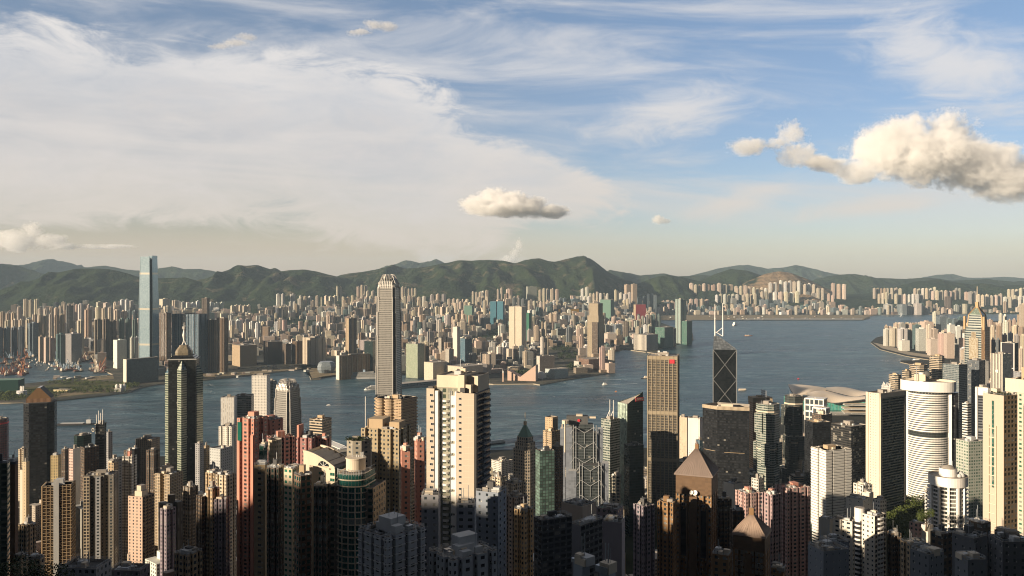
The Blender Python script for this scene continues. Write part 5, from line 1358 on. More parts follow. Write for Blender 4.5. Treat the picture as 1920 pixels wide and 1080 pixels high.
def white_complex():
    Y = 560
    r, w, d, z, p = tower(AT, 'sunlit white block with a stack of rounded dark balconies at its corner', 'apartment tower', 1606, 1640, 1662, 968, Y, F_WHITE, 1.0, None, bay=3.4, fl=3.1, n=2, plant=False, roof=M_ROOF, seed=3,
        mats=[facade('white_small_windows', (.72, .67, .58), GL, .34, .38, bump=.2), facade('white_dark_bays', (.62, .58, .52), (.015, .015, .015), .6, .6, bump=.4), F_WHITE, F_WHITE])
    sp = [(-w / 2 + 1.2, -d / 2, z - 3 - 3.1 * i, 0) for i in range(20)]
    repeat(r, 'balcony', 'bal_stack', mk_balcony(5.0, 2.2, M_WHITE, 1.0, True), sp)
    mb = MB(F_BLACK); x, y, a = on_side(w, d, 'F', 1.3, .4); mb.prism(rect(4.6, 1.4, a, x, y), 0, z - 2, F_BLACK, M_WHITE); part(r, 'balcony_recess', mb)
    mb = MB(M_WHITE); mb.prism([(x - w * .4, y - d * .42) for x, y in ring(18, 3.2)], z - 5, z + 3, M_WHITE, M_ROOF); part(r, 'corner_drum', mb)
    x, y, a = on_side(w, d, 'R', d * .5, 0); sp = [(x, y, z - 3 - 3.1 * i, a) for i in range(18)]
    repeat(r, 'balcony', 'bal_white2', mk_balcony(6.5, 1.6, M_WHITE, 1.0, True), sp)
    tower(AT, 'blank white gable block rising behind the balcony stack', 'apartment tower', 1585, 1618, 1632, 938, 600, facade('white_blank', (.74, .69, .60), GL, .12, .2), 1.0, None, bay=7, fl=3.1, n=3, plant=False)
    tower(AT, 'white wing with two columns of paired windows and planted roof edge', 'apartment tower', 1562, 1598, 1608, 978, 575, facade('white_pairs', (.70, .65, .56), GL, .42, .4, bump=.2), 1.0, ('n', 1, 1, 1, .2), bay=4.4, fl=3.1, n=3, plant=False, slabs=None)
    tower(AT, 'pale end block with a green tinted roof room beside the white wing', 'apartment tower', 1535, 1556, 1566, 974, 600, facade('pale_end', (.58, .56, .50), GL, .0, .0), 1.0, None, n=4, plant=False)
    tower(AT, 'slim white tower of small windows behind the balcony stack', 'apartment tower', 1636, 1650, 1662, 938, 640, F_WHITE, 1.0, None, bay=2.6, fl=3.0, n=1, plant=False)
    tower(AT, 'stepped white tower with a round roof tank above the white blocks', 'apartment tower', 1600, 1618, 1636, 910, 690, F_WHITE, 1.0, ('n', 1, 1, 1, .3), bay=4, fl=3.0, n=3)
    tower(AT, 'narrow white lift tower beside the stepped white tower', 'apartment tower', 1616, 1630, 1638, 925, 655, F_PALE, 1.0, None, n=1, plant=False)
white_complex()

def right_cream():
    Y = 560
    fl_ = facade('cream_panel', (.54, .465, .37), (.47, .40, .32), .985, .97, grough=.85, curtain=0, gvar=0)
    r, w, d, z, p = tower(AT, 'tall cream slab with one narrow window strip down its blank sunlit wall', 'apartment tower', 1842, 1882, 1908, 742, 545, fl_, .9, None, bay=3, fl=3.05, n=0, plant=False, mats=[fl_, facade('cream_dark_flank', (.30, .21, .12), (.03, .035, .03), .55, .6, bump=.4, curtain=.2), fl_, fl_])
    x, y, a = on_side(w, d, 'F', w * .5, .25); mb = MB(G_GREEN); mb.prism(rect(1.3, .5, a, x, y), z - 60, z - 4, F_GREEN, M_LGREY, 1.3, 3.05); part(r, 'window_strip', mb)
    mb = MB(M_CREAM)
    mb.prism(rect(.35, 1.0, a, *on_side(w, d, 'F', w * .32, .5)[:2]), 0, z - 20, M_CREAM, M_CREAM); mb.prism(rect(.35, 1.0, a, *on_side(w, d, 'F', w * .66, .5)[:2]), 0, z - 20, M_CREAM, M_CREAM)
    for i in range(26): mb.prism(rect(w * .34, .7, a, *on_side(w, d, 'F', w * .49, .35)[:2]), z - 22 - i * 6.1, z - 21.5 - i * 6.1, M_CREAM, M_CREAM, bottom=True)
    part(r, 'wall_rib', mb)
    for i, (x, y, s_) in enumerate(((-4, -3, 2.2), (0, 1, 2.8), (3, 3, 2.4), (1, -3, 1.9))):
        leaf_blob(r, 'roof_shrub', (x, y, z - .5), s_, 40 + i)
    pbox(r, 'plant_room', -5, 3, z - 1.2, 4, 4, 4, M_CREAM); pbox(r, 'water_tank', -6, -4, z - 1.2, 2.2, 2.2, 3, M_WHITE)
    r, w, d, z, p = tower(AT, 'tall cream tower with green glass bay windows and blank top storeys', 'apartment tower', 1884, 1955, 1985, 716, 575, facade('cream_green_bays', (.55, .475, .375), (.02, .09, .06), .34, .42, bump=.25, curtain=.3), .8, ('n', 2, 1, 2.2, .2), bay=4.2, fl=3.05, n=3, seed=8)
    mb = MB(M_CREAM); x, y, a = on_side(w, d, 'F', w * .3, .3); mb.prism(rect(w * .62, .8, a, x, y), z - 9, z + .2, M_CREAM, M_CREAM, bottom=True); part(r, 'fascia', mb)
    pbox(r, 'plant_room', 0, 2, z - 1.2, 12, 8, 9, M_TAN)

# foliage: leaf-sized faces spread through a crown
LEAF = []
def leaf_mat(name, a, b):
    m, q, bs, o = newmat(name)
    P = q.node('ShaderNodeNewGeometry').outputs['Position']
    n = q.noise(P, .35, 3.0, .6); n2 = q.noise(P, .06, 3.0, .6)
    q.put(bs.inputs['Base Color'], q.mix(q.m('MULTIPLY', q.m('ADD', n, n2), .5), a, b)); bs.inputs['Roughness'].default_value = .7; bs.inputs['Specular IOR Level'].default_value = .15
    return m
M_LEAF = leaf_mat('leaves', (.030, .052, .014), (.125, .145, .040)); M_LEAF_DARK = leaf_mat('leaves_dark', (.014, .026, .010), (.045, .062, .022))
M_BARK = plain('bark', (.09, .065, .045), .95)
def leaves_into(mb, c, rad, rn, mat, n=70, sz=.35):
    lumps = [(Vector((rn.gauss(0, .45), rn.gauss(0, .45), rn.uniform(-.25, .6))), rn.uniform(.35, .6)) for _ in range(7)]
    for i in range(n):
        q, lr = rn.choice(lumps)
        v = Vector((rn.gauss(0, 1), rn.gauss(0, 1), rn.gauss(0, 1))).normalized() * lr * rn.uniform(.75, 1.05)
        p = Vector(c) + Vector(((q.x + v.x) * rad, (q.y + v.y) * rad, (q.z + v.z) * rad * .85))
        nn = (v + Vector((rn.uniform(-.6, .6), rn.uniform(-.6, .6), rn.uniform(-.2, .8)))).normalized()
        t = nn.orthogonal().normalized(); b = nn.cross(t); a = rn.uniform(0, 6.28); s_ = rad * sz * rn.uniform(.6, 1.2)
        e1 = (t * math.cos(a) + b * math.sin(a)) * s_; e2 = (b * math.cos(a) - t * math.sin(a)) * s_ * .7
        mb.face([p - e1, p + e2 * .8 - e1 * .1, p + e1, p - e2 * .8 + e1 * .15], mat)
def leaf_blob(r, name, loc, rad, seed, mat=None):
    mb = MB(mat or M_LEAF_DARK); leaves_into(mb, loc, rad, random.Random(seed), mat or M_LEAF_DARK, 160, .18); return part(r, name, mb)
right_cream()
def tree(label, X, Y, h, seed, group=None, mat=None, z=None):
    rn = random.Random(seed); z = terr(X, Y) - .5 if z is None else z
    r = root('tree', label, 'tree', X, Y, z, rn.uniform(0, 6), group)
    mb = MB(M_BARK); mb.tube([(0, 0, 0), (.1 * h * rn.uniform(-.4, .4), 0, h * .35), (0, 0, h * .65)], [h * .035, h * .025, h * .012], M_BARK, 7)
    for i in range(4):
        a = rn.uniform(0, 6.28); mb.tube([(0, 0, h * (.3 + .08 * i)), (math.cos(a) * h * .22, math.sin(a) * h * .22, h * (.55 + .07 * i))], [h * .016, h * .006], M_BARK, 5)
    part(r, 'trunk', mb)
    mb = MB(mat or M_LEAF); leaves_into(mb, (0, 0, h * .66), h * .42, rn, mat or M_LEAF, 2600, .045); part(r, 'crown', mb)
    return r


# ------------------------------------------------------------------ the rest of the near city, one block after another
def T(name, label, x0, xc, x1, yt, Y, mat, k=1.0, plan=None, **kw):
    return tower(name, label, name.replace('_', ' '), x0, xc, x1, yt, Y, mat, k, plan, **kw)
N11 = ('n', 1, 1, 1.2, .3); N22 = ('n', 2, 2, 1.6, .3); N21 = ('n', 2, 1, 1.6, .3); N33 = ('n', 3, 2, 1.8, .34)
# western waterfront and the streets below it
r, w, d, z, p = T(OT, 'dark red framed round shouldered tower at the waterside west of the gabled black tower', -24, 10, 19, 786, 1450, facade('red_frame_glass', (.16, .035, .045), (.03, .03, .035), .8, .7, curtain=0), 1.0, ('c', 8), fl=4, n=2)
mb = MB(M_RED); mb.prism(offset(p, .5), z - 9, z - 6, M_RED, M_RED, bottom=True); part(r, 'red_band', mb)
T(AT, 'slim cream slab half hidden behind the gabled black tower', 34, 44, 52, 842, 1240, F_CREAM, 1.2, N11, n=2)
T(AT, 'low cream twin stub left of a plain beige slab', 37, 42, 46, 881, 900, F_PALE, 1.0, n=1)
T(AT, 'plain beige blank slab in front of the gabled black tower', 42, 49, 55, 866, 890, facade('beige_blank', (.54, .44, .30), GL, .14, .3), 1.0, n=1)
T(AT, 'ochre tower of small square windows right of the gabled black tower', 95, 109, 115, 854, 900, facade('ochre_dots', (.56, .43, .22), GL, .4, .5, bump=.2), 1.0, None, bay=3, fl=3, n=3)
T(OT, 'dark brown slab behind the white sunlit gable wall', 115, 122, 130, 842, 1150, F_DKBROWN, 1.2, n=3)
T(AT, 'bright white gable wall with a column of pinkish windows', 129, 137, 151, 842, 960, F_STRIPE, 1.6, None, mats=[facade('pinkish_windows', (.62, .44, .38), GL, .5, .5), facade('white_gable', (.74, .69, .60), GL, 0, 0), F_WHITE, F_WHITE], phi=48, n=2)
T(OT, 'dark terraced office block with a stepped green roof', 133, 150, 178, 818, 1260, F_DKGREEN, 1.4, ('c', 6), n=5)
r, w, d, z, p = T(OT, 'dark curved tower with a ring emblem and four white masts', 172, 186, 206, 796, 1290, facade('curved_dark_bands', (.05, .048, .044), (.014, .015, .016), 1, .6, grough=.1, curtain=.04), 1.1, ('c', 9), fl=3.9, n=4)
for i, (sx, hh) in enumerate(((-.42, 16), (-.15, 24), (.12, 20), (.42, 27))):
    mb = MB(M_WHITE); mb.tube([(sx * w, -.1 * d, z - 1), (sx * w, -.1 * d, z + hh * .8)], .45, M_WHITE, 5); part(r, 'mast', mb)
mb = MB(M_CREAM)
for i in range(16):
    a0, a1 = i * math.pi / 8, (i + 1) * math.pi / 8; mb.bar((-w * .28 + 2.6 * math.cos(a0), -d / 2 - .5, z - 9 + 2.6 * math.sin(a0)), (-w * .28 + 2.6 * math.cos(a1), -d / 2 - .5, z - 9 + 2.6 * math.sin(a1)), .7, M_CREAM)
part(r, 'ring_emblem', mb)
T(OT, 'narrow grey slab behind the four mast tower', 199, 203, 211, 810, 1330, F_GREY, 1.4, n=2)
T(OT, 'dark sloping sided block in front of the four mast tower', 150, 158, 186, 840, 1010, F_DKBROWN, 1.3, None, n=3, roof=M_ROOFD)
T(AT, 'grey flats with rooftop huts below the four mast tower', 202, 210, 229, 862, 960, F_GREY, 1.2, N11, n=6)
T(AT, 'white gridded flats topped by a brick red roof room', 229, 247, 257, 856, 940, F_OFFW, 1.0, N21, bay=2.4, n=3, roof=M_PINK)
T(OT, 'dark glass shaft rising behind the white gridded flats', 244, 252, 262, 842, 1080, F_BLACK, 1.1, n=2)
T(OT, 'brown block with a pale colonnaded crown beside the dark star tower', 254, 284, 300, 824, 1330, facade('brown_crown', (.30, .23, .16), GL, .6, .5), .8, None, n=8)
T(OT, 'small dark brown rooftop left of the colonnaded block', 232, 240, 256, 846, 1250, F_DKBROWN, 1.0, n=3)
T(AT, 'brown flats with a ragged roof in front of the dark star tower', 274, 288, 300, 845, 1120, F_DKBROWN, 1.0, N11, n=5)
T(AT, 'beige tower with a single plain flank below the brown flats', 203, 213, 222, 868, 900, F_TAN, 1.0, n=2)
T(OT, 'grey slab just right of the dark star tower', 366, 374, 382, 832, 1330, F_GREY, 1.1, n=2)
T(AT, 'beige slab beside the grey slab right of the dark star tower', 380, 386, 393, 836, 1370, F_TAN, 1.0, n=2)
T(OT, 'pale grey block carrying an open white roof frame', 393, 413, 437, 842, 990, facade('pale_grey_block', (.46, .47, .46), GL, .3, .4), 1.1, None, n=2, plant=False, roof=M_LGREY)
T(OT, 'white stepped hotel block below the twin white slabs', 410, 434, 446, 800, 1380, facade('white_hotel', (.74, .70, .62), GL, .3, .7), .9, N21, n=5, roof=M_ROOF)
T(OT, 'white slab with fine vertical ribs left of the bright white tower', 414, 439, 444, 745, 1500, facade('white_ribs', (.70, .67, .61), (.45, .43, .40), .4, 1, curtain=0), .9, n=3)
T(OT, 'grey windowed slab between the ribbed slab and the bright white tower', 440, 471, 476, 742, 1540, F_GREYGL, .9, N22, n=4)
T(OT, 'bright white hotel tower of fine windows behind the short clawed tower', 472, 500, 507, 704, 1760, facade('bright_hotel', (.78, .74, .67), (.16, .16, .16), .5, .5), .9, None, bay=3, n=4)
T(OT, 'grey glass flank tower joined to the bright white hotel tower', 500, 512, 519, 715, 1800, F_GREYGL, 1.0, n=2)
T(OT, 'tan banded office block with an open roof frame by the water', 580, 604, 622, 787, 1260, F_BANDT, 1.0, None, fl=4, n=6, roof=M_TAN)
r, w, d, z, p = T(AT, 'round brown hotel tower of curved balcony bands in front of the tapering skyscraper', 703, 752, 782, 749, 880, facade('brown_curved', (.42, .30, .20), (.012, .012, .012), .8, .6, bump=.4), .8, lambda w, d: [(x * w / 2, y * d / 2) for x, y in [(-1, -1)] + [(-.55 + .28 * math.cos(R(a)), -1 + .34 * math.sin(R(a))) for a in range(180, 361, 20)] + [(-.2, -1)] + [(.1 + .3 * math.cos(R(a)), -1 + .3 * math.sin(R(a))) for a in range(180, 361, 20)] + [(1, -1), (1, 1), (-1, 1)]], fl=3.3, n=9, slabs=(.9, 1.1, M_TAN, 110), roof=M_TAN)
r, w, d, z, p = T(AT, 'ochre yellow tower with a white mast and stepped sunlit top', 676, 748, 772, 806, 600, F_YELLOW, .8, N33, fl=3.05, n=5, roof=M_TAN, seed=6)
mb = MB(M_WHITE); mb.tube([(-w / 2 + 2, -d / 2 + 3, z), (-w / 2 + 2, -d / 2 + 3, z + 22)], .28, M_WHITE, 5); part(r, 'mast', mb)
pbox(r, 'penthouse_block', -w * .2, 0, z - 1, w * .4, d * .6, 7, M_TAN); pbox(r, 'penthouse_block', w * .28, 1, z - 1, w * .26, d * .5, 5, M_TAN)
r, w, d, z, p = T(AT, 'grey shaded tower with a roof garden beside the ochre mast tower', 647, 692, 700, 827, 560, facade('shaded_slots', (.28, .25, .20), GL, .3, .4, bump=.3), .9, ('c', 5), bay=5, fl=3.05, n=1, plant=False)  # tan tower in shadow: its shade is painted as a greyer wall
for i in range(5): leaf_blob(r, 'roof_shrub', (-w * .4 + i * w * .17, -d * .2, z), 2.6, 60 + i)
T(AT, 'coral pink tower with a chamfered corner left of the tall cream tower', 744, 762, 776, 842, 500, facade('coral_dots', (.58, .27, .20), GL, .3, .45, bump=.2), 1.0, ('c', 3.5), bay=4, fl=3.05, n=2, roof=M_PINK)
T(AT, 'coral pink tower with one column of windows touching the tall cream tower', 772, 790, 802, 824, 520, facade('coral_one_column', (.56, .26, .195), GL, .26, .42, bump=.2), 1.0, ('c', 3), bay=6, fl=3.05, n=4, roof=M_PINK)
# flats on the slopes to the west
T(AT, 'green glazed tower of dim storeys at the western edge beside a brown wall', -26, 14, 19, 868, 450, facade('dim_green', (.10, .12, .09), (.02, .035, .03), .8, .6, bump=.3), .8, None, fl=3.1, n=2, roof=M_ROOFD)
T(AT, 'plain dark brown wall slab beside the green glazed tower', 17, 28, 34, 866, 470, facade('brown_blank', (.17, .10, .06), GL, .0, .0), 1.0, n=1)
T(AT, 'low tan terraces of balconies below the plain brown slab', 34, 50, 68, 985, 600, F_TAN, 1.2, N22, n=5)
r, w, d, z, p = T(AT, 'beige tower of balcony grids split by a bluish white central strip', 80, 133, 140, 908, 740, F_BALC, .7, None, bay=3.0, fl=3.0, n=3, slabs=(.8, .45, M_TAN, 150), ribs=(3.0, .28, .9, M_TAN), roof=M_LGREY)
x, y, a = on_side(w, d, 'F', w * .49, .6); mb = MB(M_LGREY); mb.prism(rect(w * .19, 1.6, a, x, y), 0, z + 5, M_LGREY, M_LGREY); part(r, 'central_strip', mb)
r, w, d, z, p = T(AT, 'shaded tower with a sunlit balcony column and a grey white centre spine', 158, 213, 222, 890, 815, facade('shade_toned_dots', (.22, .20, .17), GL, .42, .45, bump=.3), .7, N22, bay=3.2, fl=3.0, n=4, mats=None, roof=M_ROOF)  # neighbour's cast shade painted into the wall colour
x, y, a = on_side(w, d, 'F', w * .48, .4); mb = MB(M_LGREY); mb.prism(rect(w * .17, 1.6, a, x, y), 0, z - 1.2, F_GREY, M_LGREY, 5, 3); part(r, 'central_strip', mb)
x, y, a = on_side(w, d, 'F', w * .1, .8); mb = MB(F_BALC); mb.prism(rect(w * .2, 2.4, a, x, y), 0, z - 1, F_BALC, M_CREAM, 3, 3); part(r, 'balcony_column', mb)  # paler column paints in the sunlit strip
T(AT, 'tan twin slab with a sunlit flank behind the pink dotted wall', 219, 226, 234, 884, 980, F_TAN, 1.1, N11, n=2)
T(AT, 'tan round edged slab right of the tan twin slab', 236, 246, 256, 886, 990, facade('tan_plain', (.50, .38, .25), GL, .1, .4), 1.0, ('c', 3), n=2)
r, w, d, z, p = T(AT, 'pink sunlit wall dotted with two columns of square windows', 240, 267, 290, 932, 800, facade('pink_dots', (.60, .42, .32), GL, .34, .46, bump=.2), 1.0, None, bay=4.2, fl=3.05, n=4, seed=2, mats=[facade('pink_dots2', (.55, .40, .31), GL, .34, .46, bump=.2), F_BALCD, F_TAN, F_TAN])
x, y, a = on_side(w, d, 'R', d * .5, 0); repeat(r, 'balcony', 'bal_side', mk_balcony(2.6, 1.3, M_TAN, 1.0), [(on_side(w, d, 'R', d * u, 0)[0], on_side(w, d, 'R', d * u, 0)[1], z - 4 - 3.05 * i, a) for i in range(30) for u in (.2, .5, .8)])
mb = MB(M_ROOF); mb.prism(rect(w * .5, d * .5), z - 1, z + 4, M_CREAM, M_ROOF); mb.prism(rect(w * .3, d * .4), z + 4, z + 9, M_CREAM, M_ROOF); part(r, 'penthouse_block', mb)
T(AT, 'tan tower of open balcony grids in two wings behind the pink dotted wall', 290, 318, 343, 890, 880, F_BALC, 1.0, ('h', .3, .3), bay=3.2, fl=3.0, n=6, slabs=(.7, .45, M_TAN, 150))
T(AT, 'shaded narrow tower in front of the tan balcony wings', 300, 312, 330, 955, 700, F_MAUVE, 1.2, N11, n=3, roof=M_ROOFD)
T(AT, 'grey brown flats with a sunlit stair strip', 343, 356, 372, 914, 800, F_BALCD, 1.1, N22, n=4)
T(AT, 'low tan flats with many roof huts left of the coral towers', 385, 402, 420, 888, 760, F_TAN, 1.0, N22, n=8)
T(AT, 'low tan flats with arched roof vents beside the coral towers', 404, 424, 443, 892, 740, F_CREAM, 1.0, N22, n=6)
T(AT, 'stepped tan flats below the roof huts', 386, 398, 412, 916, 640, F_TAN, 1.0, N11, n=4)
T(AT, 'dark hipped tower with a sunlit ochre balcony edge', 368, 378, 412, 932, 640, F_DKBROWN, 1.6, N22, n=3, roof=M_ROOFD, mats=None)
T(AT, 'mauve shaded tower with a plain flank right of the dark hipped tower', 402, 424, 432, 936, 640, F_MAUVE, 1.0, N21, n=3, roof=M_ROOFD)
T(AT, 'low dark roof cluster with a sunlit terrace at the foot of the slope', 326, 352, 380, 1042, 430, F_TAN, 1.0, N22, n=9, roof=M_ROOFD)
T(AT, 'flat white roofed hut block on the slope near the dark tree', 26, 40, 53, 1044, 450, F_TAN, 1.0, n=3, plant=False, roof=M_LGREY)
T(AT, 'flat roofed tan block beside the balcony grid tower', 54, 76, 84, 1048, 440, F_TAN, .8, n=3, plant=False, roof=M_LGREY)
T(AT, 'flat blue grey rooftop at the foot of the balcony grid tower', 108, 180, 210, 1066, 400, F_GREY, .7, n=4, plant=False, roof=M_ROOFD)
T(AT, 'long dark flat rooftop between the coral tower and the pink dotted wall', 205, 262, 282, 1070, 420, F_MAUVE, .7, n=5, plant=False, roof=M_ROOFD)
# below the tall cream tower
r, w, d, z, p = T(AT, 'shaded white flats with a stepped roof terrace in front of the coral pink towers', 670, 726, 800, 1008, 330, facade('shade_toned_white', (.42, .43, .45), (.02, .02, .025), .4, .42, bump=.3), 1.1, ('n', 3, 3, 2.2, .3), bay=3.4, fl=3.1, n=7, roof=M_LGREY, seed=21, slabs=(.35, .3, M_LGREY, 40))  # white walls given a cool dark tone that carries their shade
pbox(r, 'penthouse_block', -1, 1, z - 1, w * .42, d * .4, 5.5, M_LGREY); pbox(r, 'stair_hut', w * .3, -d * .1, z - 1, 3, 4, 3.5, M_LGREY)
r, w, d, z, p = T(AT, 'shaded white flats with a white lift house at the foot of the tall cream tower', 802, 848, 936, 1052, 320, facade('shade_toned_white2', (.40, .41, .43), (.02, .02, .025), .36, .4, bump=.3), 1.3, ('n', 2, 3, 2.2, .3), bay=3.4, fl=3.1, n=8, roof=M_LGREY, seed=22)  # same shade tone painted into these white walls
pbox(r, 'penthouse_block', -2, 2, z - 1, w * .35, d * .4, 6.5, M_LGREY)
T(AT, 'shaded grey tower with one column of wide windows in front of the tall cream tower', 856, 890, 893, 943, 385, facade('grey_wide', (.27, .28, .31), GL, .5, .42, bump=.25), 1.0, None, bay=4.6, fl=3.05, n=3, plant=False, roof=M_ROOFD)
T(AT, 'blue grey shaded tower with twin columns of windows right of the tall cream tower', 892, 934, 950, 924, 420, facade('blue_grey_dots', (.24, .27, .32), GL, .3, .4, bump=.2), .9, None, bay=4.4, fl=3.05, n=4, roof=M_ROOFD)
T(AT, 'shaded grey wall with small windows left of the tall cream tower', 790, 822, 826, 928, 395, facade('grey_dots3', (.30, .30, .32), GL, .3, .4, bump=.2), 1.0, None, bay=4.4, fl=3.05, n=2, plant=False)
# centre: low waterfront blocks between the tall cream tower and the hanger framed bank
T(OT, 'low white waterfront block of arcaded storeys by the ferry piers', 921, 940, 962, 866, 1500, F_OFFW, 1.0, n=7)
T(AT, 'low cream walk-up flats behind the tall cream tower', 922, 938, 950, 896, 900, F_CREAM, 1.0, N11, n=7)
T(AT, 'cream flats with a domed roof tank east of the tall cream tower', 940, 962, 986, 908, 780, F_CREAM, 1.0, N22, n=9)
T(AT, 'pinkish cream flats crowded with roof huts', 946, 968, 990, 934, 640, facade('pinkish_cream', (.58, .47, .38), GL, .45, .45), 1.0, N22, n=9)
r, w, d, z, p = T(OT, 'stone tower with a green copper pyramid roof and small finial', 957, 990, 1012, 846, 960, facade('stone_grid', (.40, .34, .26), GL, .55, .6, bump=.3), .9, ('c', 4), fl=3.6, n=0, plant=False)
k = Y = 960 / F
for zz, sc, hh in ((0, .82, 9), (9, .66, 6)): mb = MB(M_TAN); mb.prism(scale(p, sc), z - 1 + zz, z - 1 + zz + hh, facade('stone_grid2', (.42, .36, .28), GL, .5, .7), M_ROOF, 3, 4); part(r, 'setback', mb)
mb = MB(M_GREEN); zz = z + 14; mb.prism(scale(p, .62), zz, zz + 13, M_GREEN, M_GREEN, poly1=scale(p, .10)); part(r, 'copper_roof', mb)
mb = MB(M_TAN); mb.prism(rect(2.6, 2.6), zz + 12, zz + 17, M_TAN, M_GREEN); mb.tube([(0, 0, zz + 17), (0, 0, zz + 27)], .3, M_TAN, 5); part(r, 'finial', mb)
T(OT, 'dark glass block with pale green reflecting panes beside the copper roofed tower', 1004, 1012, 1040, 846, 900, facade('reflecting_green', (.05, .06, .055), (.06, .10, .085), .84, .8, grough=.1, curtain=0, gvar=.9), 1.4, None, n=4, roof=M_ROOFD)
T(OT, 'brown slotted tower shoulder behind the reflecting glass block', 1034, 1046, 1056, 838, 1000, F_DKBROWN, 1.0, n=2)
r, w, d, z, p = T(OT, 'slim tan tower with a dark framed panel at its head', 1022, 1036, 1046, 783, 1250, facade('tan_slits', (.50, .36, .22), GL, .3, .5), 1.2, None, n=1, plant=False, roof=M_TAN)
x, y, a = on_side(w, d, 'R', d * .5, .15); mb = MB(plain('dim_panel', (.05, .06, .07), .5)); mb.prism(rect(d * .8, .4, a, x, y), z - 22, z - 3, MATS['dim_panel'], M_TAN, bottom=True); part(r, 'framed_panel', mb)
T(OT, 'tan lower stage stepping out below the framed panel tower', 1018, 1034, 1050, 809, 1235, F_TAN, 1.1, N11, n=2, roof=M_TAN)
T(OT, 'round cornered cream block in front of the dark green towers', 1141, 1155, 1170, 894, 860, facade('cream_grid_round', (.50, .46, .37), GL, .6, .6, bump=.2), 1.0, ('c', 6), fl=3.3, n=5)
T(OT, 'lower dark green block attached below the slanted roof tower', 1170, 1180, 1207, 836, 1240, F_DKGREEN, 1.3, None, n=3, fl=3.9, roof=M_ROOFD)
T(OT, 'beige hotel slab right of the gold grey grid tower', 1271, 1288, 1293, 783, 1640, facade('beige_hotel', (.56, .44, .33), (.36, .28, .20), .6, .5), .9, n=4)
T(OT, 'white hotel slab pierced by a grid of small dark windows and a violet fascia', 1290, 1312, 1319, 785, 1560, facade('white_pierced', (.80, .74, .68), (.03, .03, .035), .36, .36, curtain=0), .9, None, bay=4.4, fl=4.4, n=5)
T(OT, 'small blue roofed annexe under the white pierced slab', 1304, 1312, 1322, 826, 1500, F_BLUE, 1, n=1)
T(AT, 'low curved white garage ramp building beyond the pyramid roof', 1262, 1290, 1312, 868, 1350, F_BANDW, 1, n=3)
r, w, d, z, p = T(OT, 'copper coloured glass tower carrying a rack of roof panels', 1403, 1412, 1448, 746, 1520, F_COPPER, 1.5, None, n=4, fl=3.9, roof=M_TAN, mats=[F_COPPER, F_COPPER, F_COPPER, F_COPPER])
mb = MB(M_TAN); mb.prism(offset(p, .4), z - 8, z + .3, M_TAN, M_TAN, bottom=True); part(r, 'fascia', mb)
mb = MB(M_STEEL)
for i in range(6):
    for j in range(3): mb.box(-w * .1 + i * 4.2, d * .1, z + 2 + j * 4, 3.4, .5, 3.2, M_STEEL)
part(r, 'roof_panel_lattice', mb)
def bay_tower(label, x0, xc, x1, yt, Y, mat, seed):
    r, w, d, z, p = T(OT, label, x0, xc, x1, yt, Y, mat, 1.1, ('c', 7), n=6, fl=3.7, seed=seed, roof=M_ROOF)
    rn = random.Random(seed)
    for sd in ('F', 'R', 'L'):
        for i, (zf, hh) in enumerate(((.92, .17), (.66, .20), (.38, .20))):
            u = (.30, .66, .36)[i]; L = w if sd in 'FB' else d
            x, y, a = on_side(w, d, sd, L * u, 1.2); mb = MB(mat); mb.prism(rect(L * .42, 4.2, a, x, y), z * zf - z * hh, z * zf, mat, M_CREAM, 3, 3.7, bottom=True); part(r, 'projecting_bay', mb)
    for zf in (.93, .60, .30):
        mb = MB(M_CREAM); mb.prism(offset(p, .7), z * zf, z * zf + 2.2, M_CREAM, M_CREAM, bottom=True); part(r, 'pale_band', mb)
    return r, w, d, z
bay_tower('grey green tower of clinging box bays with a pale band and white roof edge', 1413, 1447, 1466, 760, 1330, F_BANDG, 3)
r, w, d, z = bay_tower('dark twin tower of clinging box bays east of the grey green one', 1466, 1484, 1511, 744, 1390, facade('dark_bays', (.06, .065, .06), (.03, .035, .034), 1, .6, grough=.08, curtain=.05), 4)
T(OT, 'black slab in shade east of the dark box bay tower', 1508, 1524, 1557, 792, 1250, F_BLACK, 1.2, n=4, roof=M_TAN)
T(OT, 'black glass block with a sunlit roof edge left of the cream pier tower', 1557, 1596, 1626, 800, 1200, facade('black_block', (.05, .045, .04), (.016, .017, .018), 1, .7, grough=.1), 1.0, None, n=6, roof=M_ROOF)
T(OT, 'low dark block below the white framed glass halls', 1522, 1548, 1560, 778, 1560, F_DKBROWN, 1.0, n=6, roof=M_CREAM)
def framed_hall(label, x0, xc, x1, yt, Y):
    r, w, d, z, p = T(OT, label, x0, xc, x1, yt, Y, facade('framed_glass', (.68, .64, .57), (.04, .05, .055), .8, .78, curtain=.1, bump=.4), .8, None, bay=9, fl=14, n=2, plant=False, roof=M_ROOF)
    mb = MB(M_WHITE)
    for zz in (0, 14, 28): mb.prism(offset(p, .8), z - zz - 2.2, z - zz + .3, M_WHITE, M_WHITE, bottom=True)
    part(r, 'white_frame', mb)
    for u in (0, .5, 1): x, y, a = on_side(w, d, 'F', w * u, .5); mb = MB(M_WHITE); mb.prism(rect(2.2, 1.8, a, x, y), 0, z, M_WHITE, M_WHITE); part(r, 'white_column', mb)
framed_hall('white framed glass office hall in front of the winged roofs', 1509, 1544, 1551, 749, 1900)
framed_hall('lower white framed glass hall with planting on its roof', 1524, 1548, 1556, 766, 1850)
r, w, d, z, p = T(AT, 'white and black striped twin block with notched roof huts', 1520, 1549, 1597, 845, 900, F_BANDW, 1.4, ('n', 1, 2, 3.0, .12), fl=2.9, bay=4, n=3, seed=31, roof=M_TAN, slabs=(.25, 1.0, M_WHITE, 90))
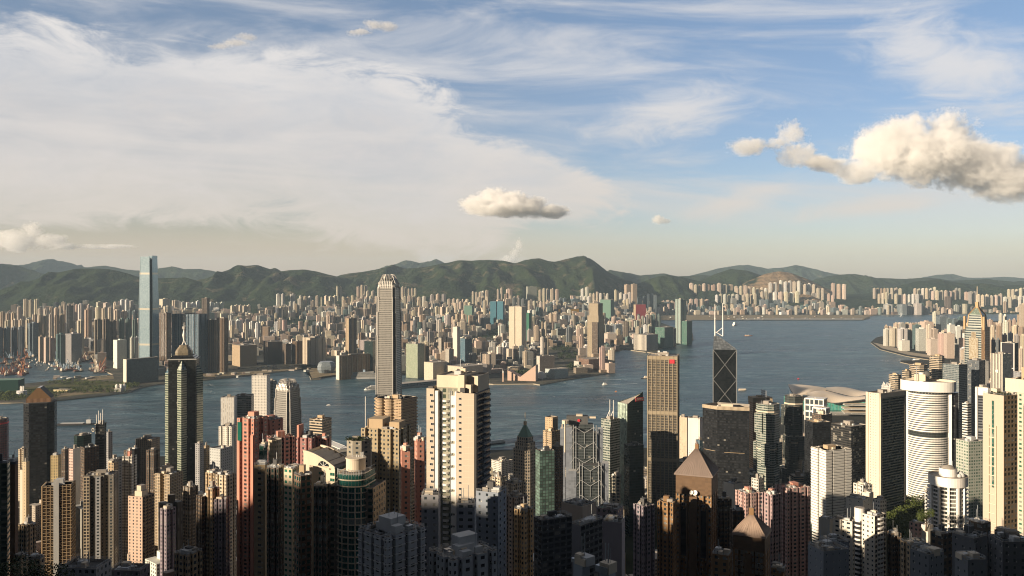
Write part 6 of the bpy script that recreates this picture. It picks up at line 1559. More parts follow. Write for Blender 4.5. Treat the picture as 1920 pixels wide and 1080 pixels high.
# pink flats and small blocks left of the shaded wood
T(AT, 'small white office block with a tall tank on its roof', 1409, 1422, 1432, 898, 900, F_OFFW, 1, n=3)
T(AT, 'pale hip roofed block behind the larger pyramid roof', 1356, 1376, 1394, 908, 800, F_PALE, .9, n=4, roof=M_ROOFD)
T(AT, 'low rose flats with roof terraces beside the pale hip roofed block', 1378, 1398, 1428, 926, 720, F_ROSE, 1, N22, n=8, roof=M_PINK)
T(AT, 'shaded rose tower with a flat pale roof left of the stepped rose tower', 1426, 1448, 1466, 928, 640, facade('rose_painted_shade', (.36, .26, .26), GL, .46, .5, bump=.3), 1, N22, fl=3.0, n=4, roof=M_PINK)  # rose wall darkened to paint in its shade
T(AT, 'stepped rose tower with sunlit parapets and close windows', 1452, 1476, 1520, 916, 660, F_ROSE, 1.3, ('n', 2, 3, 1.8, .3), fl=3.0, n=6, roof=M_PINK, seed=12)
# in front of the gold grey grid tower
T(AT, 'tan tower with a sunlit window column at the foot of the cream flats', 964, 983, 1000, 958, 520, facade('tan_column', (.54, .38, .21), GL, .42, .5, bump=.2), 1.0, N11, bay=4, fl=3.05, n=5, roof=M_TAN)
T(AT, 'dark grey glazed slab with a pale end wall', 1001, 1016, 1074, 976, 440, facade('dark_glazed', (.10, .105, .11), (.02, .022, .026), .8, .6, bump=.2, curtain=.08), 2.2, None, fl=3.1, n=5, roof=M_ROOFD)
T(AT, 'beige rooftop block with folded parapet walls', 1052, 1092, 1119, 950, 470, facade('beige_top', (.48, .40, .33), GL, .0, .0), .9, None, n=8, plant=False, roof=M_ROOF)
T(AT, 'teal edged flat roof beside the beige folded parapets', 1118, 1158, 1168, 956, 500, F_MAUVE, .8, n=6, plant=False, roof=M_GREEN)
T(AT, 'plain grey end wall with a planted roof and glazed flank', 1072, 1089, 1131, 986, 420, F_GREY, 1.8, None, n=6, plant=False, roof=M_ROOFD, mats=[facade('grey_end', (.33, .31, .32), GL, .0, .0), MATS['dark_glazed'], F_GREY, F_GREY], phi=38)
T(AT, 'mauve grey tower end wall with a green roof room', 1131, 1166, 1172, 980, 410, facade('mauve_end', (.36, .31, .32), GL, .0, .0), .9, None, n=4, plant=False, roof=M_ROOFD)
T(AT, 'mauve tower with closely set windows in front of the gold grey grid tower', 1187, 1206, 1228, 950, 560, F_MAUVE, 1.1, ('n', 2, 2, 1.4, .3), bay=2.8, fl=3.0, n=3, roof=M_ROOFD)
for lab, x0, xc, x1, yt in (('small grey lift house with a whip aerial at the bottom edge', 1075, 1092, 1106, 1054), ('low grey lift house with a thin aerial beside a larger one', 1124, 1142, 1154, 1070)):
    r, w, d, z, p = T('lift_house', lab, x0, xc, x1, yt, 250, plain('cool_grey', (.33, .36, .40), .7), .8, None, n=2, plant=False, roof=M_LGREY)
    mb = MB(M_STEEL); mb.tube([(w * .3, 0, z), (w * .3, 0, z + 6)], .06, M_STEEL, 5); part(r, 'aerial', mb)
    mb = MB(M_LGREY)
    for i in range(7): mb.box(-w / 2 + w * (i + .5) / 7, 0, z - .3, .12, d, .4, M_LGREY)
    part(r, 'roof_ridge', mb)
# eastern side
T(OT, 'pale banded terrace block by the bay behind the aerial rack', 1664, 1682, 1692, 703, 2250, F_BANDT, 1.0, ('c', 6), fl=5, n=1, roof=M_TAN)
T(OT, 'banded block second from the bay behind the white drum tower', 1688, 1702, 1712, 696, 2200, F_BANDT, 1.0, ('c', 6), fl=5, n=1, roof=M_TAN)
T(OT, 'broad banded block with a curved end by the bay', 1702, 1730, 1742, 685, 2300, F_BANDT, 1.0, ('c', 8), fl=5, n=2, roof=M_TAN)
T(OT, 'tall banded block with a dark end by the breakwater', 1741, 1765, 1772, 668, 2380, F_BANDT, 1.0, ('c', 6), fl=5, n=2, roof=M_TAN)
T(OT, 'grey gridded office block behind the white drum tower', 1767, 1798, 1814, 684, 1900, F_GREYGL, .9, None, n=8, fl=4)
T(OT, 'dark grey office block with a shaded front beside the gridded one', 1812, 1836, 1848, 676, 1980, facade('charcoal_glass', (.10, .105, .11), (.07, .08, .09), .9, .7, grough=.15), 1, None, n=6, fl=4)
r, w, d, z, p = T(OT, 'office tower of white vertical fins with a flower emblem', 1857, 1880, 1897, 664, 1750, F_STRIPE, 1.1, None, bay=3.4, n=5, fl=4, mats=[F_STRIPE, facade('slate_flank', (.14, .16, .18), (.10, .12, .13), .9, .8)])
x, y, a = on_side(w, d, 'F', w * .55, .4); mb = MB(M_WHITE)
for i in range(5): mb.box(x + 2.0 * math.cos(i * 1.2566), y - .3, z - 37 + 2.0 * math.sin(i * 1.2566), 2.2, .5, 2.2, M_WHITE)
part(r, 'flower_emblem', mb)
T(OT, 'dark screened tower with white edge bands east of the white fin tower', 1876, 1902, 1910, 643, 2000, facade('white_black_frame', (.70, .67, .62), (.02, .02, .025), .86, .97, curtain=0), .9, None, bay=30, fl=60, n=3)
T(OT, 'grey stepped block under the dark screened tower', 1900, 1912, 1940, 698, 1500, F_GREY, 1.2, N11, n=4)
r, w, d, z, p = T(AT, 'octagonal tower of dark bands with white corner strips and a ring roof', 1820, 1842, 1864, 728, 1000, facade('octagon_bands', (.15, .16, .18), (.02, .022, .026), 1, .55, bump=.3), 1.0, ('c', 9), fl=3.2, n=4, roof=M_ROOF)
mb = MB(M_WHITE); mb.prism(offset(p, .6), z - 9, z + .4, M_WHITE, M_ROOF, bottom=True); part(r, 'rim', mb)
for q in p[:4]: mb = MB(M_WHITE); mb.prism(rect(1.6, 1.6, 0, q[0], q[1]), 0, z, M_WHITE, M_WHITE); part(r, 'corner_strip', mb)
T(AT, 'small white banded block between the drum tower and the octagonal tower', 1804, 1814, 1821, 757, 1080, F_BANDW, 1, n=4)
T(OT, 'pale green gridded hotel block beside the cream window strip slab', 1792, 1816, 1843, 828, 840, facade('pale_green_grid', (.42, .44, .38), (.08, .12, .09), .66, .5, bump=.2, curtain=.3), 1.1, None, bay=3, fl=3, n=6, roof=M_LGREY)
T(AT, 'small pink villa block at the edge of the wood', 1705, 1722, 1735, 982, 640, F_ROSE, 1, n=3, plant=False, roof=M_LGREY)
T(AT, 'low white house beside the pink villa block', 1728, 1740, 1750, 990, 620, F_PALE, 1, n=2, plant=False, roof=M_LGREY)
T(AT, 'tan terrace roof strewn with huts below the wood', 1688, 1706, 1745, 1022, 480, F_TAN, 1.3, N11, n=10, plant=False, roof=M_TAN)
T(AT, 'brown shaded flats right of the balcony stack block', 1664, 1672, 1690, 1000, 560, F_DKBROWN, 1.2, N11, n=4)
T(AT, 'grey shaded block with stepped roof blocks in front of the white wing', 1514, 1544, 1592, 1034, 380, facade('cool_block', (.30, .32, .35), GL, .1, .2), 1.2, None, n=7, roof=M_LGREY, seed=4)
T(AT, 'grey stair tower rising from the shaded stepped block', 1536, 1554, 1592, 1018, 400, facade('cool_block2', (.22, .235, .26), GL, .1, .2), 1.2, None, n=4, roof=M_LGREY, seed=4)
T(AT, 'dark flat roof with a glass rooflight below the round white tower', 1706, 1742, 1770, 1040, 340, facade('dim_wall', (.20, .21, .23), GL, .2, .3), 1, None, n=7, plant=False, roof=M_ROOFD)  # dim wall colours here and below have the deep shade painted in
T(AT, 'dark shaded block with tan walls below the round white tower', 1744, 1768, 1785, 1002, 420, F_DKBROWN, 1, None, n=2, roof=M_ROOFD)
T(AT, 'dark upper block in front of the cream window strip slab', 1816, 1842, 1858, 982, 420, F_DKBROWN, 1, None, n=3, plant=False, roof=M_ROOFD)
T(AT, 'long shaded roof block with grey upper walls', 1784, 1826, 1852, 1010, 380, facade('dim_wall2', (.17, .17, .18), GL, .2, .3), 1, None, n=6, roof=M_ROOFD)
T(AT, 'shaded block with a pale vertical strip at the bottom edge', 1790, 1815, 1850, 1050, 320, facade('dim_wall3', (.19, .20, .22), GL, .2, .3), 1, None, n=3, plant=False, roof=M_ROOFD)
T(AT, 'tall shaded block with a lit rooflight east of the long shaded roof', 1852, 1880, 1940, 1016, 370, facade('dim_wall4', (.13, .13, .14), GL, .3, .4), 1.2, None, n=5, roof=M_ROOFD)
T(AT, 'shaded roof hut on the eastern bottom edge', 1864, 1888, 1908, 1000, 420, F_DKBROWN, 1, None, n=2, plant=False, roof=M_ROOFD)


# ------------------------------------------------------------------ the city across the water: landmarks first
def K(name, label, x0, xc, x1, yt, Y, mat, k=1.0, plan=None, **kw):
    kw.setdefault('n', 2); kw.setdefault('par', 0.8)
    return T(name, label, x0, xc, x1, yt, Y, mat, k, plan, **kw)
HT = 'residential_tower'; CB = 'commercial_block'
K('terminal_block', 'dark green slab with a sunlit end wall at the foot of the ice blue skyscraper', 231, 237, 299, 674, 3180, facade('dark_podium', (.075, .09, .085), (.05, .062, .06), .9, .9, rough=.5, grough=.35, curtain=0), .9, None, mats=[F_PALE, MATS['dark_podium'], F_PALE, F_PALE], phi=62, n=2, plant=False)  # sunlit look put into a paler end wall material
F_CULL = facade('blue_strips', (.13, .17, .20), (.022, .05, .075), .62, .93, rough=.4, grough=.15, curtain=0)
K(HT, 'dark blue glass slab tower ruled by pale vertical lines', 322, 372, 389, 589, 3500, F_CULL, .5, ('n', 4, 2, 3, .25), bay=7, n=4)
K(HT, 'tall brown twin tower right of the blue ruled slab', 388, 402, 409, 600, 3560, F_STRIPED, .9, ('n', 2, 2, 3, .3), bay=5, n=2)
K(HT, 'brown tower with a pale corner strip beside its twin', 406, 420, 428, 597, 3540, F_STRIPED, .9, ('n', 2, 2, 3, .3), bay=5, n=2)
K(HT, 'dark brown tower partly behind the ice blue skyscraper', 299, 312, 321, 587, 3700, F_STRIPED, .9, N22, bay=5, n=2)
K(HT, 'slim dark tower standing above the brown twin towers', 378, 388, 393, 559, 5200, F_DKBROWN, .9, N11, n=1)
K(CB, 'broad beige block with a flat roof north of the quay yards', 434, 450, 482, 648, 3780, F_TAN, .8, None, n=3)
K(HT, 'dark slab left of the grey striped slabs by the concert hall dome', 494, 502, 530, 641, 3900, F_DKBROWN, .9, N22, n=2)
K(HT, 'dark slab with an arched gap by the quay yards', 530, 536, 546, 645, 3880, F_DKBROWN, 1, None, n=1)
K(HT, 'grey brown slab with vertical stripes by the quay yards', 547, 556, 568, 640, 3900, F_STRIPED, 1, N22, n=2)
K(HT, 'broad beige slab striped by recesses by the quay yards', 567, 597, 611, 634, 3850, facade('beige_stripes', (.52, .44, .34), (.25, .21, .17), .3, 1, curtain=0), .5, ('n', 3, 1, 3, .2), n=3)
def opera_house():
    Y = 3560; X = gx(612, Y); r = root('concert_hall', 'rounded grey blue performance hall like a lantern by the quay yards', 'concert hall', X, Y, 3, R(10))
    m = facade('hall_scales', (.18, .21, .23), (.12, .14, .155), .8, .8, rough=.5, grough=.4, curtain=0)
    mb = MB(m); V = [(28, 0), (35, 14), (36, 28), (32, 40), (24, 47)]
    for (ra, za), (rb, zb) in zip(V, V[1:]): mb.prism(chamf(2 * ra, 2 * ra, ra * .45), za, zb, m, M_STEEL if zb == 47 else None, 5, 3, poly1=chamf(2 * rb, 2 * rb, rb * .45))
    part(r, 'shell', mb); pbox(r, 'entrance', 0, -33, 0, 14, 8, 16, M_DARK); OCC.append((595, 630, 662, Y))
opera_house()
r, w, d, z, p = K(CB, 'copper brown waterside block with white columns on its long front', 630, 636, 704, 667, 3330, facade('copper_piers', (.36, .22, .12), (.20, .11, .06), .8, .8, curtain=0), 3.2, None, mats=[F_PALE, MATS['copper_piers'], F_PALE, F_PALE], phi=60, n=3)
for i in range(7): x, y, a = on_side(w, d, 'R', d * (i + .5) / 7, .8); mb = MB(M_TAN); mb.prism(rect(2.6, 2, a, x, y), 0, z - 3, M_TAN, M_TAN); part(r, 'column', mb)
K(CB, 'dark glass slab left of the tapering skyscraper on the far shore', 683, 699, 706, 640, 3420, F_DKGREEN, 1, None, n=2)
K(HT, 'tall dark slab tower with a bright sunlit edge in the low city', 648, 654, 669, 597, 4150, facade('dark_slab_windows', (.15, .13, .11), GL, .5, .5), 2.4, N11, mats=[F_TAN, MATS['dark_slab_windows'], F_TAN, F_TAN], phi=58, n=1)  # paler end walls paint in the sunlit edge
K(CB, 'olive green glass tower on the shore just past the tapering skyscraper', 761, 783, 796, 645, 3380, facade('olive_glass', (.26, .29, .20), (.12, .15, .10), .84, .6, rough=.4, grough=.2), .8, None, n=2)
K(CB, 'long cream shopping terrace by the liner pier', 795, 812, 838, 680, 3300, facade('cream_terrace', (.60, .52, .40), (.20, .17, .14), .5, .5), 1.4, None, n=4, plant=False)
K(CB, 'lower cream shopping terrace stepping to the shore', 836, 868, 906, 688, 3280, MATS['cream_terrace'], 1.2, None, n=5, plant=False)
K(CB, 'white ribbed block above the cream terraces', 835, 842, 851, 655, 3700, F_STRIPE, 1, n=2)
K(CB, 'cream tower with a black crown panel behind the terraces', 849, 857, 863, 613, 3800, F_PALE, 1, n=1)
r, w, d, z, p = K(CB, 'white and dark glass tower with a sloping blue top', 863, 872, 886, 635, 3650, F_BLUE, 1.2, None, n=1)
K(CB, 'white slotted block in the low city', 822, 836, 850, 634, 4300, F_STRIPE, 1, n=2)
K(HT, 'cream twin shafted tower with a notched flank in the middle of the far city', 954, 978, 987, 575, 4250, facade('cream_slots2', (.56, .49, .38), (.30, .26, .21), .3, .7, curtain=0), .9, ('n', 1, 1, 4, .12), n=3)
def point_tower():
    r, w, d, z, p = K(CB, 'tallest tower on the far point, brown and gold striped with a stepped top', 1101, 1122, 1133, 592, 3900, facade('gold_brown_stripes', (.50, .41, .28), (.07, .06, .05), .55, 1, curtain=0), .9, None, bay=4, n=1, plant=False)
    mb = MB(MATS['gold_brown_stripes']); q = rect(w * .80, d * .8, 0, w * .02, 0); mb.prism(q, z - 1, z + 56, MATS['gold_brown_stripes'], M_ROOFD, 4, 4); part(r, 'upper_shaft', mb)
    mb = MB(F_DKBROWN); mb.prism(rect(w * .5, d * .2, 0, w * .25, -d * .52), 0, z - 30, F_DKBROWN, M_ROOFD); part(r, 'side_shaft', mb)
    pbox(r, 'podium', 0, -6, 0, 110, 95, 34, F_DKBROWN)
point_tower()
def waterside_hotel():
    r, w, d, z, p = K(CB, 'brown stepped hotel block on the tip of the far point', 1085, 1104, 1140, 674, 3620, facade('brown_hotel', (.17, .10, .07), (.08, .055, .045), .5, .6), 1.3, None, n=4, plant=False)
    K(CB, 'white terraced wing left of the brown stepped hotel', 1076, 1090, 1104, 678, 3700, F_OFFW, 1, n=3, plant=False)
waterside_hotel()
def culture_hall():
    Y = 3270; r = root('cultural_hall', 'windowless pink tiled hall with a sweeping ski slope roof on the shore', 'cultural hall', gx(985, Y), Y + 30, 3, R(-14)); m = plain('pink_tile', (.52, .37, .29), .8, var=.06)
    def wedge(x0, x1, y0, y1, z0, z1, nm):
        mb = MB(m); mb.mesh([(x0, y0, 0), (x1, y0, 0), (x1, y1, 0), (x0, y1, 0), (x0, y0, z0), (x1, y0, z1), (x1, y1, z1), (x0, y1, z0)], [(0, 1, 5, 4), (1, 2, 6, 5), (2, 3, 7, 6), (3, 0, 4, 7), (4, 5, 6, 7)], m); part(r, nm, mb)
    wedge(-14, 46, -22, 22, 16, 62, 'sweeping_hall'); wedge(-48, -14.2, -20, 24, 30, 15, 'sweeping_hall'); wedge(-64, -48.2, -26, 18, 40, 34, 'end_block')
    OCC.append((945, 1008, 668, Y))
    mb = MB(m); r = root('clock_tower', 'small pink clock tower beside the windowless hall', 'clock tower', gx(943, 3250), 3255, 3); mb.prism(rect(6, 6), 0, 34, m, None); mb.prism(rect(4.4, 4.4), 34, 42, M_WHITE, M_ROOF); part(r, 'shaft', mb)
    mb = MB(M_ROOF); mb.lathe([(2.6, 42), (2, 46), (0, 50)], M_ROOF, 8); part(r, 'cupola', mb)
    r = root('planetarium', 'white egg dome of the planetarium on the shore', 'planetarium', gx(1015, 3330), 3345, 3); mb = MB(M_WHITE); mb.lathe([(20, 0), (21, 8), (18, 19), (11, 27), (0, 31)], M_WHITE, 24); part(r, 'dome', mb); pbox(r, 'podium', 6, 2, 0, 52, 42, 6, M_CONC)
    K(CB, 'white glazed art museum block beside the egg dome', 1022, 1040, 1066, 693, 3330, facade('museum_glass', (.5, .52, .5), (.16, .2, .2), .8, .6), 1.5, None, n=3, plant=False)
    K(CB, 'grey brown long hotel behind the egg dome', 1006, 1012, 1040, 668, 3560, facade('hotel_long', (.25, .20, .17), (.12, .10, .09), .6, .5), 1.8, None, n=3, mats=[F_OFFW, MATS['hotel_long']], phi=60)
culture_hall()
r, w, d, z, p = K(HT, 'taller green glass twin tower standing in the harbour edge', 1266, 1276, 1287, 561, 5050, facade('teal_strips', (.40, .42, .38), (.04, .10, .10), .5, .95, curtain=0), 1, ('n', 1, 1, 4, .2), bay=8, n=1)
K(CB, 'lower dark teal block at the foot of the green twin tower', 1278, 1288, 1298, 602, 5000, F_GREEN, 1, n=1)
K(CB, 'white fin fronted hotel stepping along the far shore', 1188, 1212, 1234, 628, 4580, F_STRIPE, 1.2, None, bay=8, n=3, plant=False)
K(CB, 'dark teal stepped waterside block east of the white fin hotel', 1228, 1246, 1262, 614, 4750, F_GREEN, 1.2, None, n=3, plant=False)
K(HT, 'cream waterside flats before the green twin tower', 1236, 1252, 1268, 616, 4820, F_CREAM, 1, N22, n=2)
K('wrapped_block', 'block wrapped in bright red sheeting beyond the point', 1188, 1192, 1211, 571, 6900, plain('red_sheet', (.48, .07, .08), .8), 1.2, None, mats=[F_TAN, MATS['red_sheet']], phi=58, n=0, plant=False)
K('wrapped_block', 'squat block wrapped in green netting beneath the ridge', 1125, 1145, 1152, 562, 6800, plain('green_net', (.11, .19, .15), .85), .7, None, n=0, plant=False)
K('wrapped_block', 'scaffolded block in blue netting with a green top', 919, 930, 932, 565, 6300, plain('blue_net', (.05, .15, .20), .85), 1, None, n=0, plant=False)
K('wrapped_block', 'second scaffolded block in blue netting right of the first', 932, 943, 946, 565, 6280, MATS['blue_net'], 1, None, n=0, plant=False)
K('wrapped_block', 'low building wrapped in pale green netting', 870, 885, 888, 573, 6250, MATS['green_net'], .8, None, n=0, plant=False)
K('wrapped_block', 'slim block in dark green netting left of the point tower', 986, 992, 997, 587, 5000, plain('deep_green_net', (.03, .12, .08), .85), 1, None, n=0, plant=False)
K('warehouse', 'long low orange yellow shed beyond the point', 1048, 1052, 1086, 580, 6900, plain('orange_sheet', (.60, .33, .05), .8), 2, None, mats=[MATS['orange_sheet']], phi=60, n=0, plant=False)
K('boat_shed', 'large dark green netted shed on the grassy point', -22, 38, 47, 712, 2960, plain('dark_green_net', (.010, .05, .036), .9), .6, ('c', 6), n=0, plant=False, roof=M_GREEN)
K('pump_house', 'low cream hall on the grassy point', 100, 127, 137, 731, 2960, facade('cream_hall', (.58, .48, .28), (.42, .34, .2), .5, .5, curtain=0), .5, None, n=1, plant=False)
def vent_house():
    Y = 2900; r = root('ventilation_building', 'round white ventilation building with twin stacks on the grassy shore', 'ventilation building', gx(41, Y), Y, 3); m = facade('white_oval', (.74, .72, .70), (.10, .12, .20), 1, .35, curtain=0)
    mb = MB(m); mb.prism(ring(20, 17, 12), 0, 15, m, M_WHITE, 3, 7); part(r, 'oval_wall', mb)
    for x in (-4, 1, 6): mb = MB(M_WHITE); mb.lathe([(2.2, 15), (2.2, 28), (1.2, 31), (0, 31.5)], M_WHITE, 10, x, 0); part(r, 'stack', mb)
    OCC.append((31, 51, 732, Y))
    r = root('ventilation_building', 'cluster of white funnel stacks on a wedge base on the grassy shore', 'ventilation building', gx(222, 2990), 2990, 3)
    mb = MB(M_CONC); mb.mesh([(-26, -12, 0), (14, -12, 0), (14, 12, 0), (-26, 12, 0), (-10, -8, 11), (14, -8, 14), (14, 8, 14), (-10, 8, 11)], [(0, 1, 5, 4), (1, 2, 6, 5), (2, 3, 7, 6), (3, 0, 4, 7), (4, 5, 6, 7)], M_CONC); part(r, 'wedge_base', mb)
    for x, y in ((-4, -3), (4, 3), (12, -3), (20, 2)): mb = MB(M_WHITE); mb.lathe([(4, 0), (4.4, 15), (5.4, 20), (3, 25), (0, 27)], M_WHITE, 12, x, y); part(r, 'stack', mb)
vent_house()

r = root('radio_mast', 'thin radio mast on the highest rounded summit of the hill range', 'radio mast', gx(1090, 10500), 10500, gz(484, 10500)); mb = MB(M_STEEL); mb.tube([(0, 0, -6), (0, 0, 62)], [2.2, .8], M_STEEL, 5); part(r, 'mast', mb); pbox(r, 'equipment_hut', 14, 0, -4, 16, 10, 12, M_CREAM)
# ------------------------------------------------------------------ boats and ships
M_HULL = plain('dark_hull', (.05, .045, .045), .7); M_RUST = plain('rust_red', (.17, .068, .048), .8); M_ORANGE = plain('orange_paint', (.42, .17, .07), .7); M_BLUEP = plain('pale_blue_paint', (.35, .45, .55), .7)
def hull(mb, L, B, Dp, mat, sheer=.3, flat=False):
    n = 8; V = []
    for i in range(n + 1):
        t = i / n; wv = B / 2 * (1 if flat else min(1, (1 - t) * 3.2) ** .6 if t > .65 else (.8 + .2 * min(1, t * 4)))
        if i == n and not flat: wv = .05
        zz = Dp * (1 + sheer * (abs(t - .45) * 1.6) ** 2); x = -L / 2 + L * t
        V += [(x, -wv, zz), (x, wv, zz), (x * .97, wv * .75, -.4), (x * .97, -wv * .75, -.4)]
    Fc = []
    for i in range(n):
        a, b = 4 * i, 4 * i + 4; Fc += [(a, a + 3, b + 3, b), (a + 1, b + 1, b + 2, a + 2), (a, b, b + 1, a + 1)]
    Fc += [(0, 1, 2, 3), (4 * n + 1, 4 * n, 4 * n + 3, 4 * n + 2)]
    mb.mesh(V, Fc, mat)
def mk_derrick(hm, mm, seed):
    rn = random.Random(seed); r = root('derrick_barge', '', 'barge', 0, 0, 0)
    mb = MB(hm); hull(mb, 42, 15, 4.0, hm, .2, True); part(r, 'hull', mb)
    mb = MB(M_CREAM); mb.box(-15, 0, 4, 8, 9, 7, M_CREAM); mb.box(-15, 0, 11, 5, 6, 3, M_LGREY); part(r, 'wheelhouse', mb)
    mb = MB(mm); mb.bar((-4, -5, 4), (-4, 0, 27), 1.5, mm); mb.bar((-4, 5, 4), (-4, 0, 27), 1.5, mm); mb.bar((-10, 0, 6), (-4, 0, 27), 1.0, mm); part(r, 'mast_frame', mb)
    mb = MB(mm); mb.bar((-3, 0, 7), (17, 2, 33 + 8 * rn.random()), 1.5, mm); part(r, 'boom', mb)
    mb = MB(M_RUST); mb.box(9, 0, 4, 16, 11, 1.8 + 2 * rn.random(), M_RUST); part(r, 'cargo', mb)
    return r
def mk_launch(cm):
    r = root('launch', '', 'boat', 0, 0, 0); mb = MB(M_HULL); hull(mb, 18, 5.5, 1.8, M_HULL); part(r, 'hull', mb)
    mb = MB(cm); mb.box(-2, 0, 1.8, 8, 4, 2.6, cm); mb.box(-1, 0, 4.4, 4, 3, 1.8, M_WHITE); part(r, 'cabin', mb); return r
def copy_tree(o, parent=None):
    c = o.copy(); COL.objects.link(c); c.parent = parent
    for ch in list(o.children): copy_tree(ch, c)
    return c
BR = random.Random(12)
def fleet(protos, label, group, zones, n, sc=(.8, 1.2)):
    k = 0; tries = 0; pts = []
    while k < n and tries < 4000:
        tries += 1; cx, cy, rx, ry = BR.choice(zones); px = cx + BR.uniform(-1, 1) * rx; py = cy + BR.uniform(-1, 1) * ry
        v = sea(px, py)
        if inside(KPOLY, v.x, v.y) or any((v.x - a) ** 2 + (v.y - b) ** 2 < 21 ** 2 for a, b in pts): continue
        pts.append((v.x, v.y)); p = protos[k % len(protos)]
        o = p if k < len(protos) else copy_tree(p); tag(o, label, None, group); o.location = (v.x, v.y, 0); o.rotation_euler.z = BR.uniform(0, 6.28); s_ = BR.uniform(*sc); o.scale = (s_, s_, s_); k += 1
fleet([mk_derrick(M_RUST, M_RUST, 1), mk_derrick(M_RUST, M_ORANGE, 2), mk_derrick(M_HULL, M_RUST, 3)], 'rusty red derrick barge packed among others in the sheltered basin', 'red derrick barges moored in the basin', [(24, 685, 30, 13), (20, 700, 25, 6), (60, 664, 55, 3), (165, 672, 26, 6), (205, 688, 16, 10)], 62)
fleet([mk_derrick(M_HULL, M_CREAM, 4), mk_derrick(M_HULL, M_BLUEP, 5)], 'dark barge with a pale derrick moored in the sheltered basin', 'dark derrick barges moored in the basin', [(30, 668, 40, 6), (100, 665, 20, 4), (125, 693, 22, 6), (145, 672, 30, 5), (192, 690, 20, 12)], 40)
fleet([mk_launch(M_WHITE), mk_launch(M_CREAM), mk_launch(M_LGREY)], 'small workboat at anchor on open water in the basin', 'small workboats in the basin', [(95, 682, 45, 8), (75, 678, 22, 5), (110, 690, 30, 6)], 40)
def ship(name, label, cat, px, py, L, B, rot, hm, decks, sup=M_WHITE, extra=None):
    v = sea(px, py); r = root(name, label, cat, v.x, v.y, 0, R(rot)); mb = MB(hm); hull(mb, L, B, B * .22, hm); part(r, 'hull', mb); z = B * .22
    for i, (x, l, h) in enumerate(decks): mb = MB(F_BANDW if sup is None else sup); mb.prism(rect(l * L, B * (.86 - .07 * i), 0, x * L, 0), z, z + h, F_BANDW if sup is None else sup, M_WHITE, 3, 3); part(r, 'deck_house', mb); z += h
    if extra: extra(r, z)
    return r
def wake(px, py, ln, rot, w):
    v = sea(px, py); mb = MB(plain('foam', (.62, .66, .68), .8)); n = 10; rn = random.Random(int(px)); V = []
    for i in range(n + 1):
        t = i / n; ww = w * (.25 + .75 * t) * (1 + .25 * rn.uniform(-1, 1)) * (1 - t * .4)
        V += [(-ln * t, -ww + rn.uniform(-1, 1) * w * .15, .05), (-ln * t, ww * .9, .05)]
    mb.mesh(V, [(2 * i, 2 * i + 2, 2 * i + 3, 2 * i + 1) for i in range(n)], MATS['foam']); o = mb.build('wake_foam'); o.location = (v.x, v.y, 0); o.rotation_euler.z = R(rot); tag(o, kind='stuff')
def barge_house(r, z): pbox(r, 'wheelhouse', 34, 0, 5, 12, 10, 10, M_LGREY); mb = MB(M_LGREY); mb.tube([(34, 0, 14), (34, 0, 24)], .5, M_LGREY, 5); part(r, 'mast', mb)
ship('cargo_barge', 'long low dark sand barge crossing the strait', 'barge', 143, 797, 100, 17, 4, M_HULL, [(-.1, .6, 2)], M_ROOFD, barge_house)
def funnel(r, z): mb = MB(M_BLUEP); mb.box(-20, 0, z, 9, 8, 9, M_BLUEP); part(r, 'funnel', mb)
ship('cruise_ship', 'white liner of stacked decks berthed beside the tapering skyscraper', 'ship', 673, 710, 165, 25, 190, M_WHITE, [(0, .86, 6), (-.02, .8, 5), (-.03, .74, 5), (-.05, .6, 5)], None, funnel)
ship('ferry', 'white stepped ferry half hidden by the tapering skyscraper', 'ferry', 698, 731, 60, 17, 200, M_WHITE, [(0, .8, 4), (-.05, .6, 4), (-.08, .4, 4)], None)
ship('cruise_ship', 'white ship out in the wide harbour beyond the two masts', 'ship', 1378, 610, 110, 20, 60, M_WHITE, [(0, .8, 7), (0, .6, 7), (-.1, .3, 8)])
ship('cargo_barge', 'small red hulled barge in the wide harbour', 'barge', 1404, 630, 55, 16, 5, M_ORANGE, [(-.2, .4, 4)], M_CREAM)
ship('launch', 'white motor launch trailing foam off the far point', 'boat', 1134, 722, 24, 8, 200, M_WHITE, [(0, .6, 4), (.05, .3, 3)]); wake(1140, 721.5, 120, 197, 6)
ship('tug', 'dark tug beside the gold grey grid tower', 'tug', 1209, 710, 32, 10, 10, M_HULL, [(.1, .4, 4), (.1, .25, 4)], M_CREAM)
ship('ferry', 'small pale ferry just past the crossed brace tower', 'ferry', 1392, 732, 30, 10, 3, M_CREAM, [(0, .8, 4)], M_CREAM)
ship('launch', 'tiny orange buoy tender in the strait', 'boat', 1155, 735, 9, 6, 0, M_ORANGE, [(0, .5, 3)], M_ORANGE)
ship('launch', 'fast boat drawing a straight white line on the strait', 'boat', 616, 760, 14, 4, 185, M_WHITE, [(0, .5, 2)]); wake(618, 760, 150, 184, 3)
ship('ferry', 'long ferry moored at the near pier beyond the tall cream tower', 'ferry', 932, 832, 46, 12, 30, M_HULL, [(0, .8, 3.5), (0, .7, 3)], M_LGREY)
ship('launch', 'white boat leaving the breakwater on the east', 'boat', 1718, 676, 40, 14, 10, M_WHITE, [(0, .6, 5)])
ship('launch', 'tiny red boat off the winged hall', 'boat', 1497, 711, 9, 6, 0, M_RED, [(0, .5, 3)], M_RED)
for a in ((1100, 713, 140, 190, 5), (265, 812, 90, 178, 4), (1010, 716, 90, 185, 4)): wake(*a)
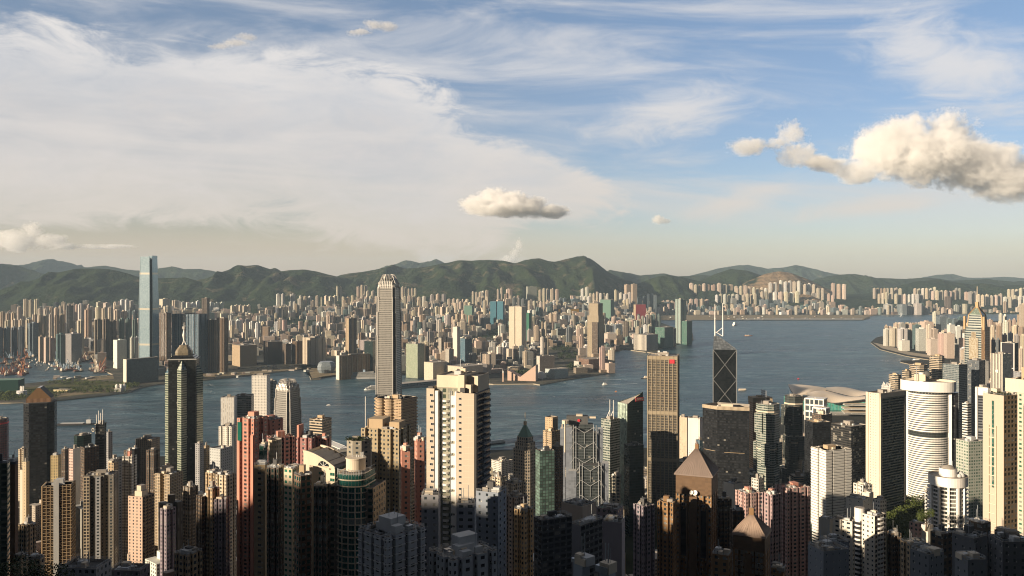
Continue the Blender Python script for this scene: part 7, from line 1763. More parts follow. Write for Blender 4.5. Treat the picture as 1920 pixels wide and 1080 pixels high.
def pier():
    Y = sea(640, 846).y; r = root('ferry_pier', 'white roofed ferry pier beside the narrow coral tower', 'ferry pier', gx(630, Y), Y + 10, 2, R(35)); pbox(r, 'deck', 0, 0, -1, 26, 95, 4, M_CONC); pbox(r, 'roof', 0, 0, 9, 24, 92, 1.5, M_WHITE)
    for i in range(6): pbox(r, 'column', -9 if i % 2 else 9, -40 + 16 * i, 3, 1.5, 1.5, 6, M_WHITE)
    mb = MB(M_LGREY); mb.bar((-12, -46, 11), (0, -46, 16), .8, M_LGREY); mb.bar((12, -46, 11), (0, -46, 16), .8, M_LGREY); mb.bar((0, -46, 16), (0, 46, 16), .8, M_LGREY); part(r, 'roof_ridge', mb)
    Y = 3350; r = root('liner_pier', 'long two storey liner pier running behind the tapering skyscraper', 'liner pier', gx(795, 3150), 3160, 2, R(38)); pbox(r, 'deck', 0, 0, -2, 300, 46, 5, M_CONC); mb = MB(F_OFFW); mb.prism(rect(296, 40), 3, 16, F_GREYGL, M_PALEROOF, 6, 6); part(r, 'shed', mb)
    OCC.append((755, 835, 705, 3160))
M_PALEROOF = plain('pale_deck_roof', (.42, .38, .34), .9)
pier()

# ------------------------------------------------------------------ woods
def wood(name, zones, n, r0, r1, mat, seed, leaves=40, fz=None, sz=.30):
    """wooded ground: crowns too many and too small to count"""
    rn = random.Random(seed); mb = MB(mat)
    for _ in range(n):
        cx, cy, rx, ry = rn.choice(zones); a = rn.uniform(0, 6.28); q = math.sqrt(rn.random()); px, py = cx + rx * q * math.cos(a), cy + ry * q * math.sin(a)
        if fz: X, Y, z = fz(px, py)
        else:
            v = sea(px, py, 4); X, Y, z = v.x, v.y, max(4, kz(v.x, v.y))
        rd = rn.uniform(r0, r1); leaves_into(mb, (X, Y, z + rd * .55), rd, rn, mat, leaves, sz)
    return tag(mb.build(name), kind='stuff')
KW = [(218, 667, 22, 9), (150, 718, 75, 4), (190, 731, 60, 6), (60, 742, 60, 7), (15, 744, 30, 8), (245, 722, 18, 5), (120, 735, 70, 3)]
wood('shore_woodland', KW, 420, 5, 9, M_LEAF, 3, 26)
KW2 = [(455, 655, 30, 4), (560, 618, 45, 5), (905, 640, 30, 9), (925, 660, 25, 6), (800, 690, 30, 3), (1062, 668, 18, 9), (1076, 688, 12, 5), (985, 700, 16, 3), (700, 648, 20, 4), (940, 628, 28, 6), (1055, 655, 20, 5)]
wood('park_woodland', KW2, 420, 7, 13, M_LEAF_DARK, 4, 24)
def on_slope(px, py):
    """the point of the near hillside seen at a view position"""
    k = (py - HY) / F; Y = 1500.0; best = Y
    for i in range(400):
        Y = 500 + 2.5 * i
        if H - k * Y <= terr((px - HX) * Y / F, Y): break
    return gx(px, Y), Y, terr(gx(px, Y), Y)
wood('hillside_woodland', [(1712, 938, 46, 34), (1690, 975, 40, 36), (1740, 915, 40, 12), (1535, 1000, 22, 40), (1560, 945, 40, 18), (1650, 930, 30, 14), (1720, 1000, 34, 22), (1180, 925, 34, 30), (1200, 960, 20, 22)], 560, 4.5, 8.5, M_LEAF, 5, 230, on_slope, .15)
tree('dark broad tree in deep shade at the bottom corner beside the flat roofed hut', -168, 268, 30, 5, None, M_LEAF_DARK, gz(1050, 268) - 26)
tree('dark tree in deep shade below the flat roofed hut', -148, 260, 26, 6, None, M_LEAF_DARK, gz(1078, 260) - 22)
tree('leafy tree overhanging the pink villa block', 300, 620, 17, 7, None, None, gz(975, 620) - 8)


# ------------------------------------------------------------------ housing rows and blocks of the far and middle city
PAL = {'cream': (.70, .61, .48), 'white': (.82, .79, .72), 'beige': (.58, .50, .39), 'rose': (.60, .47, .39), 'tan': (.42, .32, .23), 'grey': (.37, .36, .33), 'brown': (.15, .115, .09), 'slate': (.17, .20, .22), 'teal': (.12, .20, .19)}
FW = facade('far_windows', (1, 1, 1), (.07, .065, .06), .46, .5, tinted=True, curtain=.1)
FS = facade('far_strips', (1, 1, 1), (.10, .09, .08), .4, 1, tinted=True, curtain=0)
FB = facade('far_bands', (1, 1, 1), (.045, .05, .055), 1, .5, tinted=True, curtain=.05)
FG = facade('far_glass', (1, 1, 1), (.05, .07, .08), .88, .72, tinted=True, rough=.4, grough=.15, curtain=.03)
CAND = []
QR = random.Random(99)
BLOCKED = [(a, b) for a, b in ()]
FOOT = []
for o in list(COL.objects):
    if o.parent is None and o.get('category') and o['category'] not in ('barge', 'boat', 'ship', 'ferry', 'tug', 'tree'):
        rad = max([max(abs(v.x), abs(v.y)) for ch in o.children if ch.type == 'MESH' for v in [p.co for p in ch.data.vertices[:60]]] + [8])
        FOOT.append((o.location.x, o.location.y, min(rad * 1.15, 75)))
def free(X, Y, r):
    return all((X - a) ** 2 + (Y - b) ** 2 > (r + c) ** 2 for a, b, c in FOOT)
def cand(X, Y, w, d, rot, z0, h, col, mat, plan, topbox=True, kind=None, check=True):
    r = max(w, d) * .55
    if check and not free(X, Y, r): return False
    if check: FOOT.append((X, Y, r * .85))
    px = HX + X * F / Y; hw = (w * abs(math.cos(rot)) + d * abs(math.sin(rot))) / 2 * F / Y
    CAND.append(dict(X=X, Y=Y, w=w, d=d, rot=rot, z0=z0, h=h, col=col, mat=mat, plan=plan, box=topbox, x0=px - hw, x1=px + hw, yt=HY - (z0 + h - H) * F / Y, kind=kind or ('residential_tower' if mat in (FW, FS) and h > 45 else 'commercial_block')))
    return True
def row(x0, x1, yt, Y, n, col, mat=FS, plan='x', jit=3, k=1.0, rot=None, zb=None, dy=60):
    """a row of n like towers filling view columns x0..x1 with their tops at row yt"""
    pw = (x1 - x0) / n
    if x0 > 290 and not (x0 > 1640 and Y < 6100):                 # stand the row where its towers come out a believable height
        want = QR.uniform(70, 95) if plan == 'r' else QR.uniform(95, 128)
        while Y < (8450 if x0 < 1225 else 9950) and gz(yt, Y) - base_z(gx((x0 + x1) / 2, Y), Y) > want: Y += 40
        if x0 > 1225: Y = max(Y, 8760 + 12 * QR.random())
    for i in range(n):
        px = x0 + pw * (i + .5); y = Y + QR.uniform(-dy, dy); X = gx(px, y)
        w = pw * y / F * (.82 if n > 1 else .95) / 1.18; z0 = zb if zb is not None else base_z(X, y)
        c = QR.choice(col) if isinstance(col, (tuple, list)) else col
        top = gz(yt + QR.uniform(-jit, jit) * .6, y)
        cand(X, y, w, w * k, rot if rot is not None else R(QR.uniform(15, 32)) - math.atan2(X, y), z0, max(18, top - z0), c, mat, plan, check=False)
C4 = ('cream', 'white', 'cream', 'beige'); DK = ('brown', 'slate', 'brown', 'tan')
# the western estates behind the basin
row(-20, 46, 614, 4250, 5, 'slate', FW); row(52, 72, 606, 4300, 1, 'slate', FG); row(8, 60, 600, 4700, 4, ('beige', 'tan'), FS); row(60, 122, 590, 4750, 6, ('beige', 'tan', 'brown'), FS); row(32, 41, 574, 5600, 1, 'beige', FS)
row(43, 74, 561, 6500, 3, ('cream', 'beige'), FS, zb=70); row(124, 137, 574, 5200, 1, 'brown', FG); row(146, 160, 572, 5400, 1, 'white', FS); row(144, 158, 600, 4300, 1, 'beige', FS); row(158, 172, 582, 4700, 1, 'tan', FS)
row(176, 192, 601, 4150, 1, 'brown', FS); row(192, 206, 600, 4180, 1, 'brown', FS); row(206, 219, 600, 4160, 1, 'brown', FS); row(222, 259, 598, 4250, 3, ('brown', 'teal', 'brown'), FS); row(178, 213, 577, 5100, 3, 'cream', FS); row(212, 240, 582, 5200, 2, ('beige', 'cream')); row(238, 258, 582, 5250, 2, 'slate', FG)
row(105, 124, 626, 3950, 1, 'teal', FG); row(125, 150, 625, 3950, 1, 'grey', FB, 'r'); row(72, 103, 632, 4000, 3, ('rose', 'tan'), FW, 'r'); row(214, 236, 638, 3700, 1, 'white', FW, 'r'); row(243, 260, 632, 3800, 2, 'white', FS); row(0, 30, 586, 5000, 3, 'tan', FW)
row(140, 170, 548 + 24, 6200, 4, ('cream', 'rose')); row(180, 207, 566, 6400, 2, 'cream', FB, 'r'); row(225, 252, 563, 6500, 3, 'white', FB, 'r'); row(70, 92, 580, 6000, 2, 'cream', FS); row(92, 118, 576, 6100, 3, ('cream', 'tan')); row(118, 142, 570, 6300, 3, 'beige')
row(300, 318, 562, 6000, 1, 'cream', FW, 'r'); row(322, 335, 562, 6400, 1, 'cream'); row(330, 376, 566, 6200, 5, 'white', FW, 'r'); row(306, 322, 576, 5600, 1, 'cream', FS); row(392, 420, 566, 6300, 3, 'white', FW, 'r'); row(428, 455, 600, 4600, 2, 'white', FW)
row(400, 440, 610, 4800, 4, C4, FW); row(432, 470, 572, 6200, 5, ('beige', 'cream', 'white'), FW, 'r'); row(455, 500, 605, 4900, 4, C4, FW)
# below the two central ridges
row(517, 535, 550, 7300, 2, 'white'); row(543, 555, 550, 7400, 1, 'white'); row(541, 556, 566, 6400, 2, 'white'); row(560, 585, 556, 7300, 3, C4); row(591, 607, 556, 7200, 2, 'cream'); row(630, 641, 538, 7400, 2, 'cream'); row(608, 632, 556, 7000, 3, C4, FW, 'r'); row(524, 545, 576, 6000, 3, C4, FW, 'r')
row(640, 700, 556, 6800, 7, C4, FW); row(668, 690, 536, 7400, 3, ('cream', 'beige')); row(676, 704, 545, 7000, 3, C4); row(652, 664, 572, 5400, 1, 'slate', FW); row(668, 681, 566, 5500, 1, 'white', FB, 'r'); row(681, 704, 570, 5300, 3, ('beige', 'cream'), FW)
row(746, 782, 540, 7300, 6, ('cream', 'beige')); row(754, 800, 556, 6600, 5, C4); row(783, 846, 577, 5400, 6, ('cream', 'white', 'rose'), FS, 'h'); row(754, 784, 602, 4600, 2, ('tan', 'brown'), FS, 'r'); row(786, 822, 606, 4700, 3, ('tan', 'grey'), FW, 'r'); row(836, 850, 586, 4900, 1, 'beige', FW, 'r'); row(853, 888, 590, 4800, 3, ('beige', 'tan'), FW, 'h')
row(805, 838, 552, 6600, 3, ('grey', 'beige')); row(838, 880, 562, 6400, 5, C4, FW); row(884, 910, 548, 7000, 4, ('beige', 'cream'), FS); row(900, 918, 546, 7200, 2, ('rose', 'white')); row(931, 944, 541, 7400, 2, 'beige'); row(948, 962, 541, 7400, 1, 'rose')
row(860, 885, 566, 6000, 3, ('cream', 'rose')); row(894, 918, 556, 6600, 3, C4, FS); row(955, 975, 555, 6800, 3, 'beige', FS)
row(985, 1008, 538, 7500, 1, 'grey', FW, 'r', k=.4); row(1009, 1031, 543, 7300, 3, ('rose', 'cream')); row(1031, 1049, 543, 7350, 2, ('cream', 'rose')); row(960, 1000, 560, 6700, 5, ('slate', 'grey'), FS); row(998, 1048, 564, 6600, 8, ('cream', 'white'), FS); row(1048, 1062, 560, 6800, 2, 'slate', FG, 'r'); row(1070, 1086, 560, 6700, 1, 'slate', FG, 'r')
row(1088, 1105, 540, 7600, 2, 'white'); row(1104, 1142, 549, 7500, 6, C4); row(1085, 1108, 557, 7000, 3, 'white'); row(1151, 1166, 546, 7600, 2, 'cream'); row(1160, 1192, 550, 7500, 4, ('cream', 'white')); row(1170, 1195, 533, 8300, 2, ('rose', 'tan'), FW, 'r'); row(1160, 1180, 562, 7000, 3, C4, FW); row(1195, 1214, 557, 7200, 2, 'slate', FG, 'r'); row(1211, 1232, 552, 7500, 3, 'slate', FG, 'r'); row(1186, 1198, 556, 7300, 1, 'teal', FG, 'r')
row(1046, 1064, 600, 4600, 1, 'brown', FB, 'r'); row(1054, 1075, 592, 4900, 2, ('brown', 'slate'), FW, 'r'); row(1096, 1102, 560 + 26, 5200, 1, 'slate'); row(1000, 1012, 612, 4300, 1, 'beige', FS); row(1014, 1026, 605, 4500, 2, ('tan', 'cream')); row(1028, 1046, 588, 5200, 2, ('slate', 'beige'), FW); row(1044, 1060, 617, 4250, 1, 'grey', FB, 'r'); row(1064, 1075, 612, 4300, 1, 'slate', FG, 'r'); row(1078, 1104, 612, 4350, 2, 'cream', FW, 'r')
row(988, 1000, 620, 3900, 1, 'grey', FS, 'r'); row(1000, 1013, 622, 3880, 1, 'brown', FS, 'r'); row(960, 984, 648, 3650, 2, ('slate', 'beige'), FB, 'r'); row(1012, 1030, 632, 4000, 2, C4, FW); row(888, 920, 640, 3900, 2, ('beige', 'grey'), FS, 'r'); row(900, 930, 660, 3700, 2, ('beige', 'cream'), FW, 'r'); row(930, 955, 650, 3800, 2, ('cream', 'white'), FW, 'r')
row(1133, 1152, 608, 4700, 2, ('white', 'slate'), FB, 'r'); row(1150, 1166, 608, 4750, 1, 'slate', FB, 'r'); row(1180, 1194, 602, 5000, 2, ('tan', 'rose'), FS, 'r'); row(1168, 1180, 604, 5000, 1, 'brown', FW); row(1206, 1222, 608, 4950, 2, ('cream', 'white'), FW, 'r'); row(1133, 1155, 624, 4400, 1, 'beige', FW, 'r'); row(1194, 1216, 592, 5300, 3, ('teal', 'grey'), FW)
row(1210, 1240, 590, 6000, 3, ('teal', 'beige')); row(1231, 1290, 564, 7950, 7, ('rose', 'cream'), FS); row(1244, 1256, 567, 7850, 1, 'slate', FG, 'r'); row(1291, 1330, 562, 7950, 4, ('rose', 'cream', 'slate')); row(1292, 1301, 532, 9000, 1, 'cream'); row(1300, 1332, 533, 9000, 4, ('cream', 'tan')); row(1332, 1376, 533, 9100, 4, ('cream', 'white', 'tan')); row(1376, 1402, 536, 9200, 3, 'cream'); row(1264, 1290, 543, 8600, 2, 'white', FW, 'r'); row(1230, 1264, 546, 8500, 4, 'white', FB, 'r')
row(1340, 1386, 553, 8400, 6, C4); row(1378, 1440, 540, 8900, 8, C4); row(1390, 1420, 552, 8300, 4, ('cream', 'beige')); row(1425, 1448, 546, 8600, 3, C4); row(1440, 1458, 530, 9300, 2, 'white'); row(1460, 1502, 527, 9400, 5, ('cream', 'white')); row(1496, 1530, 532, 9300, 4, C4); row(1530, 1546, 542, 8900, 2, C4); row(1448, 1500, 548, 8400, 5, C4, FW); row(1500, 1546, 548, 8500, 5, ('grey', 'beige', 'slate'), FG, 'r')
row(1557, 1588, 533, 9200, 3, ('rose', 'cream')); row(1566, 1586, 540, 8800, 2, 'slate', FS); row(1550, 1565, 552, 8400, 2, 'rose', FW); row(1636, 1662, 541, 9000, 4, ('tan', 'cream')); row(1660, 1692, 541, 9100, 4, C4); row(1645, 1672, 550, 8600, 4, 'cream'); row(1656, 1676, 571, 8300, 1, 'grey', FW, 'c'); row(1676, 1732, 553, 8600, 7, ('grey', 'cream', 'white')); row(1682, 1702, 571, 8250, 1, 'slate', FW, 'c'); row(1696, 1712, 571, 8250, 1, 'grey', FW, 'c'); row(1712, 1730, 570, 8250, 1, 'grey', FW, 'c')
row(1712, 1756, 540, 9100, 6, C4); row(1745, 1802, 546, 8900, 7, ('cream', 'rose')); row(1790, 1802, 541, 9000, 2, 'grey'); row(1737, 1746, 566, 8300, 1, 'tan', FB, 'r'); row(1808, 1826, 548, 9000, 2, 'rose', FS, 'r')
# along the old runway
for i in range(34):
    px = 1365 + i * 5.9 + QR.uniform(-2, 2); row(px, px + QR.uniform(5, 14), QR.uniform(560, 584), 8740 + QR.uniform(0, 200), 1, QR.choice(('slate', 'grey', 'teal', 'beige', 'tan', 'slate')), QR.choice((FG, FB, FW)), 'r', dy=10)
for i in range(14): px = 1238 + i * 9.6; row(px, px + 8, QR.uniform(572, 586), 7900, 1, QR.choice(('slate', 'grey', 'teal', 'beige')), QR.choice((FG, FB)), 'r', dy=20)
# east bay of the near island
row(1657, 1670, 616, 4900, 1, 'white', FS, 'h'); row(1670, 1686, 614, 4850, 1, 'cream', FS, 'h'); row(1684, 1700, 616, 4780, 1, 'white', FS, 'h'); row(1698, 1712, 618, 4700, 1, 'beige', FS, 'h'); row(1686, 1704, 636, 4640, 1, 'white', FS, 'r'); row(1712, 1726, 608, 4650, 1, 'teal', FG, 'r'); row(1718, 1737, 615, 4550, 1, 'white', FB, 'r'); row(1736, 1748, 608, 4450, 1, 'cream', FS); row(1742, 1760, 616, 4380, 1, 'rose', FS); row(1727, 1748, 602, 4950, 1, 'rose', FW, 'r'); row(1748, 1756, 586, 5200, 1, 'white', FS); row(1757, 1775, 594, 4900, 1, 'slate', FG, 'r')
row(1740, 1757, 636, 4280, 1, 'cream', FW, 'r'); row(1758, 1772, 627, 4250, 1, 'rose', FS); row(1771, 1788, 626, 4230, 1, 'rose', FS, 'r'); row(1776, 1804, 610, 4400, 2, ('white', 'slate'), FS, 'r'); row(1798, 1808, 634, 4200, 1, 'rose', FW, 'r'); row(1774, 1806, 596, 4700, 3, ('slate', 'teal', 'grey'), FG, 'r'); row(1850, 1862, 598, 4000, 1, 'rose'); row(1872, 1888, 591, 4300, 2, 'white', FS); row(1888, 1906, 600, 4000, 2, ('rose', 'white')); row(1854, 1880, 612, 3400, 2, ('tan', 'cream')); row(1868, 1892, 604, 3700, 2, ('white', 'cream')); row(1896, 1920, 612, 3300, 2, ('cream', 'tan'), FS); row(1906, 1935, 590, 3700, 2, 'tan', FW); row(1858, 1876, 636, 2900, 2, ('rose', 'slate')); row(1878, 1900, 626, 2900, 2, ('white', 'rose')); row(1900, 1925, 630, 2700, 2, ('cream', 'grey')); row(1912, 1926, 572, 3300, 1, 'beige', FW, 'r'); row(1908, 1930, 655, 2500, 2, ('cream', 'grey'))
row(1830, 1880, 553, 6600, 6, 'cream'); row(1880, 1925, 556, 6500, 5, ('cream', 'slate', 'white')); row(1888, 1925, 541, 7600, 5, 'cream'); row(1815, 1832, 548, 7400, 2, ('teal', 'grey'))

EXC = [(-100, 262, 698, 800), (196, 262, 655, 700), (350, 720, 676, 800), (470, 640, 668, 700), (1000, 1085, 655, 740), (930, 1160, 700, 760), (1160, 1240, 648, 700)]
def ok_ground(px, py):
    for a, b, c, d in EXC:
        if a < px < b and c < py < d: return False
    for cx, cy, rx, ry in KW + KW2:
        if ((px - cx) / rx) ** 2 + ((py - cy) / ry) ** 2 < 1: return False
    return True
# the close-packed blocks between them, up to the foot of the hills
FOOTLINE = [(-100, 580), (0, 580), (40, 570), (130, 568), (300, 568), (400, 572), (470, 578), (520, 566), (620, 566), (690, 552), (780, 554), (850, 566), (950, 556), (1000, 562), (1100, 558), (1200, 556), (1300, 552), (1920, 552)]
Y = 3480.0
while Y < 9150:
    sp = 37 + (Y - 3480) * .006; X = -.64 * Y
    while X < .66 * Y:
        x, y = X + QR.uniform(-12, 12), Y + QR.uniform(-14, 14); X += sp * QR.uniform(.85, 1.4)
        px = HX + x * F / y; pyg = HY + (H - 4) * F / y
        if not inside(KPOLY, x, y) or not ok_ground(px, pyg) or QR.random() < .1: continue
        if px > 1226 and y < 8680: continue
        bnd = interp(FOOTLINE, px)
        if HY + (H - base_z(x, y)) * F / y < bnd + 16: continue
        far = smooth(5200, 6800, y); t = QR.random()
        h = QR.lognormvariate(math.log(29 + 15 * far), .42)
        if t < .035 + .09 * far: h = QR.uniform(70, 110)
        if px < 300: h *= 1.25
        w, d = QR.uniform(14, 38) * (1 + .3 * far) * (1.7 if QR.random() < .28 else 1), QR.uniform(14, 30) * (1 + .3 * far); z0 = base_z(x, y)
        lim = z0 + (gz(545, y) - z0); h = min(h, max(14, gz(bnd + QR.uniform(-6, 12), y) - z0))
        col = QR.choices(list(PAL), (16, 13, 16, 15, 14, 9, 6, 5, 3))[0]
        cand(x, y, w, d, R(QR.uniform(10, 35)) - math.atan2(x, y) * .3, z0, h, col, QR.choice((FW, FW, FS, FB)), 'x' if h > 75 else 'r', QR.random() < .7)
    Y += sp * 1.05
Y = 2400.0
while Y < 6400:
    X = .40 * Y
    while X < .66 * Y:
        x, y = X + QR.uniform(-12, 12), Y + QR.uniform(-14, 14); X += 46 * QR.uniform(.8, 1.3)
        px = HX + x * F / y; pyg = HY + (H - 4) * F / y
        if not inside(IPOLY, x, y) or px < 1662 or (px < 1806 and pyg > 644 + (px - 1660) * .17) or (px < 1760 and y < 3600): continue
        h = QR.lognormvariate(math.log(62), .35); w, d = QR.uniform(18, 30), QR.uniform(18, 30)
        h = min(h, gz(606, y) - 3)
        cand(x, y, w, d, R(QR.uniform(10, 35)) - .45, 2, h, QR.choices(list(PAL), (18, 14, 16, 14, 10, 9, 4, 6, 2))[0], QR.choice((FW, FS, FB)), 'x' if h > 75 and QR.random() < .5 else 'r')
    Y += 52
# low blocks filling the near streets
Y = 640.0
while Y < 2320:
    X = -.64 * Y
    while X < .66 * Y:
        x, y = X + QR.uniform(-8, 8), Y + QR.uniform(-8, 8); X += 36 * QR.uniform(.85, 1.4)
        px = HX + x * F / y
        if not inside(IPOLY, x, y): continue
        if 1640 < px < 1790 and 600 < y < 1300: continue
        if 1150 < px < 1235 and 800 < y < 1250: continue
        if 1500 < px < 1590 and 650 < y < 900: continue
        z0 = base_z(x, y); h = QR.lognormvariate(math.log(46), .42)
        if y > 1500: h = min(h * .8, 48)
        lim = gz(interp([(0, 868), (300, 868), (640, 862), (930, 862), (1250, 868), (1420, 850), (1480, 812), (1640, 800), (1920, 800)] if y > 1300 else [(0, 915), (300, 912), (440, 930), (640, 915), (800, 960), (930, 905), (1000, 945), (1130, 990), (1250, 1000), (1420, 955), (1520, 960), (1600, 955), (1700, 985), (1920, 985)], px) + QR.uniform(0, 40), y) - z0
        h = min(h, lim)
        if h < 10: continue
        w, d = QR.uniform(14, 26), QR.uniform(14, 26)
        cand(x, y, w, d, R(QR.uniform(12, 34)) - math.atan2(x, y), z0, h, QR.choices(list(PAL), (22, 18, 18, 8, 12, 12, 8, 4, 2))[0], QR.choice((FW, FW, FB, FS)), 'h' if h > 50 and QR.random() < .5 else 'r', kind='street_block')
    Y += 40
# sheds and site huts on the bare quays and along the runway
for cx, cy, rx, ry, n in ((430, 704, 60, 5, 20), (530, 692, 50, 5, 16), (640, 697, 45, 3, 10), (150, 709, 50, 2, 10), (1430, 596, 180, 3, 30), (100, 661, 90, 3, 14), (190, 652, 60, 4, 16), (440, 686, 60, 6, 12), (560, 679, 50, 4, 8)):
    for _ in range(n):
        v = sea(cx + QR.uniform(-rx, rx), cy + QR.uniform(-ry, ry), 4); cand(v.x, v.y, QR.uniform(10, 26), QR.uniform(8, 16), QR.uniform(0, 3), 3.5, QR.uniform(4, 9), QR.choice(('cream', 'white', 'tan', 'beige', 'rose')), FB, 'r', False, kind='site_shed')

# which of them can be seen, front to back, on a coarse picture
GW, GH = 960, 540
seen = bytearray(GW * GH)
allb = [(c['Y'], c, c['x0'], c['x1'], c['yt'], HY + (H - c['z0']) * F / c['Y']) for c in CAND] + [(y, None, a, b, t, HY + (H - 3) * F / y) for a, b, t, y in OCC]
allb.sort(key=lambda e: e[0])
for _, c, x0, x1, yt, yb in allb:
    n = 0
    i0, i1 = max(0, int(x0 / 2)), min(GW, int(x1 / 2) + 1); j0, j1 = max(0, int(yt / 2)), min(GH, int(yb / 2) + 1)
    for j in range(j0, j1):
        s = seen[j * GW + i0:j * GW + i1]; k = len(s) - sum(s)
        if k > 0:
            n += k; seen[j * GW + i0:j * GW + i1] = b'\x01' * (i1 - i0)
    if c is not None: c['vis'] = n
def shape(c, mb):
    w, d = c['w'], c['d']
    p = {'x': cross(w, d, .5), 'h': aitch(w, d, .26, .3), 'r': rect(w, d), 'c': chamf(w, d, w * .22)}[c['plan']]
    rn = random.Random(int(c['X'] * 3 + c['Y']))
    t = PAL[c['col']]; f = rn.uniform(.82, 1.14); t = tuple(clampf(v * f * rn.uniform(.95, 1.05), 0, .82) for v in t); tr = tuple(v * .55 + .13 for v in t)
    return p, t, tr, rn
def far_mesh(c, mb, off=(0, 0, 0), rot=0.0):
    p, t, tr, rn = shape(c, mb)
    if c['kind'] == 'street_block': t = tuple(v * .8 for v in t)  # near street walls darkened in colour to deepen the street shade
    q = turn(p, rot, off[0], off[1]); z = off[2]
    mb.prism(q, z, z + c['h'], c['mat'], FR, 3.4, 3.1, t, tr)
    if c['box'] and c['h'] > 14:
        w, d = c['w'], c['d']; s = turn(rect(w * rn.uniform(.22, .42), d * rn.uniform(.22, .42), 0, rn.uniform(-.12, .12) * w, rn.uniform(-.12, .12) * d), rot, off[0], off[1])
        mb.prism(s, z + c['h'], z + c['h'] + min(6, c['h'] * .10) * rn.uniform(.6, 1.3), FR, FR, tint=t, ttop=tr)
FR, _q, _b, _o = newmat('far_roof')
_q.put(_b.inputs['Base Color'], _q.node('ShaderNodeAttribute', attribute_name='tint').outputs[0]); _b.inputs['Roughness'].default_value = .9
LIM = {'residential_tower': 262, 'commercial_block': 262, 'street_block': 290, 'site_shed': 110}
CATS = {'residential_tower': 'residential tower', 'commercial_block': 'building', 'street_block': 'building', 'site_shed': 'shed'}
ind, rest = [], []
for kd, lim in LIM.items():
    L = sorted((c for c in CAND if c['kind'] == kd), key=lambda c: -c['vis']); v = [c for c in L if c['vis'] >= 2]
    ind += v[:lim]
    rest += [c for c in L if c not in v[:lim]] if kd in ('residential_tower', 'commercial_block') else v[lim:]
# labels: look first, then where it stands among the buildings most like it
ZK = [(60, 'behind the barge basin'), (130, 'beyond the barge basin moorings'), (200, 'north of the barge basin'), (300, 'beside the ice blue skyscraper'), (380, 'behind the blue ruled slab'), (440, 'behind the brown twin towers'), (520, 'beyond the bare quay yards'), (600, 'above the lantern hall'), (660, 'above the copper brown block'), (705, 'west of the claw crowned skyscraper'), (800, 'east of the claw crowned skyscraper'), (870, 'above the cream shopping terraces'), (950, 'around the blue netted blocks'), (1010, 'around the cream twin shafted tower'), (1100, 'west of the gold striped tower'),
      (1170, 'east of the gold striped tower'), (1230, 'around the red wrapped block'), (1290, 'behind the green waterside twin'), (1345, 'below the low dark hill'), (1400, 'behind the two white masts'), (1460, 'below the quarry hill'), (1520, 'under the terraced quarry'), (1600, 'behind the runway end'), (1680, 'beyond the harbour mouth'), (1740, 'above the eastern promontory'), (1806, 'west of the gold edged pyramid'), (1870, 'behind the gold edged pyramid'), (9999, 'at the eastern edge')]
ZI = [(60, 'below the gabled black tower'), (130, 'around the ochre dotted tower'), (210, 'below the four mast tower'), (300, 'before the dark star tower'), (400, 'beside the pale roof frame block'), (470, 'behind the coral towers'), (640, 'around the short clawed tower'), (800, 'behind the ochre mast tower'), (960, 'east of the tall cream tower'), (1060, 'near the copper roofed tower'), (1150, 'before the hanger framed bank'), (1215, 'under the dark green towers'), (1320, 'beside the gold grey grid tower'), (1420, 'before the black folded tower'), (1520, 'below the box bay towers'), (1620, 'near the winged hall'), (1720, 'below the cream pier tower'), (1820, 'around the white drum tower'), (9999, 'at the eastern edge')]
ORD = ['', 'second', 'third', 'fourth', 'fifth', 'sixth', 'seventh', 'eighth', 'ninth', 'tenth', 'eleventh', 'twelfth', 'thirteenth', 'fourteenth', 'fifteenth', 'sixteenth', 'seventeenth', 'eighteenth']
buckets = {}
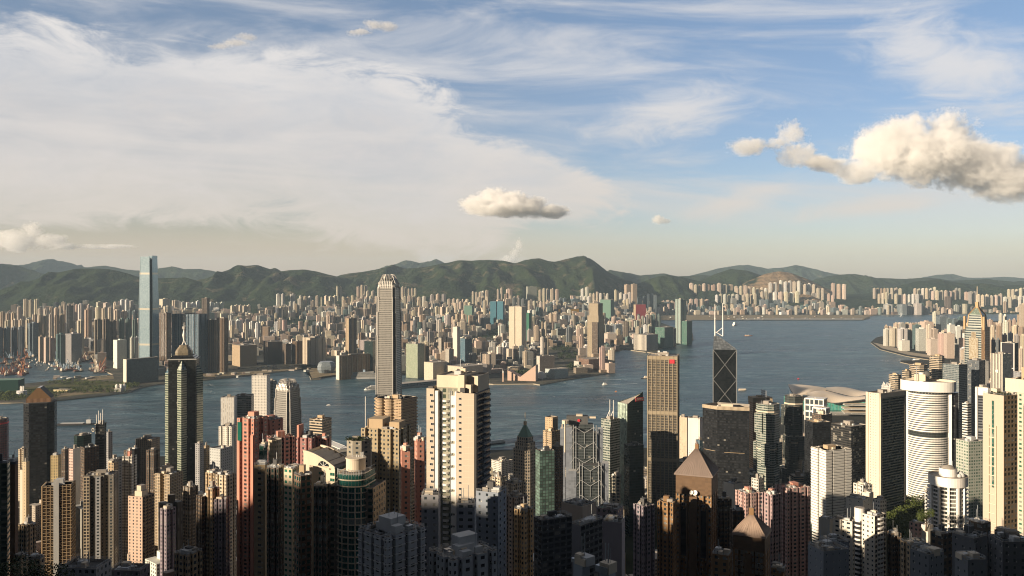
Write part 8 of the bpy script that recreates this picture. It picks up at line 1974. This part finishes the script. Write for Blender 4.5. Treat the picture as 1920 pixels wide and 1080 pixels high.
for c in ind:
    px = (c['x0'] + c['x1']) / 2; near = c['kind'] == 'street_block'
    zone = next(z for lim, z in (ZI if near else ZK) if px < lim)
    asp = c['h'] / max(c['w'], c['d']); size = 'tall slim' if asp > 3.6 else 'tall' if asp > 2.4 else 'mid height' if asp > 1.3 else 'squat'
    sty = {FW: 'windowed', FS: 'striped', FB: 'banded', FG: 'glassy'}[c['mat']]
    if c['kind'] == 'site_shed': size, sty, zone = 'low', 'site', {True: 'on the old runway', False: 'on bare ground ' + zone}[px > 1240]
    y = c['Y']; depth = '' if c['kind'] == 'site_shed' else ('front-rank ' if y < (1000 if near else 4300) else 'middle-rank ' if y < (1400 if near else 6000) else 'rear-rank ')
    buckets.setdefault((size, c['col'], sty, depth, zone, c['kind']), []).append(c)
NOUN = {'residential_tower': 'tower', 'commercial_block': 'block', 'street_block': 'block', 'site_shed': 'shed'}
for (size, col, sty, depth, zone, kd), L in buckets.items():
    L.sort(key=lambda c: c['x0'] + c['x1'])
    for i, c in enumerate(L):
        o_ = '' if len(L) == 1 else ('westernmost ' if i == 0 else ORD[min(i, 17)] + '-from-west ')
        noun = NOUN[kd]
        c['label'] = f"{o_}{size} {col} {sty} {depth}{noun} {zone}".strip()
GRP = {'residential_tower': 'housing towers across the water', 'commercial_block': 'city blocks across the water', 'street_block': 'low blocks in the near streets', 'site_shed': 'sheds on open ground by the water'}
for c in ind:
    mb = MB(c['mat'], FR); far_mesh(c, mb); o = mb.build(c['kind']); o.location = (c['X'], c['Y'], c['z0']); o.rotation_euler.z = c['rot']
    tag(o, c['label'], CATS[c['kind']], GRP[c['kind']])
mb = MB(FW, FR)
for c in rest: far_mesh(c, mb, (c['X'], c['Y'], c['z0']), c['rot'])
tag(mb.build('distant_city'), kind='stuff')
mb = MB(FW, FR)                                                   # the streets hidden behind the nearer towers
for c in CAND:
    if c['kind'] == 'street_block' and c['vis'] < 2: far_mesh(c, mb, (c['X'], c['Y'], c['z0']), c['rot'])
tag(mb.build('packed_streets'), kind='stuff')
print('candidates', len(CAND), 'individual', len(ind), 'rest', len(rest), {k: sum(1 for c in CAND if c['kind'] == k and c['vis'] >= 2) for k in LIM})
